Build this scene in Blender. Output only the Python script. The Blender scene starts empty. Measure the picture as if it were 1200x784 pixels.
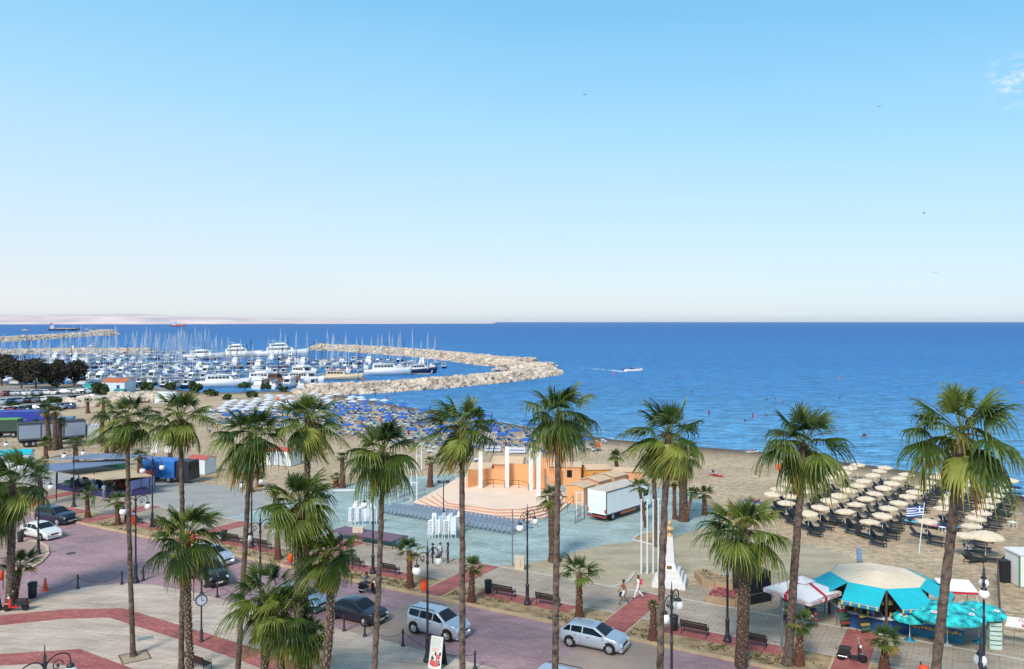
SKY_AIR, SKY_DUST, SKY_OZ, SKY_STR = 1.0, .6, 2.0, .12
SUN_STR, SUN_ANG, EXPO = 2.7, 15.0, .6
SKY_RAMP = [(0, '#e6eaee'), (.03, '#dde7ee'), (.12, '#c9e5f6'), (.24, '#a8dbf8'), (.38, '#7cc5f1'), (.6, '#8fbadb'), (1, '#84a8c8')]
SEA_C = ['#5f9dc6', '#2f78b4', '#1e65a8', '#1b5a9c']
import bpy, bmesh, math, random
from mathutils import Vector, Matrix, noise
R = random.Random(7)
SC = bpy.context.scene
COL = SC.collection
PI = math.pi
H = 20.0; F = 942.0; HY = 377.0
SEA = -0.45

def G(px, py, z=0.0):
    """where the sight line through a photo point meets height z"""
    Y = (H - z) * F / (py - HY)
    return Vector(((px - 600) * Y / F, Y, z))
def UV(a, b, z=0.0):
    """street frame: a runs away along the road, b from the road to the sea"""
    return Vector((-.866 * a + .5 * b, .5 * a + .866 * b, z))
def ROW(px, b, z=0.0):
    k = (px - 600) / F
    Y = b / (.5 * k + .866)
    return Vector((k * Y, Y, z))
ANG_U = math.atan2(.5, -.866)      # heading of +a
ANG_D = math.atan2(-.5, .866)      # heading of -a (towards lower right)

def lin(h):
    h = h.lstrip('#'); o = []
    for i in (0, 2, 4):
        v = int(h[i:i+2], 16) / 255
        o.append(v / 12.92 if v <= .04045 else ((v + .055) / 1.055) ** 2.4)
    return tuple(o) + (1,)
_m = {}
def M(name, col, rough=.7, var=.12, scale=3.0, bump=0.0, metal=0.0, col2=None, bscale=None, coat=0, spec=None):
    if name in _m: return _m[name]
    m = bpy.data.materials.new(name); m.use_nodes = True; _m[name] = m
    nt = m.node_tree; n = nt.nodes; L = nt.links; p = n['Principled BSDF']
    if isinstance(col, str): col = lin(col)
    if isinstance(col2, str): col2 = lin(col2)
    if len(col) == 3: col = tuple(col) + (1,)
    p.inputs['Roughness'].default_value = rough; p.inputs['Metallic'].default_value = metal
    if spec is not None: p.inputs['Specular IOR Level'].default_value = spec
    if coat: p.inputs['Coat Weight'].default_value = coat; p.inputs['Coat Roughness'].default_value = .08
    tc = n.new('ShaderNodeTexCoord'); nz = n.new('ShaderNodeTexNoise')
    nz.inputs['Scale'].default_value = scale; nz.inputs['Detail'].default_value = 5
    L.new(tc.outputs['Object'], nz.inputs['Vector'])
    mx = n.new('ShaderNodeMix'); mx.data_type = 'RGBA'
    a = tuple(c * (1 - var) for c in col[:3]) + (1,)
    b = tuple(min(1, c * (1 + var)) for c in (col2 or col)[:3]) + (1,)
    mx.inputs[6].default_value = a; mx.inputs[7].default_value = b
    mr = n.new('ShaderNodeMapRange'); mr.inputs[1].default_value = .3; mr.inputs[2].default_value = .7
    L.new(nz.outputs['Fac'], mr.inputs[0]); L.new(mr.outputs[0], mx.inputs[0])
    L.new(mx.outputs[2], p.inputs['Base Color'])
    if bump:
        bn = n.new('ShaderNodeTexNoise'); bn.inputs['Scale'].default_value = bscale or scale * 4; bn.inputs['Detail'].default_value = 6
        L.new(tc.outputs['Object'], bn.inputs['Vector'])
        bp = n.new('ShaderNodeBump'); bp.inputs['Strength'].default_value = bump; bp.inputs['Distance'].default_value = .05
        L.new(bn.outputs['Fac'], bp.inputs['Height']); L.new(bp.outputs[0], p.inputs['Normal'])
    return m

def pavers(name, c1, c2, mortar, w=.4, h=.2, rot=30, stain=.25, msize=.02, rough=.8, big=None):
    if name in _m: return _m[name]
    m = bpy.data.materials.new(name); m.use_nodes = True; _m[name] = m
    nt = m.node_tree; n = nt.nodes; L = nt.links; p = n['Principled BSDF']; p.inputs['Roughness'].default_value = rough
    tc = n.new('ShaderNodeTexCoord'); mp = n.new('ShaderNodeMapping'); mp.inputs['Rotation'].default_value = (0, 0, math.radians(rot))
    L.new(tc.outputs['Object'], mp.inputs[0])
    br = n.new('ShaderNodeTexBrick'); br.inputs['Scale'].default_value = 1
    br.inputs['Brick Width'].default_value = w; br.inputs['Row Height'].default_value = h
    br.inputs['Mortar Size'].default_value = msize; br.inputs['Mortar Smooth'].default_value = .2
    br.inputs['Color1'].default_value = lin(c1); br.inputs['Color2'].default_value = lin(c2); br.inputs['Mortar'].default_value = lin(mortar)
    L.new(mp.outputs[0], br.inputs['Vector'])
    nz = n.new('ShaderNodeTexNoise'); nz.inputs['Scale'].default_value = .22; nz.inputs['Detail'].default_value = 8; nz.inputs['Roughness'].default_value = .65
    mp2 = n.new('ShaderNodeMapping'); mp2.inputs['Rotation'].default_value = (0, 0, math.radians(rot)); mp2.inputs['Scale'].default_value = (1, 2.6, 1)
    L.new(tc.outputs['Object'], mp2.inputs[0]); L.new(mp2.outputs[0], nz.inputs['Vector'])
    mr = n.new('ShaderNodeMapRange'); mr.inputs[1].default_value = .3; mr.inputs[2].default_value = .7
    mr.inputs[3].default_value = 1 - stain; mr.inputs[4].default_value = 1 + stain * .5
    L.new(nz.outputs['Fac'], mr.inputs[0])
    mx = n.new('ShaderNodeMix'); mx.data_type = 'RGBA'; mx.blend_type = 'MULTIPLY'; mx.inputs[0].default_value = 1
    cb = n.new('ShaderNodeCombineColor')
    for i in range(3): L.new(mr.outputs[0], cb.inputs[i])
    src = br.outputs['Color']
    if big:   # broad bands of differently laid rows
        wv = n.new('ShaderNodeTexBrick'); wv.inputs['Scale'].default_value = 1; wv.inputs['Brick Width'].default_value = big[0]; wv.inputs['Row Height'].default_value = big[1]
        wv.inputs['Mortar Size'].default_value = .03; wv.inputs['Color1'].default_value = (1, 1, 1, 1); wv.inputs['Color2'].default_value = (.88, .87, .85, 1); wv.inputs['Mortar'].default_value = (.72, .7, .68, 1)
        L.new(mp.outputs[0], wv.inputs['Vector'])
        m2 = n.new('ShaderNodeMix'); m2.data_type = 'RGBA'; m2.blend_type = 'MULTIPLY'; m2.inputs[0].default_value = 1
        L.new(src, m2.inputs[6]); L.new(wv.outputs['Color'], m2.inputs[7]); src = m2.outputs[2]
    L.new(src, mx.inputs[6]); L.new(cb.outputs[0], mx.inputs[7])
    L.new(mx.outputs[2], p.inputs['Base Color'])
    return m

class MB:
    def __init__(s): s.v = []; s.f = []; s.mi = []; s.sm = []; s.tint = None
    def add(s, vs, fs, mi=0, sm=False):
        o = len(s.v); s.v += [tuple(v) for v in vs]
        for f in fs: s.f.append(tuple(i + o for i in f)); s.mi.append(mi); s.sm.append(sm)
    def box(s, x, y, z, sx, sy, sz, rz=0, mi=0, top=1.0):
        """centre x,y ; z is the underside"""
        c, q = math.cos(rz), math.sin(rz); vs = []
        for k, dz in ((1, 0), (top, sz)):
            for dx, dy in ((-1, -1), (1, -1), (1, 1), (-1, 1)):
                X, Y = dx * sx / 2 * k, dy * sy / 2 * k
                vs.append((x + X * c - Y * q, y + X * q + Y * c, z + dz))
        s.add(vs, [(3, 2, 1, 0), (4, 5, 6, 7), (0, 1, 5, 4), (1, 2, 6, 5), (2, 3, 7, 6), (3, 0, 4, 7)], mi); return s
    def rod(s, p0, p1, r0, r1=None, n=8, mi=0, caps=True, sm=True):
        p0 = Vector(p0); p1 = Vector(p1); r1 = r0 if r1 is None else r1
        d = (p1 - p0); d = d.normalized() if d.length > 1e-9 else Vector((0, 0, 1))
        u = d.orthogonal().normalized(); w = d.cross(u); vs = []
        for p, r in ((p0, r0), (p1, r1)):
            for i in range(n):
                t = 2 * PI * i / n; vs.append(p + (u * math.cos(t) + w * math.sin(t)) * r)
        s.add(vs, [(i, (i + 1) % n, n + (i + 1) % n, n + i) for i in range(n)], mi, sm)
        if caps: s.add(vs, [tuple(range(n - 1, -1, -1)), tuple(range(n, 2 * n))], mi)
        return s
    def tube(s, pts, rad, n=8, mi=0):
        pts = [Vector(p) for p in pts]; rs = rad if isinstance(rad, (list, tuple)) else [rad] * len(pts)
        vs = []; u = None
        for i, p in enumerate(pts):
            d = (pts[min(i + 1, len(pts) - 1)] - pts[max(i - 1, 0)]).normalized()
            if u is None: u = d.orthogonal().normalized()
            else: u = (u - d * u.dot(d)).normalized()
            w = d.cross(u)
            for k in range(n):
                t = 2 * PI * k / n; vs.append(p + (u * math.cos(t) + w * math.sin(t)) * rs[i])
        fs = [(i * n + k, i * n + (k + 1) % n, (i + 1) * n + (k + 1) % n, (i + 1) * n + k) for i in range(len(pts) - 1) for k in range(n)]
        s.add(vs, fs, mi, True); m = (len(pts) - 1) * n
        s.add(vs, [tuple(range(n - 1, -1, -1)), tuple(range(m, m + n))], mi)
        return s
    def lathe(s, prof, n=16, c=(0, 0, 0), mi=0, sm=True):
        vs = []
        for r, z in prof:
            for k in range(n):
                t = 2 * PI * k / n; vs.append((c[0] + r * math.cos(t), c[1] + r * math.sin(t), c[2] + z))
        fs = [(i * n + k, i * n + (k + 1) % n, (i + 1) * n + (k + 1) % n, (i + 1) * n + k) for i in range(len(prof) - 1) for k in range(n)]
        s.add(vs, fs, mi, sm); m = (len(prof) - 1) * n
        s.add(vs, [tuple(range(n - 1, -1, -1)), tuple(range(m, m + n))], mi)
        return s
    def ball(s, c, r, n=12, sz=1.0, mi=0):
        pr = [(max(.001, r * math.sin(PI * i / (n // 2 + 1))), -r * sz * math.cos(PI * i / (n // 2 + 1))) for i in range(n // 2 + 2)]
        return s.lathe(pr, n, c, mi)
    def prism(s, poly, z0, z1, mi=0, cap=True, bottom=True):
        n = len(poly); A = sum(poly[i][0] * poly[(i + 1) % n][1] - poly[(i + 1) % n][0] * poly[i][1] for i in range(n))
        if A < 0: poly = poly[::-1]
        vs = [(p[0], p[1], z0) for p in poly] + [(p[0], p[1], z1) for p in poly]
        fs = [(i, (i + 1) % n, n + (i + 1) % n, n + i) for i in range(n)]
        if cap: fs.append(tuple(range(n, 2 * n)))
        if bottom: fs.append(tuple(range(n - 1, -1, -1)))
        s.add(vs, fs, mi); return s
    def slab(s, a, b, th, z0, z1, mi=0):
        """upright slab between two plan points"""
        a = Vector(a[:2]); b = Vector(b[:2]); d = b - a; L = d.length; c = (a + b) / 2
        return s.box(c.x, c.y, z0, L, th, z1 - z0, math.atan2(d.y, d.x), mi)
    def sheet(s, pts, th=.03, mi=0):
        """thin solid sheet through 3 or 4 points"""
        pts = [Vector(p) for p in pts]; nn = (pts[1] - pts[0]).cross(pts[2] - pts[0]).normalized()
        if nn.z < 0: pts = pts[::-1]; nn = -nn
        n = len(pts); vs = pts + [p - nn * th for p in pts]
        s.add(vs, [tuple(range(n)), tuple(range(2 * n - 1, n - 1, -1))] + [((i + 1) % n, i, n + i, n + (i + 1) % n) for i in range(n)], mi); return s
    def xf(s, M4):
        s.v = [tuple(M4 @ Vector(v)) for v in s.v]; return s
    def mesh(s, name, mats):
        me = bpy.data.meshes.new(name); me.from_pydata(s.v, [], s.f)
        for m in (mats if isinstance(mats, (list, tuple)) else [mats]): me.materials.append(m)
        me.polygons.foreach_set('material_index', s.mi); me.polygons.foreach_set('use_smooth', s.sm)
        if s.tint:
            at = me.attributes.new('tint', 'FLOAT', 'POINT'); at.data.foreach_set('value', s.tint)
        me.update(); return me
    def build(s, name, mats, parent=None, loc=None, rz=0):
        o = bpy.data.objects.new(name, s.mesh(name, mats)); COL.objects.link(o)
        if parent: o.parent = parent
        if loc is not None: o.location = loc
        if rz: o.rotation_euler[2] = rz
        return o

def tag(o, label, cat, group=None):
    o['label'] = label; o['category'] = cat
    if group: o['group'] = group
    return o
def empty(name, loc=(0, 0, 0), rz=0):
    o = bpy.data.objects.new(name, None); COL.objects.link(o); o.location = loc; o.rotation_euler = (0, 0, rz)
    o.empty_display_size = .2; return o
def thing(name, label, cat, loc=(0, 0, 0), rz=0, group=None):
    return tag(empty(name, loc, rz), label, cat, group)
KIDS = {}
def copy_tree(o, parent=None):
    c = o.copy(); COL.objects.link(c); c.parent = parent
    for ch in list(o.children): copy_tree(ch, c)
    return c
def dup(o, loc, rz=0, label=None, group=None, scale=None):
    c = copy_tree(o); c.location = loc; c.rotation_euler = (0, 0, rz)
    if label: c['label'] = label
    if group: c['group'] = group
    if scale: c.scale = (scale,) * 3 if not isinstance(scale, tuple) else scale
    return c
class Maker:
    """first call places the prototype itself, later calls copy it"""
    def __init__(s, o): s.o = o; s.used = False
    def __call__(s, loc, rz=0, label=None, group=None, scale=None):
        if not s.used:
            s.used = True; o = s.o; o.location = loc; o.rotation_euler = (0, 0, rz)
            if label: o['label'] = label
            if group: o['group'] = group
            if scale: o.scale = (scale,) * 3 if not isinstance(scale, tuple) else scale
            s.base = o; return o
        c = dup(s.o, loc, rz, label, group, scale)
        if not scale: c.scale = (1, 1, 1)
        if not group and 'group' in c and group is not None: del c['group']
        return c
def struct(name, mb, mats):
    o = mb.build(name, mats); o['kind'] = 'structure'; return o
def inside(x, y, poly):
    c = False; j = len(poly) - 1
    for i in range(len(poly)):
        xi, yi = poly[i][0], poly[i][1]; xj, yj = poly[j][0], poly[j][1]
        if (yi > y) != (yj > y) and x < (xj - xi) * (y - yi) / (yj - yi) + xi: c = not c
        j = i
    return c
def segd(x, y, a, b):
    ax, ay = a[0], a[1]; dx, dy = b[0] - ax, b[1] - ay; L = dx * dx + dy * dy
    t = max(0, min(1, ((x - ax) * dx + (y - ay) * dy) / L)) if L else 0
    return math.hypot(x - ax - t * dx, y - ay - t * dy)
def text_mesh(txt, size, name, mat, parent, loc, rot, ext=.004, align='CENTER'):
    cu = bpy.data.curves.new(name, 'FONT'); cu.body = txt; cu.size = size; cu.extrude = ext; cu.align_x = align; cu.align_y = 'CENTER'
    t = bpy.data.objects.new(name, cu); COL.objects.link(t)
    dg = bpy.context.evaluated_depsgraph_get()
    me = bpy.data.meshes.new_from_object(t.evaluated_get(dg)); bpy.data.objects.remove(t)
    me.materials.clear(); me.materials.append(mat)
    o = bpy.data.objects.new(name, me); COL.objects.link(o); o.parent = parent; o.location = loc; o.rotation_euler = rot
    return o

# ------------------------------------------------------------ camera, light, sky
cam = bpy.data.cameras.new('camera'); co = bpy.data.objects.new('camera', cam); COL.objects.link(co)
co.location = (0, 0, H); co.rotation_euler = (math.radians(90), 0, 0)
cam.sensor_width = 36; cam.lens = 36 * F / 1200; cam.shift_y = -15 / 1200; cam.clip_end = 90000; cam.clip_start = .5
SC.camera = co
SUN_EL, SUN_AZ = math.radians(42), math.radians(205)    # azimuth clockwise from +Y
w = bpy.data.worlds.new('World'); SC.world = w; w.use_nodes = True
wn = w.node_tree.nodes; wl = w.node_tree.links; bg = wn['Background']
sk = wn.new('ShaderNodeTexSky'); sk.sky_type = 'NISHITA'; sk.sun_disc = False
sk.sun_elevation = SUN_EL; sk.sun_rotation = SUN_AZ; sk.air_density = SKY_AIR; sk.dust_density = SKY_DUST; sk.ozone_density = SKY_OZ; sk.altitude = 0
tcw = wn.new('ShaderNodeTexCoord'); sxw = wn.new('ShaderNodeSeparateXYZ'); wl.new(tcw.outputs['Generated'], sxw.inputs[0])
wadd = wn.new('ShaderNodeMath'); wadd.operation = 'MULTIPLY_ADD'; wadd.inputs[1].default_value = .07; wl.new(sxw.outputs['X'], wadd.inputs[0]); wl.new(sxw.outputs['Z'], wadd.inputs[2])
wnz = wn.new('ShaderNodeTexNoise'); wnz.inputs['Scale'].default_value = 3; wnz.inputs['Detail'].default_value = 3
wmp = wn.new('ShaderNodeMapping'); wmp.inputs['Scale'].default_value = (1, 1, 5); wl.new(tcw.outputs['Generated'], wmp.inputs[0]); wl.new(wmp.outputs[0], wnz.inputs['Vector'])
wad2 = wn.new('ShaderNodeMath'); wad2.operation = 'MULTIPLY_ADD'; wad2.inputs[1].default_value = .03; wl.new(wnz.outputs['Fac'], wad2.inputs[0]); wl.new(wadd.outputs[0], wad2.inputs[2])
wr_ = wn.new('ShaderNodeValToRGB'); wl.new(wad2.outputs[0], wr_.inputs[0]); we = wr_.color_ramp.elements
def wdim(c): return tuple(v * .72 for v in lin(c)[:3]) + (1,)
we[0].position = 0; we[0].color = wdim(SKY_RAMP[0][1]); we[1].position = 1; we[1].color = wdim(SKY_RAMP[-1][1])
for pos, c in SKY_RAMP[1:-1]:
    k_ = we.new(pos); k_.color = wdim(c)
wsc = wn.new('ShaderNodeMix'); wsc.data_type = 'RGBA'; wsc.blend_type = 'MULTIPLY'; wsc.inputs[0].default_value = 1; wsc.inputs[7].default_value = (SKY_STR,) * 3 + (1,); wl.new(sk.outputs[0], wsc.inputs[6])
wmx = wn.new('ShaderNodeMix'); wmx.data_type = 'RGBA'; wmx.inputs[0].default_value = .88; wl.new(wsc.outputs[2], wmx.inputs[6]); wl.new(wr_.outputs[0], wmx.inputs[7])
# faint wisp of cloud low on the right
cnz = wn.new('ShaderNodeTexNoise'); cnz.inputs['Scale'].default_value = 60; cnz.inputs['Detail'].default_value = 6; cmp_ = wn.new('ShaderNodeMapping'); cmp_.inputs['Scale'].default_value = (1, 1, 2.6); wl.new(tcw.outputs['Generated'], cmp_.inputs[0]); wl.new(cmp_.outputs[0], cnz.inputs['Vector'])
cd_ = Vector((592, 942, 282)).normalized(); csb = wn.new('ShaderNodeVectorMath'); csb.operation = 'DISTANCE'; csb.inputs[1].default_value = cd_; wl.new(tcw.outputs['Generated'], csb.inputs[0])
cmr = wn.new('ShaderNodeMapRange'); cmr.inputs[1].default_value = 0; cmr.inputs[2].default_value = .035; cmr.inputs[3].default_value = 1; cmr.inputs[4].default_value = 0; wl.new(csb.outputs['Value'], cmr.inputs[0])
cm2 = wn.new('ShaderNodeMapRange'); cm2.inputs[1].default_value = .48; cm2.inputs[2].default_value = .7; wl.new(cnz.outputs['Fac'], cm2.inputs[0]); cml = wn.new('ShaderNodeMath'); cml.operation = 'MULTIPLY'; wl.new(cmr.outputs[0], cml.inputs[0]); wl.new(cm2.outputs[0], cml.inputs[1])
cmx = wn.new('ShaderNodeMix'); cmx.data_type = 'RGBA'; cmx.inputs[7].default_value = (.62, .66, .7, 1); wl.new(cml.outputs[0], cmx.inputs[0]); wl.new(wmx.outputs[2], cmx.inputs[6])
wl.new(cmx.outputs[2], bg.inputs[0]); bg.inputs[1].default_value = 1.0
sun = bpy.data.lights.new('sun', 'SUN'); so = bpy.data.objects.new('sun', sun); COL.objects.link(so)
sun.energy = SUN_STR; sun.angle = math.radians(SUN_ANG); sun.color = (1, .925, .84)
sd = Vector((math.sin(SUN_AZ) * math.cos(SUN_EL), math.cos(SUN_AZ) * math.cos(SUN_EL), math.sin(SUN_EL)))
so.rotation_euler = sd.to_track_quat('Z', 'Y').to_euler(); so.location = (0, -20, 60)
vs_ = SC.view_settings; vs_.view_transform = 'Standard'; vs_.look = 'None'; vs_.gamma = 1; vs_.exposure = EXPO
# ------------------------------------------------------------ ground, sea, far coast
shore_px = [(1200, 583), (1100, 556), (1000, 543), (900, 530), (800, 522), (720, 515), (660, 506), (600, 497), (550, 489), (500, 481), (450, 472), (415, 466), (395, 463)]
quay_px = [(375, 461), (330, 459), (280, 461), (240, 461), (200, 456), (150, 452.5), (100, 451), (50, 450.5), (0, 450)]
coast = [Vector((110, -60, 0)), Vector((84, -30, 0)), Vector((80, 0, 0)), Vector((73, 40, 0)), Vector((65, 70, 0))]
coast += [G(x, y, SEA) for x, y in shore_px] + [G(x, y, SEA) for x, y in quay_px] + [Vector((-450, 275, 0)), Vector((-450, -60, 0))]
cpoly = [(p.x, p.y) for p in coast]
edge = cpoly[:-2] + [(-450, 275)]
def inland(x, y):
    d = min(segd(x, y, edge[i], edge[i + 1]) for i in range(len(edge) - 1))
    return d if inside(x, y, cpoly) else -d
def landz(x, y, d=None):
    d = inland(x, y) if d is None else d
    k = .055 if x > -48 else .5
    z = SEA + d * k
    return max(-2.5, min(-.05, z))
mb = MB(); NX, NY = 216, 134; x0, y0, st = -450, -60, 2.5
ds = []; tint = []
for j in range(NY + 1):
    for i in range(NX + 1):
        x, y = x0 + i * st, y0 + j * st
        d = inland(x, y)
        z = landz(x, y, d)
        if z >= -.05: z += .035 * noise.noise(Vector((x * .35, y * .35, 0)))
        mb.v.append((x, y, z)); tint.append(max(0, min(1, d / 14)))
W_ = NX + 1
for j in range(NY):
    for i in range(NX):
        mb.f.append((j * W_ + i, j * W_ + i + 1, (j + 1) * W_ + i + 1, (j + 1) * W_ + i)); mb.mi.append(0); mb.sm.append(True)
mb.tint = tint
def sand_mat():
    m = bpy.data.materials.new('sand'); m.use_nodes = True; n = m.node_tree.nodes; L = m.node_tree.links; p = n['Principled BSDF']
    p.inputs['Roughness'].default_value = .9
    tc = n.new('ShaderNodeTexCoord')
    def nz(sc, det, rough=.6, mapping=None):
        t = n.new('ShaderNodeTexNoise'); t.inputs['Scale'].default_value = sc; t.inputs['Detail'].default_value = det; t.inputs['Roughness'].default_value = rough
        if mapping:
            mp = n.new('ShaderNodeMapping'); mp.inputs['Scale'].default_value = mapping; mp.inputs['Rotation'].default_value = (0, 0, .35)
            L.new(tc.outputs['Object'], mp.inputs[0]); L.new(mp.outputs[0], t.inputs['Vector'])
        else: L.new(tc.outputs['Object'], t.inputs['Vector'])
        return t
    a = nz(.09, 6); b = nz(1.6, 8, .75); c = nz(.5, 5, .6, (1, 2.6, 1))
    def ramp(src, lo, hi, c0, c1):
        r = n.new('ShaderNodeValToRGB'); r.color_ramp.elements[0].position = lo; r.color_ramp.elements[1].position = hi
        r.color_ramp.elements[0].color = c0; r.color_ramp.elements[1].color = c1; L.new(src, r.inputs[0]); return r.outputs[0]
    def mul(x, y, f=1, mode='MULTIPLY'):
        q = n.new('ShaderNodeMix'); q.data_type = 'RGBA'; q.blend_type = mode; q.inputs[0].default_value = f; L.new(x, q.inputs[6]); L.new(y, q.inputs[7]); return q.outputs[2]
    base = ramp(a.outputs['Fac'], .35, .65, lin('#b1997c'), lin('#cbb494'))
    g = lambda v: (v, v, v, 1)
    base = mul(base, ramp(b.outputs['Fac'], .38, .58, g(.58), g(1.08)))
    base = mul(base, ramp(c.outputs['Fac'], .36, .62, g(.84), g(1.03)))
    at = n.new('ShaderNodeAttribute'); at.attribute_name = 'tint'
    wet = ramp(at.outputs['Fac'], .1, .8, lin('#77685a'), g(1)); base = mul(base, wet)
    L.new(base, p.inputs['Base Color'])
    rr = n.new('ShaderNodeMapRange'); rr.inputs[1].default_value = 0; rr.inputs[2].default_value = .25; rr.inputs[3].default_value = .35; rr.inputs[4].default_value = .92
    L.new(at.outputs['Fac'], rr.inputs[0]); L.new(rr.outputs[0], p.inputs['Roughness'])
    bp = n.new('ShaderNodeBump'); bp.inputs['Strength'].default_value = .8; bp.inputs['Distance'].default_value = .12
    L.new(b.outputs['Fac'], bp.inputs['Height']); L.new(bp.outputs[0], p.inputs['Normal'])
    return m
struct('beach_sand', mb, sand_mat())

def water_mat():
    m = bpy.data.materials.new('sea_water'); m.use_nodes = True; n = m.node_tree.nodes; L = m.node_tree.links; p = n['Principled BSDF']
    p.inputs['Roughness'].default_value = .4; p.inputs['Specular IOR Level'].default_value = .1; p.inputs['IOR'].default_value = 1.33
    tc = n.new('ShaderNodeTexCoord'); sp = n.new('ShaderNodeSeparateXYZ'); L.new(tc.outputs['Object'], sp.inputs[0])
    mr = n.new('ShaderNodeMapRange'); mr.inputs[1].default_value = 100; mr.inputs[2].default_value = 1500; mr.interpolation_type = 'SMOOTHERSTEP'
    # distance out to sea, large swell patches breaking it up
    pn = n.new('ShaderNodeTexNoise'); pn.inputs['Scale'].default_value = 1; pn.inputs['Detail'].default_value = 4
    mp = n.new('ShaderNodeMapping'); mp.inputs['Scale'].default_value = (.0012, .008, 1); L.new(tc.outputs['Object'], mp.inputs[0]); L.new(mp.outputs[0], pn.inputs['Vector'])
    ma = n.new('ShaderNodeMath'); ma.operation = 'LOGARITHM'; ma.inputs[1].default_value = 10; L.new(sp.outputs['Y'], ma.inputs[0])
    mb_ = n.new('ShaderNodeMath'); mb_.operation = 'MULTIPLY_ADD'; mb_.inputs[1].default_value = .5; L.new(pn.outputs['Fac'], mb_.inputs[0]); L.new(ma.outputs[0], mb_.inputs[2])
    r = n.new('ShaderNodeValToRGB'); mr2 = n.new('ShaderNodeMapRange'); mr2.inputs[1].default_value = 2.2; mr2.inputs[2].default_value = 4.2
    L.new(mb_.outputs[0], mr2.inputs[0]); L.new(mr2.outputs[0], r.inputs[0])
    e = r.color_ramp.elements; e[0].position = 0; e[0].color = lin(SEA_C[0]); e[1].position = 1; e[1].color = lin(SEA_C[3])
    for pos, c in ((.3, SEA_C[1]), (.6, SEA_C[2])):
        k = e.new(pos); k.color = lin(c)
    # ripples: fine wind chop plus longer swell, stretched along the crests
    hs = []
    for sc, amp, rot in (((.9, 2.2, 1), .5, .25), ((.25, .7, 1), 1.0, .35), ((.05, .2, 1), 2.5, .2)):
        q = n.new('ShaderNodeMapping'); q.inputs['Scale'].default_value = sc; q.inputs['Rotation'].default_value = (0, 0, rot)
        t = n.new('ShaderNodeTexNoise'); t.inputs['Scale'].default_value = 1; t.inputs['Detail'].default_value = 4; t.inputs['Roughness'].default_value = .6
        L.new(tc.outputs['Object'], q.inputs[0]); L.new(q.outputs[0], t.inputs['Vector'])
        k = n.new('ShaderNodeMath'); k.operation = 'MULTIPLY'; k.inputs[1].default_value = amp; L.new(t.outputs['Fac'], k.inputs[0]); hs.append((k, t))
    s1 = n.new('ShaderNodeMath'); L.new(hs[0][0].outputs[0], s1.inputs[0]); L.new(hs[1][0].outputs[0], s1.inputs[1])
    s2 = n.new('ShaderNodeMath'); L.new(s1.outputs[0], s2.inputs[0]); L.new(hs[2][0].outputs[0], s2.inputs[1])
    bp = n.new('ShaderNodeBump'); bp.inputs['Strength'].default_value = .9; bp.inputs['Distance'].default_value = .9
    L.new(s2.outputs[0], bp.inputs['Height']); L.new(bp.outputs[0], p.inputs['Normal'])
    # ripple shading put into the colour: dark troughs, light crests
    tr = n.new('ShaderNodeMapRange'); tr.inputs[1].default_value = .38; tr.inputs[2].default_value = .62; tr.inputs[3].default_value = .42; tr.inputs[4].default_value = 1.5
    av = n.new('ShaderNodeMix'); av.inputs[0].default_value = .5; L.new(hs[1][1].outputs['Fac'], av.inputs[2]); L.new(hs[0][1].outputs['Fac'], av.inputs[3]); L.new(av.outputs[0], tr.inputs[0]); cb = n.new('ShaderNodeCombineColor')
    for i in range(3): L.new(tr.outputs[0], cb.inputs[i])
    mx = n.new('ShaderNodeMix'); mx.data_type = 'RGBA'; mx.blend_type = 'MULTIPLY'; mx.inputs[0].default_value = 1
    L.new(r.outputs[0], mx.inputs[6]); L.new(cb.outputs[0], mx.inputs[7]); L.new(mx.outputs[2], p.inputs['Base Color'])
    return m
mb = MB(); mb.add([(-60000, -500, SEA), (60000, -500, SEA), (60000, 60000, SEA), (-60000, 60000, SEA)], [(0, 1, 2, 3)])
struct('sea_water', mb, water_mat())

# surf line along the beach: thin broken foam
mb = MB(); R2 = random.Random(3)
sh = [Vector((65, 70, SEA))] + [G(x, y, SEA) for x, y in shore_px[:-1]]
for off, wd, dens in ((.3, .35, .8), (2.4, .3, .45), (5.5, .25, .25)):
    for i in range(len(sh) - 1):
        a, b = sh[i], sh[i + 1]; L_ = (b - a).length; d = (b - a) / L_; nrm = Vector((d.y, -d.x, 0))
        s_ = 0
        while s_ < L_:
            ln = R2.uniform(1, 5)
            if R2.random() < dens:
                pts = []; k = 6
                for q in range(k + 1):
                    t = s_ + ln * q / k; wv = math.sin(t * .9) * .25 + math.sin(t * .37) * .3
                    pts.append((a + d * t + nrm * (off + wv), math.sin(PI * q / k)))
                vs = []
                for p, ww in pts: vs += [p - nrm * wd * .5 * ww + Vector((0, 0, .03)), p + nrm * wd * .5 * ww + Vector((0, 0, .03))]
                mb.add(vs, [(2 * q, 2 * q + 1, 2 * q + 3, 2 * q + 2) for q in range(k)])
            s_ += ln + R2.uniform(.2, 2)
foam = mb.build('surf_foam', M('foam', '#d9e4ea', .6)); foam['kind'] = 'stuff'

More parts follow.
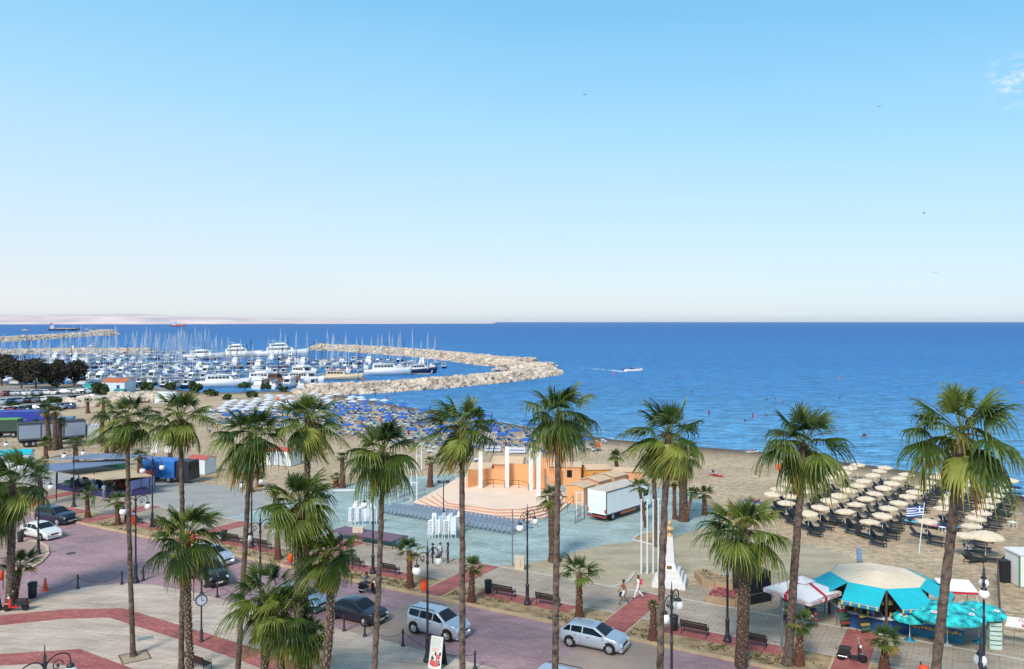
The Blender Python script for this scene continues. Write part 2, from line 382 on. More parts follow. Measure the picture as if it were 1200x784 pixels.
# far coast
mb = MB(); nx, ny = 150, 14; tint = []
for j in range(ny + 1):
    for i in range(nx + 1):
        X = -9500 + i * 62; Y = 6300 + j * 200 + 130 * noise.noise(Vector((X * .0009, 4, 0)))+ max(0, (X + 3200)) * .9
        f = math.sin(PI * min(1, j / 6) * .5) if j <= 6 else 1
        hgt = 88 + 60 * noise.noise(Vector((X * .0007, j * .13, 2))) + 16 * noise.noise(Vector((X * .004, j * .5, 5)))
        fade = max(.12, min(1, (-X - 600) / 3600))
        mb.v.append((X, Y, SEA - .3 if j == 0 else SEA + f * hgt * fade)); tint.append(0)
for j in range(ny):
    for i in range(nx):
        q = nx + 1; mb.f.append((j * q + i, j * q + i + 1, (j + 1) * q + i + 1, (j + 1) * q + i)); mb.mi.append(0); mb.sm.append(True)
hm = M('hazy_chalk_hills', '#bcaeb4', .95, .05, .0025, col2='#e2cbc2')  # pale pink chalk with the distance haze mixed into its colour
struct('hills', mb, hm)

# ------------------------------------------------------------ streets
ROADEDGE = [(144, 684), (120, 686), (92, 690), (60, 697), (38, 704), (0, 713), (-160, 745)]
mb = MB()
pl = [UV(-30, 39.3), UV(52, 39.3)] + [G(x, y) for x, y in ROADEDGE] + [UV(115, 5), UV(115, 47.6), UV(-30, 47.6)]
mb.prism([(p.x, p.y) for p in pl], -.3, 0.0)
road_m = pavers('road_pavers', '#a3838a', '#b19296', '#8f737b', .5, .25, 30, .3, .02, .8, big=(9, 4.2))
struct('road', mb, road_m)
crm = pavers('crossing_pavers', '#a08d80', '#a8968a', '#8f7d73', .22, .11, 30, .25, .012)
mb = MB()
for a0, a1 in ((31.2, 35.2), (15.8, 21.4)):
    mb.prism([UV(a0, 39.6)[:2], UV(a1, 39.6)[:2], UV(a1 - .3, 47.4)[:2], UV(a0 + .3, 47.4)[:2]], -.1, .004)
struct('crossing', mb, crm)
# near side square
mb = MB(); pl = [UV(-30, 39.6), UV(50, 39.6), UV(54, 39.2)] + [G(x, y) for x, y in ROADEDGE] + [Vector((-80, 30, 0)), Vector((-80, -20, 0)), Vector((60, -20, 0))]
mb.prism([(p.x, p.y) for p in pl], -.3, .05)
struct('near_square_paving', mb, pavers('cream_pavers', '#c3b0a0', '#d3c1b1', '#a6978a', 1.4, .22, 12, .34, .02, .85, big=(6.5, 3.2)))
redm = pavers('red_pavers', '#9c5550', '#b86c66', '#84504b', .4, .2, 30, .32, .02, .85)
mb = MB()
for px in ([(-60, 724), (0, 722), (78, 714.6), (144.5, 713.6), (206, 732), (276, 753.5), (330, 771), (380, 788), (380, 812), (276, 773), (206, 749), (127.6, 724.5), (75.5, 726), (0, 733.6), (-60, 741)],
           [(-60, 771), (0, 767.5), (93.7, 761.5), (154, 784), (230, 815), (200, 830), (110, 792), (86, 783), (60, 778), (0, 781), (-60, 787)]):
    mb.prism([G(x, y)[:2] for x, y in px], 0, .054)
struct('red_band', mb, redm)
# island
mb = MB(); isl = [(-60, 640), (0, 638), (25, 633), (45, 634.5), (57, 641), (58, 650), (50, 659), (36, 668), (0, 676), (-60, 690)]
mb.prism([G(x, y)[:2] for x, y in isl], -.1, .12)
struct('traffic_island', mb, M('kerb_cream', '#c0a989', .85, .1, 2))
mb = MB(); c = G(10, 655)
mb.prism([(c.x + (G(x, y).x - c.x) * .93, c.y + (G(x, y).y - c.y) * .9) for x, y in isl], 0, .126)
struct('island_paving', mb, pavers('pink_pavers', '#a58a80', '#b0948a', '#917a70', .3, .15, 30, .2))
# far side: planting strip, kerb, promenade
A0, A1 = -30, 112
mb = MB(); mb.prism([UV(A0, 47.7)[:2], UV(A1, 47.7)[:2], UV(A1, 51)[:2], UV(A0, 51)[:2]], -.3, .085)
struct('planting_strip_soil', mb, M('soil', '#8d7557', .95, .25, 1.4, .9, col2='#a08a68', bscale=5))
mb = MB(); kb = [UV(A0, 47.45)[:2], UV(A1, 47.45)[:2], UV(A1, 47.7)[:2], UV(A0, 47.7)[:2]]
mb.prism(kb, -.3, .13)
LA = [13.4 + 14.1 * k for k in range(-2, 7)]; RA = [20.4 + 14.1 * k for k in range(-3, 6)]
for a in RA:
    for s in (-1, 1):
        mb.prism([UV(a + s * 1.0 - .07, 47.7)[:2], UV(a + s * 1.0 + .07, 47.7)[:2], UV(a + s * 1.0 + .07, 50.9)[:2], UV(a + s * 1.0 - .07, 50.9)[:2]], -.1, .12)
struct('kerb', mb, M('kerb_stone', '#b79f7c', .9, .15, 1.5, .3))
mb = MB(); mb.prism([UV(A0, 51)[:2], UV(A1, 51)[:2], UV(A1, 56.0)[:2], UV(A0, 56.0)[:2]], -.3, .1)
pave_m = pavers('promenade_pavers', '#aa9c8c', '#b5a797', '#8f8172', .6, .3, 30, .3, .022, .85, big=(2.4, 1.2))
struct('promenade', mb, pave_m)
mb = MB(); mb.prism([UV(A0, 56.0)[:2], UV(A1, 56.0)[:2], UV(A1, 56.2)[:2], UV(A0, 56.2)[:2]], -.3, .112)
mb.prism([UV(A0, 51.0)[:2], UV(A1, 51.0)[:2], UV(A1, 51.12)[:2], UV(A0, 51.12)[:2]], -.3, .108)
struct('promenade_edging', mb, M('edging', '#b8b0a6', .85, .1, 1.5))
mb = MB()
for a in RA: mb.prism([UV(a - .92, 47.72)[:2], UV(a + .92, 47.72)[:2], UV(a + .92, 56.0)[:2], UV(a - .92, 56.0)[:2]], 0, .116)
for a in LA: mb.prism([UV(a - 3.3, 49.5)[:2], UV(a + 4.1, 49.5)[:2], UV(a + 4.1, 51.0)[:2], UV(a - 3.3, 51.0)[:2]], 0, .104)
struct('red_paving', mb, redm)
# ground cover in the strip
mb = MB()
for k in range(1500):
    a = R2.uniform(0, 75); b = R2.uniform(47.9, 49.4)
    if min(abs(a - q) for q in RA) < 1.2 or noise.noise(Vector((a * .35, b, 3))) < .0: continue
    p = UV(a, b, .085)
    for j in range(4):
        t = R2.uniform(0, 2 * PI); r = R2.uniform(.05, .16); q = Vector((math.cos(t) * r, math.sin(t) * r, R2.uniform(.02, .09)))
        s = Vector((-math.sin(t), math.cos(t), 0)) * .03
        mb.add([p - s, p + s, p + q + s, p + q - s], [(0, 1, 2, 3)])
gc = mb.build('ground_cover', M('scrub', '#5b5a2c', .9, .35, 1)); gc['kind'] = 'stuff'
# blue green square, worn patch, other paving
def uvp(mb, pts, z1, z0=-.2): mb.prism([UV(a, b)[:2] for a, b in pts], z0, z1)
mb = MB(); uvp(mb, [(66, 56.2), (34, 56.2), (31.5, 59), (29.5, 65), (24, 73), (22, 80), (28, 92), (45, 94), (58, 88), (66, 80), (67, 70)], .06)
struct('blue_square_paving', mb, pavers('blue_pavers', '#9aaead', '#aebfbc', '#869a99', .5, .25, 30, .34, .02, .85, big=(2.5, 1.25)))
mb = MB(); uvp(mb, [(34, 56.2), (31.5, 59), (29.5, 65), (24, 73), (22, 80), (10, 74), (5, 66), (18, 62), (21, 56.2)], .05)
struct('worn_paving', mb, pavers('worn_pavers', '#a69a80', '#b0a389', '#9b8e76', .5, .25, 30, .3, .012, .9))
mb = MB(); uvp(mb, [(21, 56.2), (18.5, 60), (17.5, 66.5), (2, 67), (-1, 60), (-30, 59), (-30, 56.2)], .06)
struct('tan_paving', mb, pavers('tan_pavers', '#a69985', '#b3a592', '#94866f', .4, .4, 30, .32, .022, .85, big=(2.4, 2.4)))
mb = MB(); uvp(mb, [(112, 56.2), (66, 56.2), (67, 64.5), (72, 66.8), (90, 67), (112, 66)], .055)
struct('grey_paving', mb, pavers('grey_pavers', '#9b9a94', '#a5a39c', '#8b8a85', .5, .25, 30, .2, .012))
mb = MB(); mb.prism([G(x, y)[:2] for x, y in [(-200, 505), (-200, 455), (0, 452), (100, 452.5), (185, 453), (205, 458), (150, 463), (120, 468), (75, 477), (40, 482), (0, 487)]], -.2, .03)
struct('car_park', mb, M('car_park_asphalt', '#8d877f', .9, .15, .3, .2))
mb = MB()
for x0_, y0_, x1_, y1_ in ((745, 671, 700, 688), (745, 671, 830, 655)):
    pass
mb.slab(G(718, 690), G(735, 683), .25, 0, .14); mb.slab(G(735, 683), G(744, 672), .25, 0, .14)
struct('low_kerb', mb, M('edging', '#b8b0a6', .85))

# ------------------------------------------------------------ breakwaters
rockm = M('limestone', '#a59687', .9, .3, .3, .5, col2='#c6b6a4', bscale=2)
def rock(mb, c, r, rg):
    t = (1 + 5 ** .5) / 2
    vs = [(-1, t, 0), (1, t, 0), (-1, -t, 0), (1, -t, 0), (0, -1, t), (0, 1, t), (0, -1, -t), (0, 1, -t), (t, 0, -1), (t, 0, 1), (-t, 0, -1), (-t, 0, 1)]
    fs = [(0, 11, 5), (0, 5, 1), (0, 1, 7), (0, 7, 10), (0, 10, 11), (1, 5, 9), (5, 11, 4), (11, 10, 2), (10, 7, 6), (7, 1, 8), (3, 9, 4), (3, 4, 2), (3, 2, 6), (3, 6, 8), (3, 8, 9), (4, 9, 5), (2, 4, 11), (6, 2, 10), (8, 6, 7), (9, 8, 1)]
    rot = Matrix.Rotation(rg.uniform(0, 6.3), 3, Vector((rg.uniform(-1, 1), rg.uniform(-1, 1), rg.uniform(-1, 1) + .01)).normalized())
    s = Vector((rg.uniform(.7, 1.3), rg.uniform(.7, 1.2), rg.uniform(.55, .9))) * r / 1.9
    out = [Vector(c) + Vector((q.x * s.x, q.y * s.y, q.z * s.z)) for q in [rot @ (Vector(v) * rg.uniform(.8, 1.15)) for v in vs]]
    mb.add(out, fs)
def breakwater(name, label, arms, rr, n, seed=1):
    rg = random.Random(seed); mb = MB()
    for pts, wd, hg, cnt in arms:
        pts = [Vector(p) for p in pts]; nrm = []
        for i in range(len(pts)):
            d = (pts[min(i + 1, len(pts) - 1)] - pts[max(0, i - 1)]).normalized(); nrm.append(Vector((-d.y, d.x, 0)))
        prof = [(-.5, -1.2), (-.46, 0), (-.2, .92), (0, 1), (.2, .92), (.46, 0), (.5, -1.2)]
        vs = []
        for p, q in zip(pts, nrm):
            for u, h in prof: vs.append(Vector((p.x, p.y, 0)) + q * u * wd + Vector((0, 0, SEA + (h * hg if h > 0 else h))))
        k = len(prof)
        mb.add(vs, [(i * k + j, i * k + j + 1, (i + 1) * k + j + 1, (i + 1) * k + j) for i in range(len(pts) - 1) for j in range(k - 1)])
        mb.add(vs, [tuple(range(k)), tuple(range(len(vs) - 1, len(vs) - 1 - k, -1))])
        seg = [(pts[i + 1] - pts[i]).length for i in range(len(pts) - 1)]; tot = sum(seg)
        for c_ in range(cnt):
            s = rg.uniform(-.03, 1.02) * tot; i = 0
            while i < len(seg) - 1 and s > seg[i]: s -= seg[i]; i += 1
            t = s / seg[i]; p = pts[i].lerp(pts[i + 1], t); q = nrm[i].lerp(nrm[i + 1], max(0, min(1, t)))
            u = rg.uniform(-.55, .55); h = max(0, 1 - max(0, (abs(u) - .18) / .34))
            if t < 0 or t > 1: h *= .4
            rock(mb, (p.x + q.x * u * wd, p.y + q.y * u * wd, SEA + h * hg + rg.uniform(-.35, .25)), rg.uniform(.6, 1.2) * rr, rg)
    o = mb.build(name, rockm); tag(o, label, 'breakwater'); return o
near = [G(x, y, SEA) + Vector((0, 7, 0)) for x, y in [(352, 465), (385, 464), (440, 461), (500, 456.5), (550, 452), (600, 446.6), (630, 442), (642, 440.3)]]
far = [G(x, y, SEA) + Vector((0, 10, 0)) for x, y in [(628, 431.5), (605, 431), (580, 429.5), (538, 423.5), (490, 418.5), (440, 414.3), (400, 411.8), (368, 410.4)]]
tip = [G(x, y, SEA) + Vector((0, 16, 0)) for x, y in [(590, 439.5), (615, 439), (636, 438)]]
breakwater('rock_breakwater', 'long hooked breakwater of pale limestone boulders enclosing the marina, joined to the beach', [(near, 10.5, 2.3, 2900), (far, 15, 3.7, 2900), (tip, 27, 3.1, 1300)], 1.0, 0, 5)
b2 = [G(x, y, SEA) + Vector((0, 10, 0)) for x, y in [(-60, 403.5), (0, 400.5), (60, 396.5), (100, 393.6), (124, 392.2)]]
breakwater('rock_breakwater', 'far harbour mole running in from the left edge below the grey tanker', [(b2, 22, 4.2, 1300), ([b2[-2] + Vector((8, 0, 0)), b2[-1]], 34, 7, 260)], 2, 0, 6)
b3 = [G(x, y, SEA) + Vector((0, 5, 0)) for x, y in [(-40, 416), (0, 416), (40, 415.3), (100, 414.8), (170, 414.5)]]
breakwater('rock_breakwater', 'low straight rock wall across the water behind the marina boats at left', [(b3, 12, 2.6, 900)], 1.5, 0, 7)
mb = MB(); rg = random.Random(9)
for k in range(330):
    t = rg.random(); x = 78 + t * 110; y = (474 if t < .45 else 470) + rg.uniform(-4.5, 3.5) - 2 * t
    p = G(x, y); rock(mb, (p.x, p.y, rg.uniform(0, .8)), rg.uniform(.6, 1.5), rg)
tag(mb.build('boulder_bank', rockm), 'bank of loose pale boulders between the sand and the car park', 'rocks')
# ------------------------------------------------------------ palms
def leaf_mat():
    m = bpy.data.materials.new('palm_leaf'); m.use_nodes = True; n = m.node_tree.nodes; L = m.node_tree.links; p = n['Principled BSDF']
    p.inputs['Roughness'].default_value = .45; p.inputs['Specular IOR Level'].default_value = .35
    at = n.new('ShaderNodeAttribute'); at.attribute_name = 'tint'
    r = n.new('ShaderNodeValToRGB'); e = r.color_ramp.elements
    e[0].position = 0; e[0].color = lin('#1c3314'); e[1].position = 1; e[1].color = lin('#b2691c')
    for pos, c in ((.3, '#425820'), (.55, '#8b9340'), (.75, '#a39a4a'), (.87, '#8a6030')):
        k = e.new(pos); k.color = lin(c)
    tc = n.new('ShaderNodeTexCoord'); nz = n.new('ShaderNodeTexNoise'); nz.inputs['Scale'].default_value = 6; L.new(tc.outputs['Object'], nz.inputs['Vector'])
    ad = n.new('ShaderNodeMath'); ad.operation = 'MULTIPLY_ADD'; ad.inputs[1].default_value = .22; L.new(nz.outputs['Fac'], ad.inputs[0])
    sb = n.new('ShaderNodeMath'); sb.operation = 'SUBTRACT'; sb.inputs[1].default_value = .11; L.new(at.outputs['Fac'], sb.inputs[0]); L.new(sb.outputs[0], ad.inputs[2])
    L.new(ad.outputs[0], r.inputs[0]); L.new(r.outputs[0], p.inputs['Base Color'])
    tr = n.new('ShaderNodeBsdfTranslucent'); L.new(r.outputs[0], tr.inputs['Color'])
    mx = n.new('ShaderNodeMixShader'); mx.inputs[0].default_value = .28
    L.new(p.outputs[0], mx.inputs[1]); L.new(tr.outputs[0], mx.inputs[2]); L.new(mx.outputs[0], n['Material Output'].inputs[0])
    return m
LEAF = leaf_mat()
def frond(mb, tint, az, el, lp, rad, rg, nseg=26, dry=0.0, wind=(0, 0), hang=1.0):
    """one costapalmate fan leaf, petiole leaving the origin"""
    h = Vector((math.cos(az), math.sin(az), 0))
    pts = []; p = Vector((0, 0, 0)); e = el; k = 5
    for i in range(k + 1):
        pts.append(p.copy()); p = p + (h * math.cos(e) + Vector((0, 0, math.sin(e)))) * lp / k; e -= .085 * hang * (1.2 - .4 * math.sin(el))
    p = pts[-1]; d = (pts[-1] - pts[-2]).normalized(); s = Vector((-math.sin(az), math.cos(az), 0))
    s = (s + h * rg.uniform(-.25, .25) + Vector((0, 0, rg.uniform(-.3, .3)))).normalized(); s = (s - d * s.dot(d)).normalized()
    nn = s.cross(d)
    if nn.z < 0: nn = -nn
    base = len(mb.v)
    pw = .028
    for i in range(len(pts) - 1):
        a, b = pts[i], pts[i + 1]
        mb.add([a - s * pw, a + s * pw, b + s * pw * .8, b - s * pw * .8, a - nn * .03, b - nn * .03], [(0, 1, 2, 3), (0, 3, 5, 4), (1, 4, 5, 2)])
        tint += [max(.45, dry)] * 6
    open_ = rg.uniform(1.6, 2.1); ftint = max(.02, min(.6, rg.gauss(.3 + dry, .12)))
    for i in range(nseg):
        f = (i + .5) / nseg * 2 - 1; ph = f * open_ * .9
        ln = rad * (1 - .28 * abs(f) ** 1.5) * rg.uniform(.86, 1.08)
        if rg.random() < .05: ln *= .6
        dir_ = d * math.cos(ph) + s * math.sin(ph) - nn * .28 * abs(f)
        dir_.normalize(); lat = (dir_.cross(nn)).normalized()
        st = p + d * (.1 * (1 - abs(f)) + .0)
        w = ln * open_ / nseg * .6
        rr = [.03, .3, .58, .8, 1.0]; ww = [.15, 1.25, 1.3, .5, .05]
        vs = []; tt = []
        tv = dry if dry > .6 else max(0, min(.62, ftint + rg.gauss(0, .035)))
        drp = hang * rg.uniform(.7, 1.35)
        for r_, w_ in zip(rr, ww):
            q = st + dir_ * ln * r_
            sg = max(0, r_ - .38) / .62
            fall = .62 * drp * ln * sg ** 2 * (.35 + .65 * (1 - abs(dir_.z)))
            q = q + Vector((0, 0, -fall)) - dir_ * fall * .45
            q = q + Vector((wind[0], wind[1], 0)) * ln * sg ** 1.5
            fold = nn * (.014 if i % 2 else -.014)
            vs += [q - lat * w * w_ * .5 + fold, q + lat * w * w_ * .5 - fold]
            tt += [min(1, tv + .14 * sg ** 3 - .06 * (1 - r_) + (.025 if i % 2 else -.035))] * 2
        mb.add(vs, [(2 * q, 2 * q + 1, 2 * q + 3, 2 * q + 2) for q in range(4)], 0, False)
        tint += tt
def crown_mesh(seed, n=38, lp=1.0, rad=1.25, low=-.75, dry=3, wind=(-.12, .05), hang=1.0, nseg=26, orange=2, upright=0):
    rg = random.Random(seed); mb = MB(); tint = []
    for i in range(n):
        t = (i + .5) / n
        el = 1.45 - (1.45 - low) * t ** .95
        az = i * 2.39996 + rg.uniform(-.6, .6)
        L_ = lp * (.8 + .3 * math.sin(PI * min(1, t * 1.1))) * rg.uniform(.78, 1.22)
        d_ = -.03 + .08 * t
        if i >= n - dry: d_ = rg.uniform(.78, .93)
        elif orange and n - dry - 7 <= i < n - dry and i % 3 == 0: d_ = rg.uniform(.3, .4); 
        w_ = (wind[0] * rg.uniform(.3, 1.6), wind[1])
        # old leaves hang from longer stalks that swing down
        frond(mb, tint, az, el + rg.uniform(-.14, .14), L_, rad * rg.uniform(.75, 1.2) * (.72 + .4 * min(1, t * 2.2)), rg, nseg, d_, w_, hang * (.3 + .95 * t) * rg.uniform(.8, 1.25))
    # bare spear and flower stalks
    for k in range(3):
        a = rg.uniform(0, 6.28); q = [Vector((0, 0, .1))]; dz = rg.uniform(.5, .9)
        for j in range(4): q.append(q[-1] + Vector((math.cos(a) * .38, math.sin(a) * .38, .42 * dz - .07 * j)))
        for j in range(4):
            s = Vector((-math.sin(a), math.cos(a), 0)) * .016
            mb.add([q[j] - s, q[j] + s, q[j + 1] + s * .6, q[j + 1] - s * .6, q[j] - Vector((0, 0, .03)), q[j + 1] - Vector((0, 0, .02))], [(0, 1, 2, 3), (0, 3, 5, 4), (1, 4, 5, 2)]); tint += [.85] * 6
    mb.tint = tint
    return mb.mesh('crown', LEAF)
CR = [crown_mesh(11 + i, n=rn, wind=wd, low=lo, dry=dr, hang=hg, orange=2) for i, (rn, wd, lo, dr, hg) in enumerate([
    (29, (-.25, .0), -.95, 3, 1.15), (32, (-.12, .1), -1.1, 4, 1.3), (26, (-.35, .05), -.9, 3, 1.0), (30, (.1, 0), -1.0, 5, 1.2), (36, (-.2, -.05), -1.15, 5, 1.25), (28, (-.1, .1), -.95, 4, 1.1)])]
CRS = [crown_mesh(41 + i, n=17, low=-.25, dry=1, wind=(0, 0), hang=.45, nseg=16, lp=.9, rad=1.15, orange=0) for i in range(3)]
barks = M('palm_bark', '#41342e', .95, .4, 5, 1.0, col2='#66564c', bscale=14)
barkb = M('palm_bark_boots', '#42322a', .95, .35, 8, .9, col2='#5c483c', bscale=20)
barkr = M('palm_bark_red', '#5e3a2c', .95, .3, 8, .9, bscale=18)
bootm = M('leaf_base', '#a39482', .9, .45, 9)
def trunk(root, base, top, r0, r1, kind, rg, lean=0.0):
    n = 64 if kind != 'small' else 12; mb = MB(); vs = top - base; pts = []; rs = []
    off = Vector((rg.uniform(-1, 1), rg.uniform(-1, 1), 0)) * (.007 if kind == 'smooth' else .014) * vs.length; off2 = Vector((lean, 0, 0))
    for i in range(n + 1):
        t = i / n; p = vs * t + off * math.sin(PI * t) + off2 * math.sin(PI * t) + Vector((rg.uniform(-.015, .015), rg.uniform(-.015, .015), 0))
        r = r0 + (r1 - r0) * t + (r0 * .55) * math.exp(-t * vs.length / .35) * (kind != 'boots')
        pts.append(p); rs.append(r * (1 + .07 * (i % 2)) * rg.uniform(.95, 1.05))
    pts[-1] = vs; mb.tube(pts, rs, 12)
    tr = mb.build('trunk', {'smooth': barks, 'boots': barkb, 'small': barkr, 'fat': barkb}[kind], root)
    if kind in ('boots', 'small', 'fat'):
        b = MB(); ln = vs.length; cnt = int(ln * (34 if kind == 'boots' else 26))
        for k in range(cnt):
            t = (k + rg.random()) / cnt
            if kind == 'small' and t < .3: continue
            if kind == 'fat' and t < .12: continue
            i = min(n - 1, int(t * n)); p = pts[i].lerp(pts[i + 1], t * n - i); r = rs[i]
            a = k * 2.39996 + rg.uniform(-.3, .3); o = Vector((math.cos(a), math.sin(a), 0)); s = Vector((-math.sin(a), math.cos(a), 0))
            w = rg.uniform(.035, .06); L_ = rg.uniform(.1, .2); q = p + o * r * .85
            tipp = q + o * L_ * .55 + Vector((0, 0, L_ * rg.uniform(.5, 1.1)))
            b.add([q - s * w, q + s * w, tipp + s * w * .5, tipp - s * w * .5, q - Vector((0, 0, .06)), tipp - Vector((0, 0, .05))], [(0, 1, 2, 3), (0, 3, 5, 4), (1, 4, 5, 2), (3, 2, 5)])
        b.build('leaf_bases', bootm, root)
    return tr
prg = random.Random(21)
def skirt(root, top, sc, rg):
    """dry brown leaf sheaths right under the crown"""
    mb = MB(); tint = []
    for k in range(26):
        a = k * 2.4; o = Vector((math.cos(a), math.sin(a), 0)); s = Vector((-math.sin(a), math.cos(a), 0)); z = -.15 - .9 * (k / 26) * sc
        q = top + o * .13 + Vector((0, 0, z)); t = q + o * rg.uniform(.15, .4) + Vector((0, 0, rg.uniform(.05, .35)))
        mb.add([q - s * .06, q + s * .06, t + s * .03, t - s * .03], [(0, 1, 2, 3)]); tint += [.9] * 4
    mb.tint = tint; mb.build('dry_sheaths', LEAF, root)
NP = [0]
def palm(base, top_px, r_px, kind, label, crown, rz=0, r0=.15, r1=.115, lean=0, group=None, squash=1.0):
    Y = base.y; top = Vector(((top_px[0] - 600) * Y / F, Y, H - (top_px[1] - HY) * Y / F))
    rad = r_px * Y / F; sc = rad / 1.98
    t = thing('fan_palm', label, 'palm tree', base, 0, group)
    trunk(t, base, top, r0, r1, kind, prg, lean)
    if kind != 'small': skirt(t, top - base, sc, prg)
    if crown in CR and r_px > 30:      # every large palm has leaves of its own
        NP[0] += 1; q = random.Random(900 + NP[0]); crown = crown_mesh(500 + NP[0], n=q.randint(28, 35) + (6 if kind == 'boots' else 0), lp=q.uniform(.85, 1.12), rad=q.uniform(1.12, 1.34), low=q.uniform(-1.15, -.75), dry=q.randint(1, 3), wind=(q.uniform(-.4, -.02), q.uniform(-.08, .1)), hang=q.uniform(.95, 1.35), orange=q.choice([0, 0, 2]))
    c = bpy.data.objects.new('crown', crown); COL.objects.link(c); c.parent = t; c.location = top - base; c.rotation_euler = (prg.uniform(-.08, .08), prg.uniform(-.08, .08), rz); c.scale = (sc, sc, sc * squash)
    return t
B2 = 30.2
palm(G(156, 770), (149, 492), 37, 'smooth', 'tall smooth-trunked palm in a square tree pit on the cream paving, left', CR[0], .4)
palm(ROW(212, B2), (211, 488), 38, 'smooth', 'tall smooth palm whose trunk rises beside the clock post', CR[1], 1.5)
palm(ROW(224, B2 - .6), (218, 632), 50, 'boots', 'shorter rough-trunked palm leaning against a taller smooth one near the clock post', CR[4], 2.2, .19, .17)
palm(ROW(277, B2), (294, 512), 46, 'smooth', 'tall slightly leaning palm with ragged crown in front of the white beach huts', CR[2], .2)
palm(ROW(351, B2), (351, 590), 47, 'boots', 'palm with thick bristly trunk and drooping crown in front of the blue paving', CR[3], 3.0, .24, .2)
palm(ROW(357, B2 + 1.5), (361, 492), 43, 'boots', 'tallest palm of the middle cluster, its trunk hidden behind a bristly one', CR[0], 4.1, .17, .15)
palm(ROW(371, B2), (387, 652), 42, 'boots', 'bristly palm leaning right above the dark saloon car', CR[5], 1.0, .22, .17, lean=.15)
palm(ROW(309, B2 - .5), (312, 700), 46, 'boots', 'short bushy palm at the bottom edge beside the wooden bench', CR[4], .9, .2, .17)
palm(ROW(328, B2 - .4), (332, 722), 46, 'boots', 'short palm with twin-looking trunk just right of the bushy bottom one', CR[1], 5.0, .2, .17)
palm(ROW(364, B2 + .6), (360, 748), 32, 'boots', 'lowest dark palm crown tucked behind the bristly trunks', CR[3], 2.0, .18, .16)
palm(ROW(434, B2), (449, 530), 48, 'smooth', 'tall palm with orange dead leaves hanging left of the stage', CR[2], 2.6)
palm(ROW(541, B2), (541, 500), 47, 'smooth', 'tall slim palm in front of the stage steps', CR[5], .3)
palm(ROW(650, B2), (655, 486), 49, 'smooth', 'tall slim palm in front of the orange huts', CR[1], 3.9)
palm(ROW(774, B2), (783, 508), 51, 'smooth', 'tall palm rising beside the white obelisk monument', CR[3], 5.2, lean=-.1)
palm(G(923, 779, .08), (942, 520), 57, 'smooth', 'tall palm beside the red and white parasol with yellow dead leaves', CR[4], 1.9, .24, .19)
palm(ROW(1060, B2), (1127, 508), 66, 'smooth', 'tall leaning palm at the right in front of the turquoise parasols', CR[0], 2.9, .17, .14)
palm(G(868, 781, .08), (872, 622), 52, 'boots', 'stout palm with very shaggy trunk standing between two benches', CR[5], 4.4, .36, .3)
palm(G(11, 714), (14, 566), 46, 'smooth', 'sturdy palm behind the red scooter at the left edge', CR[1], .6, .27, .24)
palm(G(-4, 716), (-12, 600), 42, 'smooth', 'palm cut by the left edge of the view', CR[3], 1.2, .26, .22)
palm(G(16, 706), (24, 664), 25, 'small', 'young low palm beside the sturdy one behind the red scooter', CRS[0], 0, .2, .16)
palm(G(50, 594), (47, 558), 14, 'small', 'small palm behind the round lamp globe at the left kerb', CRS[1], 0, .2, .16)
SM = [((103, 607), (102, 580), 14, 'young palm beside the pushchair at the far kerb'), ((138, 615), (137, 588), 16, 'young palm between the pushchair and the far lamp post at left'),
      ((326, 655), (325, 614), 18, 'young palm right of the pair of benches behind the bottom cluster'), ((481, 688), (480, 646), 20, 'young palm behind the silver people carrier'),
      ((552, 705), (553, 665), 17, 'small young palm left of the middle bench pair'), ((679, 724), (679, 672), 26, 'young palm with one orange leaf behind the silver hatchback'),
      ((765, 750), (766, 711), 9, 'stubby palm with tiny tuft right of the red crossing strip'), ((936, 779), (938, 731), 20, 'young palm under the red and white parasol'),
      ((1036, 786), (1037, 752), 23, 'young palm right of the black scooter')]
for k, (b, t, r, lb) in enumerate(SM):
    palm(G(b[0], b[1], .08), t, r, 'small', lb, CRS[k % 3], k * 1.3, .24, .17)
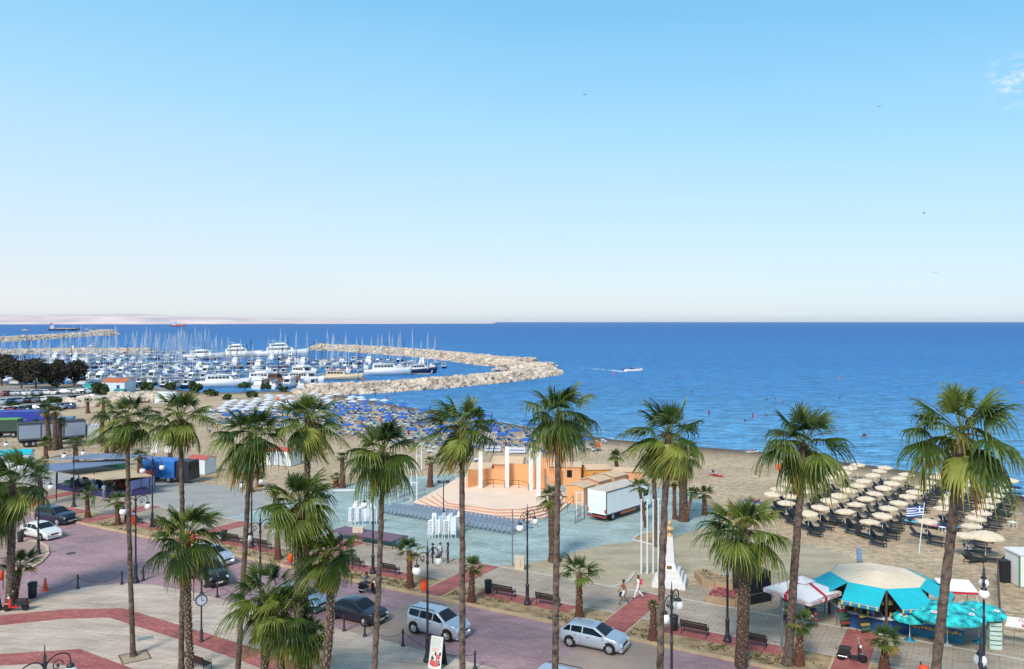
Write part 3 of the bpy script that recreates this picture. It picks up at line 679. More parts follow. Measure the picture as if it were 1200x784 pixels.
MD = [((650, 658), (648, 582), 17, 'fat', 'thick-trunked palm on the blue paving right of the stage', .42, .38),
      ((757, 619), (749, 571), 14, 'small', 'thin palm at the front corner of the white lorry', .14, .13),
      ((724, 570), (722, 536), 12, 'small', 'palm rising behind the orange hut roofs', .28, .22),
      ((801, 611), (800, 535), 26, 'fat', 'thick-trunked tall palm on the sand right of the flagpoles', .42, .36),
      ((791, 609), (790, 566), 11, 'small', 'thin leaning palm left of the thick beach palm', .2, .16),
      ((804, 612), (811, 579), 10, 'small', 'thin palm bending right of the thick beach palm', .17, .13),
      ((826, 604), (825, 580), 14, 'small', 'low palm on the sand left of the shaggy crown', .25, .2),
      ((770, 641), (766, 553), 14, 'smooth', 'slim palm in the white-edged bed behind the flagpoles', .22, .17),
      ((777, 640), (779, 556), 14, 'smooth', 'second slim palm in the white-edged bed, nearer the monument', .22, .17),
      ((504, 571), (505, 542), 9, 'small', 'lone palm on the sand left of the stage', .36, .25),
      ((401, 572), (401, 536), 9, 'small', 'tall small-crowned palm at the edge of the blue paving', .32, .25),
      ((394, 571), (394, 560), 8, 'small', 'stubby palm beside the taller small-crowned one', .3, .26),
      ((280, 556), (278, 542), 7, 'small', 'short beach palm in front of the left white hut', .24, .2),
      ((287, 557), (286, 544), 7, 'small', 'short beach palm nearest the middle of the white huts', .24, .2),
      ((305, 570), (304, 558), 9, 'small', 'short palm by the lamp globe below the white huts', .26, .22),
      ((295, 577), (292, 563), 8, 'small', 'short palm just left of the one by the lamp globe', .26, .22),
      ((201, 547), (199, 519), 9, 'small', 'palm on the sand between the blue lorry and the white hut', .3, .22),
      ((54, 537), (53, 519), 10, 'small', 'short palm in front of the grey trailer', .28, .22),
      ((58, 527), (54, 482), 13, 'fat', 'double-headed tall palm in front of the grey trailer', .4, .3),
      ((64, 527), (64, 483), 10, 'fat', 'tall palm right beside the double-headed one by the trailer', .36, .3),
      ((70, 525), (71, 496), 9, 'fat', 'palm at the right end of the grey trailer', .36, .28),
      ((44, 517), (42, 497), 8, 'small', 'thin palm standing against the grey trailer side', .28, .22),
      ((89, 541), (88, 519), 10, 'small', 'palm behind the double-globe lamp near the fairground ride', .32, .26),
      ((124, 549), (125, 520), 10, 'small', 'palm growing beside the blue-grey ride canopy', .32, .26),
      ((103, 484), (103, 471), 6, 'small', 'distant palm alone on the sand by the boulder bank', .36, .28),
      ((121, 487), (121, 470), 7, 'small', 'distant palm in front of the small white house', .4, .3),
      ((118, 519), (120, 489), 10, 'fat', 'palm on the sand left of the tall left palm crown', .4, .3),
      ((132, 531), (133, 500), 9, 'small', 'palm trunk on the sand under the tall left palm crown', .36, .3),
      ((165, 578), (164, 535), 11, 'small', 'palm in front of the lilac fence panels', .34, .26)]
for k, (b, t, r, kd, lb, r0, r1) in enumerate(MD):
    palm(G(*b), t, r, kd, lb, CRS[k % 3] if r < 15 else CR[k % 6], k * .9, r0, r1)
# square tree pit
mb = MB(); c = G(158, 771); 
for s, (dx, dy, lx, ly) in enumerate(((0, -.75, 1.6, .07), (0, .75, 1.6, .07), (-.75, 0, .07, 1.43), (.75, 0, .07, 1.43))):
    p = Vector((dx, dy, 0)); ca, sa = math.cos(.6), math.sin(.6)
    mb.box(c.x + dx * ca - dy * sa, c.y + dx * sa + dy * ca, .0, lx, ly, .075, .6, 1)
mb.box(c.x, c.y, 0, 1.4, 1.4, .056, .6, 0)
struct('tree_pit', mb, [M('pit_soil', '#a3937c', .95, .2, 3, .6), M('pit_edge', '#6a5648', .9)])

# ------------------------------------------------------------ broadleaf trees and bushes
def leafy(name, label, cat, base, w, h, mat, seed, trunkh=.25, n=420, clumps=7, leaf=.28):
    rg = random.Random(seed); t = thing(name, label, cat, base)
    cs = []
    for i in range(clumps):
        a = rg.uniform(0, 6.28); r = rg.uniform(.05, .36) * w
        cs.append((Vector((math.cos(a) * r, math.sin(a) * r, h * rg.uniform(trunkh + .2, .84))), rg.uniform(.17, .3) * min(w, h * 1.2)))
    if trunkh > .02:
        mb = MB(); mb.tube([(0, 0, 0), (rg.uniform(-.2, .2), 0, h * .3), (0, 0, h * .6)], [w * .035, w * .025, w * .015], 8)
        for c, r in cs[:5]: mb.rod((0, 0, h * .3), c, w * .015, w * .006, 5)
        mb.build('trunk', M('tree_bark', '#4a3b30', .9, .2, 5), t)
    mb = MB()
    for i in range(n):
        c, r = cs[i % len(cs)]; d = Vector((rg.gauss(0, 1), rg.gauss(0, 1), rg.gauss(0, .8))).normalized() * r * rg.uniform(.55, 1.12)
        p = c + d; u = Vector((rg.gauss(0, 1), rg.gauss(0, 1), rg.gauss(0, 1))).normalized(); v = u.orthogonal().normalized(); L_ = leaf * rg.uniform(.7, 1.5)
        if p.z < .05: p.z = .05 + rg.random() * .2
        mb.add([p - u * L_, p + v * L_ * .7, p + u * L_, p - v * L_ * .7], [(0, 1, 2, 3)])
        q = u.cross(v) * L_ * .8; mb.add([p - u * L_, p + q, p + u * L_, p - q], [(0, 1, 2, 3)])
    mb.build('crown', mat, t); return t
dk = M('dark_foliage', '#2f3026', .85, .35, .4, col2='#463f30'); gr = M('green_foliage', '#33492a', .85, .35, .5, col2='#4c5f33')
for k, (px, py, wpx, hpx, lb) in enumerate([(2, 452, 26, 32, 'dark pine cut by the left edge behind the car park'), (25, 455, 22, 30, 'dark pine second from the left edge behind the car park'),
        (42, 456, 25, 34, 'dark pine in the middle of the row behind the car park'), (67, 455, 24, 28, 'dark pine right of the gap in the row behind the car park'), (87, 452, 25, 25, 'rightmost dark pine of the row behind the car park')]):
    p = G(px, py); s = p.y / F; leafy('pine_tree', lb, 'tree', p, wpx * s * 1.25, hpx * s * 1.12, dk, k, .12, 1700, 12, .42)
for k, (px, py, wpx, hpx, lb) in enumerate([(62, 477, 28, 15, 'wide green bush in front of the parked cars'), (118, 463, 20, 15, 'round green bush left of the small white house'), (171, 457, 34, 11, 'long low bush right of the small white house'),
        (201, 457, 14, 11, 'green bush above the white kiosk tent'), (228, 460, 14, 14, 'dark rounded bush in front of the moored cruisers'), (246, 464, 20, 9, 'low bush right of the dark rounded one'), (287, 457, 20, 10, 'umbrella-shaped tree on the shore before the marina'),
        (311, 456, 16, 7, 'low shrub right of the umbrella-shaped tree'), (294, 465, 22, 8, 'spreading shrub on the sand before the marina'), (266, 468, 12, 6, 'small shrub at the back of the blue parasols'), (332, 459, 14, 6, 'small shrub where the breakwater meets the shore'),
        (16, 477, 20, 8, 'low hedge bush at left in front of the parked cars'), (38, 470, 26, 8, 'hedge between two rows of parked cars'), (33, 488, 10, 8, 'small shrub behind the blue lorry tarpaulin'), (332, 474, 12, 5, 'small shrub on the upper beach')]):
    p = G(px, py); s = p.y / F; leafy('bush', lb, 'bush', p, wpx * s * 1.05, hpx * s * .85, gr, 50 + k, .02 if k != 6 else .35, 700, 9, .3)

# ------------------------------------------------------------ lamps, benches, bins, bollards
iron = M('black_iron', '#2c3038', .45, .15, 4); globem = M('opal_globe', '#e9e6e2', .25, .02, 2)
def make_lamp():
    t = thing('street_lamp', 'lamp', 'street lamp')
    mb = MB(); mb.lathe([(.26, 0), (.27, .1), (.2, .22), (.17, .3), (.19, .36), (.13, .5), (.12, 1.25), (.15, 1.3), (.15, 1.36), (.1, 1.45)], 12); mb.build('base', iron, t)
    mb = MB(); mb.lathe([(.075, 1.45), (.065, 4.0), (.09, 4.03), (.09, 4.12), (.06, 4.15), (.055, 5.7), (.1, 5.75), (.1, 5.85), (.06, 5.9), (.075, 6.3), (.1, 6.36), (.05, 6.45), (.07, 6.6), (.03, 6.72), (.015, 7.1)], 10); mb.build('pole', iron, t)
    for s in (-1, 1):
        mb = MB(); pts = [(s * .06, 0, 5.8)] + [(s * (.55 - .5 * math.cos(a)), 0, 6.15 + .38 * math.sin(a)) for a in [PI * k / 9 for k in range(0, 10)]]
        pts += [(s * 1.05, 0, 6.05), (s * 1.05, 0, 5.95)]
        mb.tube(pts, .03, 6)
        sp = [(s * (.5 + (.26 - .022 * k) * math.cos(k * .75)), 0, 6.08 + (.26 - .022 * k) * math.sin(k * .75)) for k in range(11)]
        mb.tube(sp, .024, 5); mb.ball((s * .5, 0, 6.08), .05, 6)
        mb.lathe([(.04, .16), (.14, .1), (.16, 0), (.12, -.02)], 10, (s * 1.05, 0, 5.83))
        arm = mb.build('scroll_arm', iron, t)
        g = MB(); g.ball((s * 1.05, 0, 5.6), .27, 14); g.build('globe', globem, arm)
    return t
LP = Maker(make_lamp())
AV = math.atan2(.866, .5)
for (x, y, z, lb) in [(1.08, 56.6, .1, 'double-globe iron lamp between two benches in front of the blue paving'), (13.4, 50, .1, 'double-globe iron lamp whose head is hidden in the shaggy palm crown'),
        (-11, 63.6, .1, 'double-globe iron lamp left of the staging deck'), (-23, 71, .1, 'double-globe iron lamp behind the tall leaning palm at left centre'),
        (-34.9, 78, .1, 'double-globe iron lamp standing in front of the lilac fence panels'), (-47.1, 86.4, .1, 'double-globe iron lamp in front of the fairground ride canopy'), (-59.3, 92.5, .1, 'double-globe iron lamp cut by the left edge'),
        (25.3, 43.1, .1, 'double-globe iron lamp behind the nearest right-hand one by the mesh fence')]:
    LP((x, y, z), AV, lb, None)
for (p, lb) in [(G(501, 776), 'double-globe iron lamp beside the flowered pavement board'), (ROW(787, 38.4), 'double-globe iron lamp in front of the white monument'), (ROW(305, 38.4), 'double-globe iron lamp rising out of the bottom palm cluster'),
        (G(159, 683), 'double-globe iron lamp on the near side of the road junction'), (G(45, 651), 'double-globe iron lamp on the traffic island by the white saloon'), (ROW(1149, 38.4), 'double-globe iron lamp lowest at the bottom right corner'), (Vector((-18.6, 32, 0)), 'scroll-armed lamp head poking up at the bottom left')]:
    LP((p.x, p.y, .05), AV, lb, None)

woodm = M('bench_wood', '#35201a', .6, .2, 3); binm = M('bin_black', '#23262c', .5, .1, 4); orm = M('bin_orange', '#e2501f', .5, .08, 3)
def make_bench():
    t = thing('park_bench', 'bench', 'bench')
    mb = MB()
    for k in range(4): mb.box(0, -.12 + .13 * k, .43, 1.75, .1, .035)
    mb.build('seat', woodm, t); mb = MB()
    for k in range(3): mb.box(0, .36 + .03 * k, .54 + .14 * k, 1.75, .03, .1)
    mb.build('backrest', woodm, t)
    for s in (-.8, .8):
        mb = MB(); mb.tube([(s, -.2, 0), (s, -.16, .4), (s, .3, .42), (s, .46, .95)], .028, 6); mb.tube([(s, .42, 0), (s, .3, .42)], .028, 6); mb.tube([(s, -.18, .4), (s, -.14, .62), (s, .3, .64)], .022, 6)
        mb.build('leg', iron, t)
    return t
BN = Maker(make_bench())
def make_bin():
    t = thing('litter_bin', 'bin', 'litter bin')
    MB().lathe([(.2, 0), (.24, .06), (.26, .75), (.24, .78)], 14).build('body', binm, t)
    MB().lathe([(.27, .78), (.29, .82), (.29, .92), (.2, .98), (.06, 1.0)], 14).build('lid', binm, t); return t
BI = Maker(make_bin())
RB = ANG_D + PI     # back of the bench to the road
spots = [(13.4, 'right of the shaggy-trunked palm'), (27.5, 'in front of the blue paving'), (41.6, 'behind the silver people carrier'), (55.7, 'behind the bottom palm cluster'), (69.8, 'beside the pushchair at the far left kerb')]
for a0, w_ in spots:
    p = UV(a0 + 2.1, 50.2, .104); BN(p, RB, 'wooden bench, left one of the pair ' + w_ if a0 > 14 else 'slatted wooden bench left of the lamp and the shaggy-trunked palm')
    p = UV(a0 - 1.5, 50.2, .104); BN(p, RB, 'wooden bench, right one of the pair ' + w_ if a0 > 14 else 'slatted wooden bench just right of the shaggy-trunked palm')
    p = UV(a0 + 3.5, 50.2, .104)
    BI(p, 0, {13.4: 'black litter bin beside the bench near the monument', 27.5: 'black litter bin beside the bench in front of the blue paving', 41.6: 'black litter bin beside the bench behind the scooter rider', 55.7: 'black litter bin beside the bench behind the tall leaning palm', 69.8: 'black litter bin beside the bench at the far left kerb'}[a0])
BI(G(24, 635, .12), 0, 'black litter bin on the traffic island behind the white saloon'); BI(G(38, 700, .05), 0, 'black litter bin next to the orange traffic cone', scale=1.15)
BN(G(234, 783, .05), math.radians(-32) + PI, 'slatted red-brown bench at the bottom edge beside the clock post')
def make_hbin():
    t = thing('hanging_bin', 'bin', 'litter bin'); MB().lathe([(.16, 0), (.2, .04), (.22, .5), (.2, .55), (.21, .6), (.1, .66)], 10).build('tub', orm, t)
    MB().box(-.24, 0, .15, .05, .1, .35).build('bracket', iron, t); return t
HB = Maker(make_hbin())
for (base, tx, ty, lb) in [(G(45, 651), 42, 587, 'on the traffic island lamp'), (G(159, 683), 157.5, 609, 'on the lamp at the road junction'), (G(501, 776), 498, 684, 'on the lamp by the flowered board'), (ROW(342, 47.8), 342, 653, 'by the young palm behind the bottom cluster'), (ROW(228, 38.4), 227.5, 628, 'inside the left palm cluster'), (G(4, 690), 4, 674, 'near the palm at the left edge'), (ROW(1082, 38.4), 1081, 787, 'at the bottom edge right of centre')]:
    z = H - (ty - HY) * base.y / F - .3
    o = HB(((tx - 600) * base.y / F - .05, base.y - .22, max(z, .05)), -PI / 2, 'bright orange litter bin ' + lb)
    if lb.startswith(('by', 'inside', 'near', 'at')):
        zz = o.location.z; MB().rod((-.27, 0, -zz), (-.27, 0, .7), .035, n=8).build('post', iron, o)
def make_bollard():
    t = thing('bollard', 'b', 'bollard'); MB().lathe([(.13, 0), (.13, .08), (.08, .16), (.06, .3), (.055, .8), (.085, .83), (.085, .88), (.05, .93), (.07, 1.0), (.03, 1.07)], 10).build('post', iron, t); return t
BO = Maker(make_bollard())
bp_ = [(92.5, 689), (144, 684), (169, 679), (237, 694.6), (255.5, 698.5), (366, 729.5), (403.7, 738.3), (428, 744.6), (472.6, 756), (556.8, 783)]
# nudge each onto the paving side of the road edge
for (x, y) in bp_: BO(G(x, y, .05) + Vector((0, -.15, 0)), 0, 'black iron bollard along the near edge of the road', 'bollards along the near edge of the road')
def chain(p, q, lb):
    mb = MB(); pts = []
    for k in range(9):
        t = k / 8; v = p.lerp(q, t); v.z = .9 - .55 * 4 * t * (1 - t) + .05; pts.append(v - p)
    mb.tube(pts, .018, 5); o = mb.build('chain', iron); o.location = (p.x, p.y, 0); tag(o, lb, 'chain')
P_ = [G(x, y, .05) + Vector((0, -.15, 0)) for x, y in bp_]
chain(P_[0], P_[1], 'sagging black chain between bollards at the road junction'); chain(P_[7], P_[8], 'sagging black chain between bollards left of the flowered board')
chain(P_[8], P_[9], 'sagging black chain behind the flowered board'); chain(P_[4], P_[5], 'sagging black chain in front of the dark off-roader'); chain(G(40, 700), P_[0], 'sagging black chain from the litter bin to the first bollard')
t = thing('traffic_cone', 'orange traffic cone on the road beside the black bin', 'traffic cone', G(53, 692))
MB().lathe([(.19, .04), (.05, .95), (.03, .96)], 12).build('cone', orm, t); MB().box(0, 0, 0, .45, .45, .04).build('base', orm, t)
# clock post
t = thing('clock_post', 'slender black clock on a post standing on the red paving band', 'clock', G(236, 752, .05), .5)
MB().lathe([(.14, 0), (.14, .05), (.1, .12), (.1, .75), (.06, .8), (.045, 2.2), (.07, 2.25)], 12).build('post', iron, t)
fm = M('clock_face', '#b9c7d6', .3, .04)
k = MB().rod((0, -.09, 2.6), (0, .09, 2.6), .36, n=24).build('case', iron, t)
MB().rod((0, -.1, 2.6), (0, -.092, 2.6), .3, n=24).build('face', fm, k)
mb = MB(); mb.box(0, -.108, 2.6, .03, .01, .24); mb.box(.07, -.108, 2.59, .16, .01, .03)
for q in range(12): a = q * PI / 6; mb.box(.26 * math.cos(a), -.106, 2.6 + .26 * math.sin(a) - .015, .025, .008, .03)
mb.build('hands', iron, k)
# covers in the paving
for (x, y, c, lb) in [(170, 749, '#77857f', 'green-grey inspection cover set in the cream paving'), (199, 757, '#b3a99c', 'pale inspection cover next to the red band')]:
    p = G(x, y); o = MB().box(0, 0, .045, .95, .55, .015, 0).build('inspection_cover', M('cover' + c, c, .7)); o.location = p; o.rotation_euler[2] = .5; tag(o, lb, 'manhole cover')
p = G(83, 648.5); o = MB().rod((0, 0, 0), (0, 0, .008), .42, n=20).build('inspection_cover', M('iron_cover', '#4c4048', .6)); o.location = p; tag(o, 'round iron cover in the middle of the road junction', 'manhole cover')
# ------------------------------------------------------------ vehicles
glassm = M('car_glass', '#141a22', .1, .05, 1, spec=.35); tyrem = M('tyre', '#17171a', .85, .1, 5); rimm = M('alloy', '#b9bcc0', .3, .05, 8, metal=.7)
headm = M('headlight_glass', '#dfe6ea', .12, .03, 5, spec=.8); tailm = M('tail_light', '#a01a1a', .2, .05, 5); blackp = M('black_plastic', '#1d1e21', .6, .1, 6); platem = M('number_plate', '#d9d6c2', .5, .03, 5)
def paint(name, c, metal=.0): return M('paint_' + name, c, .32, .03, 1, metal=metal, coat=.6)
def lerp_prof(prof, x):
    for i in range(len(prof) - 1):
        if prof[i][0] <= x <= prof[i + 1][0]:
            t = (x - prof[i][0]) / max(1e-6, prof[i + 1][0] - prof[i][0]); return prof[i][1] + (prof[i + 1][1] - prof[i][1]) * t
    return prof[-1][1] if x > prof[-1][0] else prof[0][1]
def make_car(name, label, cat, pm, L_, W, prof, xw, xf, xr, xb, zb, wr=.32, glassx=None, fine=True, rails=False, wb=None):
    """prof: top outline rear to front; xw windscreen foot, xf front roof edge, xr rear roof edge, xb rear glass foot, zb belt height"""
    t = thing(name, label, cat)
    hl = L_ / 2; xs = sorted(set([-hl + L_ * i / 30 for i in range(31)] + [xw, xf, xr, xb, -hl + .04, hl - .04]))
    zt = lambda x: lerp_prof(prof, x)
    belt = lambda x: min(zt(x), zb + .05 * (-x) / hl)
    def hw(x):
        u = abs(x) / hl; k = 1 - .10 * u ** 4 - (.12 * max(0, u - .9) / .1 if u > .9 else 0); return W / 2 * k
    def sec(x):
        w = hw(x); b = belt(x); z = zt(x); g = z - b
        wrf = w * .95 - max(0, g) * .38 if g > .08 else w * .93
        bot = .2 + .1 * max(0, (abs(x) / hl - .88) / .12)
        return [(w * .9, bot), (w * .985, bot + .14), (w, .5), (w * .985, b - .06 if b > .6 else b), (w * .95, b), (wrf, z - .05 if g > .08 else z), (wrf * .86, z), (wrf * .45, z + .018), (0, z + .025)]
    mb = MB(); ss = [sec(x) for x in xs]; m = len(ss[0])
    vs = []
    for x, s in zip(xs, ss):
        vs += [(x, y, z) for y, z in s] + [(x, -y, z) for y, z in s[:-1]][::-1]
    q = 2 * m - 1
    fs = [(i * q + j, i * q + (j + 1), (i + 1) * q + (j + 1), (i + 1) * q + j) for i in range(len(xs) - 1) for j in range(q - 1)]
    fs += [(i * q + q - 1, i * q, (i + 1) * q, (i + 1) * q + q - 1) for i in range(len(xs) - 1)]
    fs += [tuple(range(q)), tuple(range((len(xs) - 1) * q + q - 1, (len(xs) - 1) * q - 1, -1))]
    mb.add(vs, fs, 0, True); body = mb.build('body', pm, t)
    # glasshouse
    def side(x, k, s, off=.012):
        a = sec(x); p3 = Vector((x, a[4][0], a[4][1])); p4 = Vector((x, a[5][0], a[5][1])); p = p3.lerp(p4, k); return (x, s * (p.y + off), p.z + .003)
    wins = glassx or [(xb + .12, (xb + xr) / 2 + .35), ((xb + xr) / 2 + .42, (xf + xr) / 2 + .05), ((xf + xr) / 2 + .12, xw - .12)]
    for s in (1, -1):
        for w0, w1 in wins:
            g = MB(); n = 8; v = []
            for i in range(n + 1):
                x = w0 + (w1 - w0) * i / n
                if zt(x) - belt(x) < .14: top = .5
                else: top = .9
                v += [side(x, .1, s), side(x, top, s)]
            f = [(2 * i, 2 * i + 1, 2 * i + 3, 2 * i + 2) for i in range(n)]
            f = [x_ if s < 0 else x_[::-1] for x_ in f]
            g.add(v, f); g.build('side_window', glassm, t)
    for nm, x0, x1 in (('windscreen', xf + .06, xw - .04), ('rear_window', xb + .06, xr - .05)):
        g = MB(); v = []; n = 6
        for i in range(n + 1):
            x = x0 + (x1 - x0) * i / n; a = sec(x); yy = a[6][0] * (.98 if nm[0] == 'w' else .95)
            for k in (-1, -.5, 0, .5, 1):
                z = a[6][1] if abs(k) == 1 else (a[7][1] if abs(k) == .5 else a[8][1]); v.append((x, yy * k, z + .012))
        g.add(v, [(i * 5 + j, (i + 1) * 5 + j, (i + 1) * 5 + j + 1, i * 5 + j + 1) for i in range(n) for j in range(4)], 0, True); g.build(nm, glassm, t)
    # wheels in dark arches
    wbx = wb or (-hl * .62, hl * .64)
    for x in wbx:
        for s in (1, -1):
            y = hw(x)
            MB().rod((x, s * (y - .1), wr + .03), (x, s * (y + .006), wr + .03), wr + .065, n=20).build('wheel_arch', blackp, t)
            w_ = MB().rod((x, s * (y - .17), wr), (x, s * (y + .02), wr), wr, n=20).build('wheel', tyrem, t)
            g = MB().rod((x, s * (y), wr), (x, s * (y + .03), wr), wr * .62, n=16)
            for k in range(5):
                a = k * 2 * PI / 5; g.rod((x, s * (y + .035), wr), (x + math.cos(a) * wr * .58, s * (y + .035), wr + math.sin(a) * wr * .58), .035, .03, 5, caps=False)
            g.build('rim', rimm, w_)
    fz = zt(hl - .15)
    for s in (1, -1):
        yy = s * hw(hl - .1) * .74
        MB().box(hl - .14, yy, fz - .2, .22, .34, .15, -s * .28, top=.9).build('headlight', headm, t)
        MB().box(-hl + .05, s * hw(-hl) * .84, belt(-hl + .1) - .33, .12, .2, .26, 0).build('tail_light', tailm, t)
        if fine: MB().box(xw - .18, s * (hw(xw) + .07), belt(xw) - .02, .12, .16, .13, 0, top=.8).build('mirror', pm, t)
    MB().box(hl - .1, 0, .2, .25, W * .8, .18, 0, top=.95).build('bumper', blackp if not fine else pm, t)
    MB().box(hl - .02, 0, .5, .06, W * .4, .12).build('grille', blackp, t)
    MB().box(hl + .03, 0, .33, .02, .5, .11).build('number_plate', platem, t)
    if fine:
        mb = MB()
        for s in (1, -1):
            for x in (xf - .1 - (xf - xr) * .45,): mb.rod((x, s * (hw(x) + .004), .32), (x, s * (hw(x) * .975 + .004), belt(x) - .05), .008, n=4)
            for x in (xf - .35, xf - .35 - (xf - xr) * .5): mb.box(x, s * (hw(x) + .006), belt(x) - .16, .15, .02, .03)
        mb.build('door_trim', blackp, t)
    if rails:
        for s in (1, -1): MB().tube([(xr + .1, s * W * .33, zt(xr)), (xr + .25, s * W * .34, zt(xr) + .09), (xf - .3, s * W * .34, zt(xf) + .09), (xf - .15, s * W * .33, zt(xf))], .022, 6).build('roof_rail', blackp, t)
    return t
def hatch(label, pm, name='parked_car', cat='car', L_=4.1):
    return make_car(name, label, cat, pm, L_, 1.7, [(-L_/2, .5), (-L_/2 + .04, .92), (-L_/2 + .3, 1.1), (-L_/2 + .62, 1.38), (-.6, 1.42), (.25, 1.4), (1.05, .98), (1.75, .84), (L_/2 - .03, .62), (L_/2, .5)], 1.08, .28, -L_/2 + .65, -L_/2 + .18, .93)
def saloon(label, pm, L_=4.4, fine=True, name='parked_car'):
    return make_car(name, label, 'car', pm, L_, 1.74, [(-L_/2, .5), (-L_/2 + .03, .93), (-1.55, 1.0), (-.85, 1.36), (-.3, 1.41), (.35, 1.39), (1.15, .96), (1.85, .84), (L_/2 - .03, .62), (L_/2, .5)], 1.18, .38, -.85, -1.5, .92, fine=fine)
def suv(label, pm, L_=4.4, h=1.68, rails=True, name='parked_car', zb=1.05):
    return make_car(name, label, 'car', pm, L_, 1.76, [(-L_/2, .55), (-L_/2 + .04, 1.05), (-L_/2 + .12, h - .18), (-L_/2 + .3, h - .03), (-.5, h), (.35, h - .03), (1.1, 1.1), (1.8, 1.0), (L_/2 - .04, .78), (L_/2, .6)], 1.12, .38, -L_/2 + .24, -L_/2 + .06, zb, .36, rails=rails,
        glassx=[(-L_/2 + .3, -.95), (-.87, .1), (.17, 1.0)])
silver = paint('silver', '#c0cad6', .5); dark = paint('midnight', '#10162a'); navy = paint('navy', '#141c36'); whitep = paint('white', '#d5d5d2'); paleb = paint('pale_blue', '#8fa9c0', .3); blk = paint('black', '#0f1013')
def put(o, px, py, head, z=0.0, dz=0):
    p = G(px, py, z); o.location = (p.x, p.y, z + dz); o.rotation_euler[2] = head
put(hatch('silver three-door hatchback driving towards the right past the young palm', silver), 696, 757, ANG_D + .04)
o = suv('silver people carrier with dark side glass parked behind the flowered board', silver, 4.1, 1.62); put(o, 513, 742, ANG_D - .02)
o = saloon('midnight blue saloon parked left of the bollards in the foreground', dark, 4.3); put(o, 418, 725, ANG_D + .0)
o = hatch('pale blue hatchback half hidden by the bristly palm trunks', paleb); put(o, 352, 711, ANG_D)
o = suv('black off-road car with roof rails parked beside the left palm cluster', blk); put(o, 245, 680, ANG_D - .35)
o = hatch('light silver car just behind the black off-roader', silver); put(o, 248, 659, ANG_D - .05)
o = suv('blue-silver people carrier cut by the bottom edge below the hatchback', silver, 4.5); put(o, 674, 826, ANG_D)
o = suv('navy people carrier in the road junction behind the white saloon', navy, 4.4, 1.6, False); put(o, 65, 612, ANG_D + .1)
sal = saloon('white saloon with black swirl door decal entering the road junction', whitep, 4.5); put(sal, 47, 629, ANG_D + .02)
mb = MB()
for k in range(3):
    pts = [(-.75 + .1 * k + .42 * math.cos(a) , -.887, .62 + .06 * k + (.2 - .05 * k) * math.sin(a)) for a in [PI * (.1 + .16 * j + .3 * k) for j in range(7)]]
    mb.tube(pts, [.008, .03, .045, .05, .04, .02, .006], 5)
mb.build('swirl_decal', blackp, sal)
o = saloon('dark saloon partly hidden behind the left-edge palms', blk); put(o, 3, 604, ANG_D)
# distant car park: few shared shapes, several paints
far_spec = [('white', '#d8d8d6'), ('silver', '#9fa8b0'), ('black', '#14161a'), ('red', '#8c2320'), ('blue', '#2b4a80'), ('grey', '#5b6068')]
protos = []
for i, (nm, c) in enumerate(far_spec):
    pm = paint(nm, c); f = saloon if i % 2 else (lambda l, p, **k: hatch(l, p))
    lb = '%s car standing in the distant car park by the marina' % nm
    o = (saloon(lb, pm, fine=False) if i % 2 else hatch(lb, pm)); o['group'] = nm + ' cars in the distant car park'; protos.append(Maker(o))
rg = random.Random(31)
rows = [(2, 82, 484.5, 478.5, 11, 0), (3, 70, 474, 470, 9, 0), (80, 112, 470, 468, 4, .1), (4, 118, 464, 460.5, 15, 0), (100, 180, 455.5, 454, 5, 0), (2, 34, 498, 496, 5, 0)]
for (xa, xb, ya, yb, n, dd) in rows:
    for k in range(n):
        t = (k + rg.uniform(.2, .8)) / n; p = G(xa + (xb - xa) * t, ya + (yb - ya) * t)
        i = rg.choice([0, 0, 0, 1, 1, 1, 2, 2, 3, 4, 5])
        protos[i]((p.x, p.y, .03), rg.choice([0, PI]) + rg.uniform(-.3, .3) + dd + (PI / 2 if rg.random() < .35 else 0))

def wheels(t, xs, y, r=.45, w=.28):
    for x in xs:
        for s in (1, -1):
            q = MB().rod((x, s * y, r), (x, s * (y - w), r), r, n=16).build('wheel', tyrem, t); MB().rod((x, s * (y + .01), r), (x, s * (y - .02), r), r * .5, n=12).build('rim', rimm, q)
# white box lorry beside the stage
wp = M('lorry_white', '#eff3f5', .5, .04, .6); t = thing('box_lorry', 'white box lorry with roll-up rear door parked beside the orange huts', 'lorry')
ra, rb_ = G(711, 613, .06), G(752, 600, .06); hd = math.atan2(4.7, 4.2); t.rotation_euler[2] = hd
d_ = Vector((math.cos(hd), math.sin(hd), 0)); t.location = ra + d_ * 3.3 + Vector((-d_.y, d_.x, 0)) * 1.2
b = MB().box(0, 0, .75, 6.6, 2.4, 2.3).build('cargo_box', wp, t)
MB().box(0, 0, 3.05, 6.62, 2.42, .05).build('roof', M('lorry_roof', '#c4b8a8', .8, .12, 1.5), b)
fr = MB()
for z in (.72, 2.98):
    for s in (1, -1): fr.box(0, s * 1.2, z, 6.66, .06, .1)
for s in (1, -1): fr.box(-3.3, s * 1.17, .75, .07, .09, 2.3)
fr.build('edge_trim', M('lorry_trim', '#4a4f63', .5), b)
dr = MB()
for k in range(7): dr.box(-3.31, 0, .95 + k * .27, .05, 2.1, .255)
dr = dr.build('rear_door', M('lorry_door', '#dde2e6', .5, .05, 2), b)
MB().box(-3.35, .1, 1.75, .02, 1.0, .45).build('door_panel', M('lorry_panel', '#e4e4e2', .5), dr)
MB().box(-.1, 0, .5, 6.2, 1.0, .2).build('chassis', blackp, t); MB().box(-3.3, 0, .42, .12, 2.3, .16).build('rear_bumper', M('bumper_red', '#8d4031', .6), t)
for s in (1, -1):
    MB().box(-3.36, s * 1.05, .95, .05, .16, .34).build('tail_light', M('lorry_tail', '#c05a28', .4), t)
    MB().box(.6, s * 1.18, .42, 2.8, .04, .28).build('side_guard', M('side_guard', '#b06a42', .6), t)
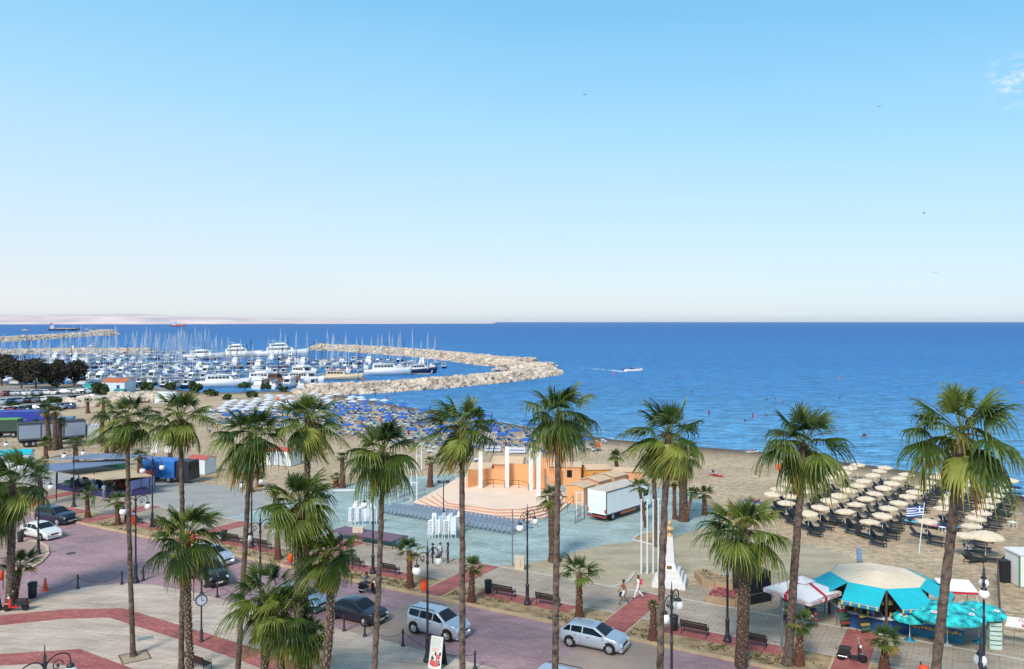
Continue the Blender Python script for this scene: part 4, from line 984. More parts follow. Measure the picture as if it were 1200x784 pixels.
cb = MB(); cb.box(4.15, 0, .45, 1.6, 2.1, 1.0); cb.box(4.1, 0, 1.45, 1.4, 2.0, .9, 0, top=.85); cb = cb.build('cab', wp, t)
MB().box(4.86, 0, 1.5, .06, 1.8, .7).build('windscreen', glassm, cb)
for s in (1, -1): MB().box(4.2, s * 1.0, 1.5, .8, .05, .6).build('side_window', glassm, cb)
wheels(t, [-2.1, 4.0], 1.12)
# grey side-curtain trailer, blue tarpaulin lorries by the fair
def lorry(label, p, hd, L_, W, h, side, roof, z0=1.1, name='lorry_trailer', panels=True, cab=None):
    t = thing(name, label, 'lorry', p, hd)
    b = MB().box(0, 0, z0, L_, W, h - z0).build('cargo_box', side, t)
    MB().box(0, 0, h, L_ + .04, W + .04, .12, top=.96).build('roof', roof, b)
    if panels:
        for k in range(3):
            for s in (1, -1): MB().box(-L_ / 2 + L_ * (k + .5) / 3, s * (W / 2 + .01), z0 + .25, L_ / 3 - .25, .03, h - z0 - .5).build('side_panel', M('trailer_panel', '#8f9db0', .5, .05, 1), b)
    MB().box(0, 0, .7, L_ * .96, W * .8, .4).build('chassis', blackp, t)
    wheels(t, [-L_ * .38, -L_ * .28, L_ * .34], W / 2 - .02, .48)
    if cab:
        c = MB().box(L_ / 2 + 1.1, 0, .5, 1.9, W * .95, 2.3, top=.92).build('cab', cab, t); MB().box(L_ / 2 + 2.06, 0, 1.7, .05, W * .8, .8).build('windscreen', glassm, c)
    return t
gm = M('trailer_grey', '#4e545f', .6, .15, .8); dkr = M('trailer_roof', '#3a3d44', .8, .15, 1); blu = M('tarpaulin_blue', '#233c9a', .55, .15, 1.2, .3)
p = (G(24, 526) + G(84, 519)) / 2; lorry('long grey fairground trailer with pale side panels and dark roof, behind the left-edge palms', p + Vector((0, 1.5, 0)), math.atan2(5.5, 8), 9.6, 2.5, 3.7, gm, dkr, cab=M('cab_white', '#c9ccd0', .5))
p = G(22, 506); lorry('long lorry under bright blue tarpaulin behind the grey trailer', p, .12, 9.5, 2.5, 3.8, blu, blu, panels=False)
p = G(7, 512); lorry('dark green container lorry cut by the left edge', p, .2, 4.6, 2.4, 3.1, M('container_green', '#33463f', .7, .15, 1), M('container_top', '#4f9a4a', .7), panels=False)
p = G(185, 566) + Vector((0, 1.2, 0)); lorry('blue tarpaulin lorry at the end of the lilac fence panels', p, -.25, 5.2, 2.3, 2.7, M('tarp_bright', '#2a6fbe', .5, .12, 1.5, .4), M('tarp_bright', '#2a6fbe'), .7, panels=False, cab=M('cab_dark', '#272b33', .5))

# scooters
def make_scooter(pm, label, seatm=blackp, rearm=None):
    t = thing('motor_scooter', label, 'scooter')
    MB().box(-.35, 0, .42, .75, .32, .32, top=.75).build('rear_body', rearm or pm, t); MB().box(-.3, 0, .74, .7, .27, .1, top=.8).build('seat', seatm, t)
    mb = MB(); mb.box(.15, 0, .26, .5, .3, .08); mb.box(.42, 0, .3, .1, .38, .6, top=.8); mb.build('footboard', pm, t)
    MB().tube([(.62, 0, .3), (.5, 0, .75), (.42, 0, 1.02)], .04, 6).build('steering_column', blackp, t)
    hb = MB(); hb.tube([(.36, -.32, 1.04), (.44, -.1, 1.02), (.44, .1, 1.02), (.36, .32, 1.04)], .02, 6); hb = hb.build('handlebar', blackp, t)
    for s in (1, -1):
        MB().rod((.4, s * .28, 1.05), (.42, s * .36, 1.24), .008, n=5).ball((.42, s * .37, 1.26), .06, 8).build('mirror', rimm, hb)
    MB().ball((.52, 0, .93), .1, 10).build('headlight', headm, t); MB().box(.62, 0, .5, .42, .16, .07, top=.6).build('mudguard', pm, t)
    MB().box(-.78, 0, .62, .08, .2, .1).build('tail_light', tailm, t); MB().rod((-.7, -.16, .3), (-.2, -.16, .28), .045, n=8).build('exhaust', rimm, t)
    for x in (-.52, .65):
        w_ = MB(); w_.lathe([(.15, -.045), (.25, -.04), (.26, 0), (.25, .04), (.15, .045)], 18)
        w_.xf(Matrix.Translation((x, 0, .26)) @ Matrix.Rotation(PI / 2, 4, 'X')); w_ = w_.build('wheel', tyrem, t)
        MB().rod((x, -.04, .26), (x, .04, .26), .14, n=14).build('rim', rimm, w_)
    return t
o = make_scooter(blk, 'black motor scooter parked on the red crossing strip by the kiosk'); put(o, 997, 775, ANG_D + .15, .116)
o = make_scooter(paint('scooter_red', '#d6331c'), 'red scooter with black seat parked under the left-edge palm', rearm=blackp); put(o, 20, 716, .15 + PI, .05)
rider = make_scooter(blk, 'dark scooter being ridden along the far lane'); put(rider, 431, 696, ANG_D + .2, 0)
o = make_scooter(paint('scooter_dark_red', '#3a1518'), 'dark parked scooter at the feet of the left cluster palms behind the bench'); o.location = ROW(372, 47.0); o.rotation_euler[2] = 1.0

# ------------------------------------------------------------ people
def skin_mesh(name, joints, edges, seg_mat, mats, root=0, sub=2):
    me = bpy.data.meshes.new('sk'); me.from_pydata([j[0] for j in joints], edges, [])
    o = bpy.data.objects.new('sk', me); COL.objects.link(o)
    m = o.modifiers.new('s', 'SKIN'); m.use_smooth_shade = True; m.branch_smoothing = .5
    sv = me.skin_vertices[0].data
    for i, j in enumerate(joints):
        r = j[1]; sv[i].radius = r if isinstance(r, tuple) else (r, r)
    for i in range(len(joints)): sv[i].use_root = (i == root)
    s = o.modifiers.new('u', 'SUBSURF'); s.levels = sub; s.render_levels = sub
    dg = bpy.context.evaluated_depsgraph_get(); nm = bpy.data.meshes.new_from_object(o.evaluated_get(dg)); bpy.data.objects.remove(o)
    nm.name = name; nm.materials.clear()
    for mm in mats: nm.materials.append(mm)
    P = [Vector(j[0]) for j in joints]
    for f in nm.polygons:
        c = f.center; best = None
        for k, (a, b) in enumerate(edges):
            A, B = P[a], P[b]; ab = B - A; t = max(0, min(1, (c - A).dot(ab) / ab.dot(ab))); d = (c - A - ab * t).length - .5 * (joints[a][1] if not isinstance(joints[a][1], tuple) else joints[a][1][0])
            if best is None or d < best[0]: best = (d, k, t)
        sm = seg_mat[best[1]]; f.material_index = sm[0] if best[2] < sm[1] else sm[2]
        f.use_smooth = True
    return nm
def person_mesh(pose, sk, top, bot, sleeve=.5, legs='long', fine=True, w=1.0):
    """materials 0 skin 1 top 2 trousers 3 shoes; figure faces +x"""
    V = Vector
    if pose == 'stand': hipz = .93; lean = 0; LL = [(.0, .5, .02), (-.0, .08, .0)]
    pel = V((0, 0, .95)); che = V((.02, 0, 1.3)); nec = V((.02, 0, 1.47)); hea = V((.03, 0, 1.6)); top_ = V((.03, 0, 1.7))
    hip = lambda s: V((0, s * .09, .9)); sho = lambda s: V((.01, s * .18, 1.41))
    if pose == 'walk': kn = [V((.18, .1, .5)), V((-.06, -.1, .5))]; an = [V((.3, .1, .09)), V((-.38, -.1, .16))]; el = [V((-.12, .24, 1.13)), V((.12, -.24, 1.13))]; ha = [V((-.1, .25, .88)), V((.3, -.22, .93))]
    elif pose == 'stand': kn = [V((.03, .1, .5)), V((.0, -.1, .5))]; an = [V((0, .12, .08)), V((-.02, -.12, .08))]; el = [V((-.03, .25, 1.13)), V((.02, -.25, 1.13))]; ha = [V((.06, .25, .87)), V((.16, -.22, .92))]
    elif pose in ('ride', 'sit'):
        dz = .0; pel = V((-.25, 0, .84)); che = V((-.16, 0, 1.18)); nec = V((-.12, 0, 1.36)); hea = V((-.08, 0, 1.49)); top_ = V((-.08, 0, 1.59))
        hip = lambda s: V((-.22, s * .1, .82)); sho = lambda s: V((-.14, s * .18, 1.3))
        kn = [V((.2, .16, .74)), V((.2, -.16, .74))]; an = [V((.2, .14, .36)), V((.18, -.14, .36))]; el = [V((.02, .27, 1.08)), V((.02, -.27, 1.08))]; ha = [V((.3, .27, 1.02)), V((.3, -.27, 1.02))]
        if pose == 'sit':
            el = [V((-.1, .24, 1.02)), V((-.1, -.24, 1.02))]; ha = [V((.12, .14, .92)), V((.12, -.14, .92))]
    J = []; E = []; S = []
    def j(p, r): J.append((tuple(p), r)); return len(J) - 1
    def e(a, b, s): E.append((a, b)); S.append(s)
    p0 = j(pel, (.135 * w, .11 * w)); p1 = j((pel + che) / 2, (.12 * w, .095 * w)); p2 = j(che, (.15 * w, .1 * w)); p3 = j(nec, .05); p4 = j(hea, (.078, .09)); p5 = j(top_, (.062, .07))
    e(p0, p1, (2, .35, 1)); e(p1, p2, (1, 1, 1)); e(p2, p3, (1, .75, 0)); e(p3, p4, (0, 1, 0)); e(p4, p5, (0, 1, 0))
    nose = j(hea + (V((.085, 0, -.005)) if fine else V((.07, 0, 0))), .018 if fine else .03); e(p4, nose, (0, 1, 0))
    for i, s in ((0, 1), (1, -1)):
        h = j(hip(s), .095); k = j(kn[i], .06); a = j(an[i], .042); t = j(an[i] + V((.15, 0, -.05)), .035)
        e(p0, h, (2, 1, 2)); e(h, k, (2, 1, 2) if legs == 'long' else (2, .75, 0)); e(k, a, (2, .92, 3) if legs == 'long' else (0, 1, 0)); e(a, t, (3, 1, 3))
        sh = j(sho(s), .06); l = j(el[i], .042); hh = j(ha[i], .032)
        e(p2, sh, (1, 1, 1)); e(sh, l, (1, sleeve * 2 if sleeve < .5 else 1, 0) if sleeve > 0 else (0, 1, 0)); e(l, hh, (0, 1, 0) if sleeve < .9 else (1, .95, 0))
        pd = (ha[i] - el[i]).normalized(); pm_ = j(ha[i] + pd * .07, (.022, .036)); e(hh, pm_, (0, 1, 0))
        if fine:
            sd_ = V((0, 1, 0)).cross(pd).normalized()
            for f in range(4):
                o = sd_ * (f - 1.5) * .021; a_ = j(ha[i] + pd * .09 + o, .009); b_ = j(ha[i] + pd * (.165 - .012 * abs(f - 1.3)) + o * 1.1 + V((.0, -s * .02, 0)), .007); e(pm_, a_, (0, 1, 0)); e(a_, b_, (0, 1, 0))
            th = j(ha[i] + pd * .05 + sd_ * .05, .01); th2 = j(ha[i] + pd * .09 + sd_ * .065, .008); e(hh, th, (0, 1, 0)); e(th, th2, (0, 1, 0))
    return skin_mesh('body', J, E, S, [sk, top, bot, M('shoe', '#4a4440', .7)]), top_, hea
skn = M('skin', '#b07a5c', .6, .06, 6); skt = M('skin_tanned', '#8a5238', .6, .06, 6)
def cloth(c): return M('cloth' + c, c, .85, .08, 8)
def hairpart(t, hea, c='#241a16', long=False):
    mb = MB(); mb.ball(hea + Vector((-.018, 0, .035)), .108, 12, 1.02)
    if long: mb.ball(hea + Vector((-.06, 0, -.08)), .085, 8, 1.4)
    # open the face
    mb2 = MB(); keep = [f for f in mb.f if not (sum(mb.v[i][0] for i in f) / len(f) > hea.x + .035 and sum(mb.v[i][2] for i in f) / len(f) < hea.z + .06)]
    mb2.v = mb.v; mb2.f = keep; mb2.mi = [0] * len(keep); mb2.sm = [True] * len(keep); mb2.build('hair', M('hair' + c, c, .7, .1, 10), t)
def person(label, pose, loc, rz, sk, top, bot, sleeve=.5, legs='long', hair='#241a16', long=False, scale=1, group=None):
    me, tp, hd_ = person_mesh(pose, sk, top, bot, sleeve, legs)
    o = bpy.data.objects.new('person', me); COL.objects.link(o); o.location = loc; o.rotation_euler[2] = rz; o.scale = (scale,) * 3
    tag(o, label, 'person', group); hairpart(o, hd_, hair, long)
    mb = MB()
    for s in (1, -1): mb.ball(hd_ + Vector((.083, s * .032, .012)), .011, 6)
    mb.build('eyes', M('eye', '#1a1412', .3), o)
    return o
a = person('bare-backed man in white shorts walking left across the promenade', 'walk', G(731, 708, .1), PI + .1, skt, skt, cloth('#d9dce4'), 0, 'short')
MB().box(.12, -.27, .45, .3, .12, .32, top=.8).build('dark_bag', cloth('#2b3048'), a)
a = person('woman in white trousers with a pink shoulder bag walking on the promenade', 'walk', G(748, 702, .1), PI - .2, skn, cloth('#e3dcdc'), cloth('#dfe1ea'), .3, 'long', '#5a2f22', True)
MB().box(-.2, -.12, 1.05, .16, .26, .34, top=.85).build('pink_bag', cloth('#c03055'), a)
person('man in black clothes standing beside the hanging lamp globe', 'stand', G(507, 661, .06), .3, skt, cloth('#15161a'), cloth('#1a1b20'), .95)
person('person in white top and blue shorts in the group of three by the lamp', 'stand', G(516, 660, .06), -.6, skn, cloth('#dadfe8'), cloth('#2b3a78'), .3, 'short')
person('woman in black with long dark hair, rightmost of the group of three', 'stand', G(525, 660, .06), PI, skt, cloth('#17181d'), cloth('#20222a'), .4, 'long', '#17100e', True)
o = person('scooter rider in grey shirt and shorts on the far lane', 'ride', rider.location, rider.rotation_euler[2], skt, cloth('#5f6b80'), cloth('#343a4a'), .5, 'short')
p = UV(69.8 + 2.3, 50.25, .104); o = person('man in light blue shirt sitting on the bench by the far left lamp', 'sit', p + Vector((0, 0, -.36)), RB - PI / 2, skn, cloth('#9db6dd'), cloth('#3a3f52'))
person('person in green on the promenade behind the young palm at far left', 'stand', G(109, 596, .1), 2, skn, cloth('#2d7a4a'), cloth('#35503f'), .5, 'long', scale=.95)
person('person in white by the fence of the fairground ride, left of the pair', 'stand', G(122, 584, .06), 2.6, skt, cloth('#ccd6e6'), cloth('#8fa0bb'))
person('person in pink by the fence of the fairground ride, right of the pair', 'stand', G(134, 579, .06), .6, skn, cloth('#d69aa6'), cloth('#443a4c'), scale=.97)
# pushchair
p = UV(66.9, 50.9, .1); t = thing('pushchair', 'black and red pushchair beside the far left bench', 'pushchair', p, 1)
MB().box(0, 0, .35, .6, .45, .25, top=1.1).build('seat', M('push_red', '#c03040', .8), t); MB().lathe([(.3, 0), (.28, .15), (.18, .28), (.02, .32)], 12, (-.1, 0, .6)).build('hood', blackp, t)
fr = MB()
for s in (1, -1): fr.tube([(-.5, s * .22, 1.0), (-.1, s * .22, .55), (.35, s * .22, .12)], .015, 5); fr.rod((-.35, s * .22, .12), (.05, s * .22, .5), .015, n=5)
fr.build('frame', iron, t)
for x in (-.35, .38):
    for s in (1, -1): MB().rod((x, s * .25, .12), (x, s * .2, .12), .12, n=12).build('wheel', tyrem, t)
# ------------------------------------------------------------ open-air stage
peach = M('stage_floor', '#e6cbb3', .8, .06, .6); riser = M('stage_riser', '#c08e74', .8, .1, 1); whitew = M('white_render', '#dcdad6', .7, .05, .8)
osk = M('orange_board', '#dfa06e', .7, .1, .8, .15); osk2 = M('orange_board_pale', '#d99a4e', .7, .1, .8, .15); osk3 = M('pink_board', '#d99a78', .7, .1, .8, .15); brn = M('brown_board', '#a5714a', .75, .12, 1); roofp = M('felt_roof', '#cdaf8f', .85, .1, .7)
O_ = [(484, 590), (514, 601), (576, 613), (614, 613), (652, 604), (668, 590), (655, 571), (620, 562), (570, 560), (530, 565)]
T_ = [(512, 577), (524, 589), (582, 597), (612, 596), (640, 590), (650, 578), (640, 566), (618, 557), (572, 554), (535, 560)]
t = thing('open_air_stage', 'pale peach open-air stage with steps in front of the white columns', 'stage')
lv = 5
for k in range(lv):
    f = k / (lv - 1); z = .2 + (.8 - .2) * f
    pl = [G(a[0], a[1], .06).lerp(G(b[0], b[1], .8), f) for a, b in zip(O_, T_)]
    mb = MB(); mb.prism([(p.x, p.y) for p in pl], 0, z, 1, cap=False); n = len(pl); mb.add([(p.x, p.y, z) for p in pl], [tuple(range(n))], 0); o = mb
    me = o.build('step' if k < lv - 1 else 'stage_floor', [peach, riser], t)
    bm = bmesh.new(); bm.from_mesh(me.data); bmesh.ops.recalc_face_normals(bm, faces=bm.faces); bm.to_mesh(me.data); bm.free()
cols = [(563, 571.5, 529, 'leftmost'), (594, 570.5, 523.5, 'second from left and the widest looking'), (622, 574, 526, 'third from left'), (631, 580, 530, 'rightmost and nearest')]
for x, yb, yt, w_ in cols:
    p = G(x, yb, .8); zt_ = H - (yt - HY) * p.y / F
    o = MB().box(0, 0, 0, .46, .46, zt_ - .8).build('column', whitew); o.location = p; o.rotation_euler[2] = .08; tag(o, 'white square column at the back of the stage, ' + w_, 'column')
def wall(label, pts, z0, z1, mat, th=.12, name='stage_wall'):
    mb = MB()
    for i in range(len(pts) - 1): mb.slab(pts[i], pts[i + 1], th, z0, z1)
    return tag(mb.build(name, mat), label, 'wall')
def arc(pa, pb, bulge, n=7):
    d = pb - pa; nn = Vector((-d.y, d.x, 0)).normalized(); return [pa.lerp(pb, i / n) + nn * bulge * math.sin(PI * i / n) for i in range(n + 1)]
wall('lower curved orange wall between the two left columns', arc(G(548, 571.5, .8), G(592, 569, .8) + Vector((0, .4, 0)), .9), .8, 2.7, osk)
wall('taller curved orange wall between the second and third columns', arc(G(596, 569, .8) + Vector((0, .5, 0)), G(634, 578, .8) + Vector((.6, .6, 0)), 1.4), .8, 3.3, osk)
wall('short orange panel just left of the first hut', [G(632, 557), G(655, 559)], 0, 2.3, osk)
def rail(label, pts, h=1.0, mat=None, infill=0, name='handrail'):
    t = thing(name, label, 'railing', (pts[0].x, pts[0].y, pts[0].z)); mat = mat or M('grey_steel', '#68727c', .5, .1, 3, metal=.3)
    q = [p - pts[0] for p in pts]; up = Vector((0, 0, h)); mb = MB(); mb.tube([p + up for p in q], .03, 6); mb.tube([p + up * .5 for p in q], .022, 6)
    mb.build('rail', mat, t); mb = MB()
    for p in q: MB().rod(p, p + up, .032, n=6).build('post', mat, t)
    mb = None
    if infill:
        mb = MB()
        for i in range(len(q) - 1):
            n = max(2, int((q[i + 1] - q[i]).length / infill))
            for k in range(1, n): p = q[i].lerp(q[i + 1], k / n); mb.rod(p + up * .08, p + up * .97, .012, n=4)
            mb.rod(q[i] + up * .08, q[i + 1] + up * .08, .018, n=5)
        mb.build('bars', mat, t)
    return t
rail('black guard rail in front of the orange wall between the left columns', [G(566, 572, .8), G(578, 571, .8), G(591, 572, .8)], .9, iron); rail('black guard rail in front of the tall orange wall', [G(597, 572, .8), G(608, 572, .8), G(619, 575, .8)], .9, iron)
def hut(label, c, w, d, rot, h, wm, rm, pitch=.35, win=False, door=True, name='wooden_hut', cat='hut', over=.12, doorm=None):
    t = thing(name, label, cat, (c.x, c.y, 0), rot)
    mb = MB(); X, Y = w / 2, d / 2
    vs = [(-X, -Y, 0), (X, -Y, 0), (X, Y, 0), (-X, Y, 0), (-X, -Y, h), (X, -Y, h), (X, Y, h), (-X, Y, h), (-X, 0, h + pitch), (X, 0, h + pitch)]
    mb.add(vs, [(0, 1, 5, 4), (2, 3, 7, 6), (1, 2, 6, 9, 5), (3, 0, 4, 8, 7)])
    for k in range(int(w / .6)): mb.box(-X + .6 * (k + .5), -Y - .008, 0, .03, .02, h - .03)
    for k in range(int(d / .6)): mb.box(-X - .008, -Y + .6 * (k + .5), 0, .02, .03, h - .03)
    w_ = mb.build('wall', wm, t)
    X += over; Y += over; dz = pitch * over / (d / 2)
    mb = MB(); mb.sheet([(-X, -Y, h - dz + .03), (X, -Y, h - dz + .03), (X, 0, h + pitch + .03), (-X, 0, h + pitch + .03)], .06); mb.sheet([(-X, Y, h - dz + .03), (-X, 0, h + pitch + .03), (X, 0, h + pitch + .03), (X, Y, h - dz + .03)][::1], .06)
    mb.build('roof', rm, t)
    if win: MB().box(w / 2 * .3, -d / 2 - .03, h * .45, .6, .05, h * .38).build('window', glassm, t)
    if door: MB().box(-w / 2 * .3, -d / 2 - .025, .05, .75, .05, 1.75).build('door', doorm or brn, t)
    return t
hd2 = math.radians(48) - PI / 2
hut('orange hut with dark window beside the slim palm trunk', Vector((6.6, 99.6, 0)), 3.9, 3.0, -.12, 2.3, osk, roofp, win=True)
hut('yellow-orange hut right of the one with the window', Vector((10.3, 98.4, 0)), 2.9, 3.0, .15, 2.2, osk2, roofp)
hut('nearest low orange hut behind the rear of the box lorry', Vector((7.6, 88.9, 0)), 2.5, 2.3, hd2 + PI / 2 + .1, 2.0, osk, roofp, .25, door=False)
hut('orange hut behind the box lorry, first of the stepped row', Vector((9.6, 91.8, 0)), 2.5, 2.5, hd2 + PI / 2, 2.1, osk3, roofp, .25, door=False)
hut('orange hut behind the box lorry, second of the stepped row', Vector((11.7, 94.4, 0)), 2.6, 2.5, hd2 + PI / 2, 2.1, osk3, roofp, .25, door=False)
hut('pink-orange hut behind the box lorry, last of the stepped row beside the palm', Vector((13.9, 96.2, 0)), 3.4, 2.6, -.15, 2.3, osk3, roofp, .25, door=False)
hut('brown hut with long peach roof behind the left columns', Vector((-3.7, 97.5, 0)), 2.6, 4.5, -.1, 2.5, brn, roofp, .4, door=False)
hut('orange hut with sloped roof behind the second column', Vector((-.4, 99, 0)), 3.6, 4, -.1, 2.8, osk, roofp, .6, door=False)
# steel frames, rails
wm_ = M('white_steel', '#d8dadc', .5, .05, 3)
for (x, y, hh, lb) in [(485, 587, 3.6, 'tall white ladder-like frame at the left end of the stage'), (463, 584, 3.6, 'white ladder-like frame behind the left end of the chair rows'), (491, 552, 3.6, 'white ladder-like frame far out on the sand'), (679, 606, 2.6, 'short white frame beside the rear of the box lorry')]:
    p = G(x, y, .06); t = thing('lighting_frame', lb, 'frame', p, .2)
    for s in (-.32, .32): MB().box(s, 0, 0, .12, .12, hh).build('post', wm_, t)
    mb = MB()
    for z in (hh * .55, hh - .12): mb.box(0, 0, z, .56, .08, .08)
    mb.build('crossbar', wm_, t)
rail('grey barred barrier behind the chair rows at left', [G(452, 584, .06), G(462, 581, .06), G(470, 577, .06)], 1.2, None, .14, 'steel_barrier')
rail('grey barred barrier climbing towards the stage corner', [G(464, 591, .06), G(474, 587, .06), G(498, 580, .06)], 1.3, None, .3, 'steel_barrier')
rail('grey barrier behind the stage beside the lone palm', [G(510, 577, .06), G(523, 574, .06), G(532, 569, .06)], 1.1, None, .4, 'steel_barrier')
rail('grey barred barrier between the stage steps and the box lorry', [G(674, 614, .06), G(685, 608, .06)], 1.3, None, .15, 'steel_barrier')
rail('inner handrail on the right flight of stage steps', [G(641, 606, .1), G(650, 598, .4), G(659, 590, .7)], .95); rail('outer handrail on the right flight of stage steps', [G(655, 606, .06), G(665, 599, .3), G(672, 591, .5)], .95)
rail('handrail at the foot of the right stage steps', [G(630, 618, .06), G(643, 612, .06)], .95)
t = thing('floodlight_mast', 'dark mast with floodlights on a crossbar in front of the stage steps', 'mast', G(519.7, 609, .06))
MB().rod((0, 0, 0), (0, 0, 3.9), .06, .05, 8).build('pole', iron, t); MB().box(0, 0, 3.7, 1.1, .06, .06).build('crossbar', iron, t)
for s in (-.45, .45): MB().box(s, -.05, 3.76, .36, .22, .2).build('floodlight', iron, t)
o = MB().rod((0, 0, 0), (0, 0, 4.6), .055, .05, 8).build('metal_pole', M('galvanised', '#7a838c', .5, .1, 3, metal=.3)); o.location = G(600.5, 663, .06); tag(o, 'plain grey pole beside the beige cabinet on the blue paving', 'pole')
for (x, y, w_, h_, lb) in [(609, 668, .72, 1.0, 'beige utility cabinet beside the plain grey pole'), (420, 634, .95, 1.15, 'beige utility cabinet in front of the staging deck')]:
    t = thing('utility_cabinet', lb, 'cabinet', G(x, y, .06), -.1); cm = M('cabinet_beige', '#c9b8a2', .7, .05, 2)
    MB().box(0, 0, .06, w_, .5, h_).build('body', cm, t); MB().box(0, 0, h_ + .06, w_ + .08, .58, .06, top=.92).build('lid', cm, t); MB().box(0, 0, 0, w_ * .95, .45, .06).build('plinth', M('plinth', '#8d8479', .8), t); MB().box(w_ * .15, -.262, .3, .02, .02, h_ - .4).build('door_gap', blackp, t)
# staging deck
t = thing('staging_deck', 'low wide staging deck with purplish boards on black legs', 'platform', (0, 0, 0)); ds_ = []
c4 = [G(386, 622, .86), G(460, 633.5, .86), G(478, 627.5, .86), G(404, 616.5, .86)]
MB().sheet(c4, .1).build('deck', M('deck_board', '#6f5563', .6, .12, 1.5), t)
for i in range(6):
    for (a, b) in ((c4[0], c4[1]), (c4[3], c4[2])):
        p = a.lerp(b, i / 5); MB().rod((p.x, p.y, .06), (p.x, p.y, .78), .035, n=6).build('leg', iron, t)
mb = MB(); mb.rod((c4[0].x, c4[0].y, .35), (c4[1].x, c4[1].y, .35), .025, n=5); mb.rod((c4[3].x, c4[3].y, .35), (c4[2].x, c4[2].y, .35), .025, n=5); mb.build('brace', iron, t)
# chairs
def make_chair(c, nm):
    t = thing('plastic_chair', 'c', 'chair'); m = M(nm, c, .45, .04, 4)
    MB().box(0, 0, .42, .44, .44, .04, top=1.05).build('seat', m, t)
    mb = MB(); mb.add([(-.22, -.2, .46), (-.2, -.3, .86), (.2, -.3, .86), (.22, -.2, .46), (-.22, -.23, .46), (-.2, -.33, .86), (.2, -.33, .86), (.22, -.23, .46)], [(0, 3, 2, 1), (4, 5, 6, 7), (0, 1, 5, 4), (1, 2, 6, 5), (2, 3, 7, 6), (0, 4, 7, 3)]); mb.build('backrest', m, t)
    mb = MB()
    for x in (-.2, .2):
        for y in (-.2, .2): mb.rod((x * 1.1, y * 1.1, 0), (x, y, .43), .02, n=5)
    mb.build('frame', m, t); return t
CH = Maker(make_chair('#8799ae', 'chair_grey_blue'))
for r_ in range(4):
    for k in range(31):
        if r_ == 3 and k < 4: continue
        a = 53.6 - k * .53 - r_ * .14; p = UV(a, 65.6 + r_ * .95 - .02 * k, .06)
        CH(p, math.atan2(.866, .5) - PI / 2 + R.uniform(-.05, .05), 'grey-blue plastic chair in the rows facing the stage steps', 'plastic chairs in rows facing the stage')
wc = make_chair('#eef1f4', 'chair_white'); CW = Maker(wc); sp = []
for gx, gy, nn in ((425, 615, 6), (518, 631, 8)):
    for i in range(nn):
        sp.append((gx + (i % 4 - 1.5) * 8.5 + (4 if i > 3 else 0), gy - (5 if i > 3 else 0), gx))
for x, y, gx in sp:
    p = G(x, y, .06); a = R.uniform(0, 6)
    lb = 'white plastic chair in the cluster of tall stacks ' + ('behind the staging deck' if gx == 425 else 'in front of the stage steps')
    for k in range(10): CW((p.x, p.y, .06 + .135 * k), a, lb, 'stacked white chairs ' + ('behind the staging deck' if gx == 425 else 'in front of the stage'))
# flagpoles and planting bed
for k, (x, y) in enumerate([(751.5, 672), (758.5, 672.5), (765.5, 672), (771.5, 671)]):
    o = MB().rod((0, 0, 0), (0, 0, 5.75), .075, .055, 10).ball((0, 0, 5.8), .09, 8).build('flagpole', wm_); o.location = G(x, y, .05)
    tag(o, 'bare white flagpole left of the monument, %s' % ['leftmost of four', 'second from the left', 'third from the left', 'rightmost of four'][k], 'flagpole')
t = thing('planting_bed', 'white-edged triangular bed around two slim palms behind the flagpoles', 'planting bed'); c5 = [G(741, 633, 0), G(768, 640, 0), G(781, 634, 0), G(772, 624, 0), G(752, 626, 0)]
mb = MB()
for i in range(5): mb.slab(c5[i], c5[(i + 1) % 5], .14, 0, .14 + .002 * i)
mb.build('kerb', M('bed_kerb', '#c4c0ba', .8, .1, 2), t); MB().prism([(p.x, p.y) for p in c5], 0, .12).build('soil', M('soil', '#8d7557'), t)
# monument
t = thing('obelisk_monument', 'white stepped obelisk topped by a golden bust, on the promenade', 'monument', G(785, 684, .06), -.28)
for k, (s, z0, z1) in enumerate([(2.5, 0, .42), (2.0, .42, .8), (1.6, .8, 1.15)]): MB().box(0, 0, z0, s, s, z1 - z0, top=.97).build('step', M('marble', '#d0cfcd', .6, .03, 1), t)
sh_ = MB().box(0, 0, 1.15, 1.15, 1.15, .5, top=.68); sh_.box(0, 0, 1.65, .76, .76, 2.0, top=.62); sh_.build('shaft', M('marble', '#e0dfdd'), t)
MB().box(0, -.52, 1.2, .36, .04, .3).build('plaque', M('bronze_plaque', '#8a7445', .4, .1, 4, metal=.5), t)
bz = M('gilded_bust', '#c3a06f', .5, .12, 5)
MB().lathe([(.27, 0), (.25, .06), (.15, .12), (.12, .26), (.18, .34)], 14, (0, 0, 3.65)).build('pedestal', bz, t)
b_ = MB(); b_.lathe([(.12, 0), (.3, .12), (.33, .26), (.2, .38), (.09, .42), (.09, .5)], 16, (0, 0, 3.97)); b_.ball((0, -.02, 4.62), .165, 14, 1.25); b_.ball((0, -.17, 4.6), .035, 6); b_.ball((0, -.14, 4.48), .06, 6); b_.ball((.16, 0, 4.6), .035, 6); b_.ball((-.16, 0, 4.6), .035, 6)
b_.build('bust', bz, t)
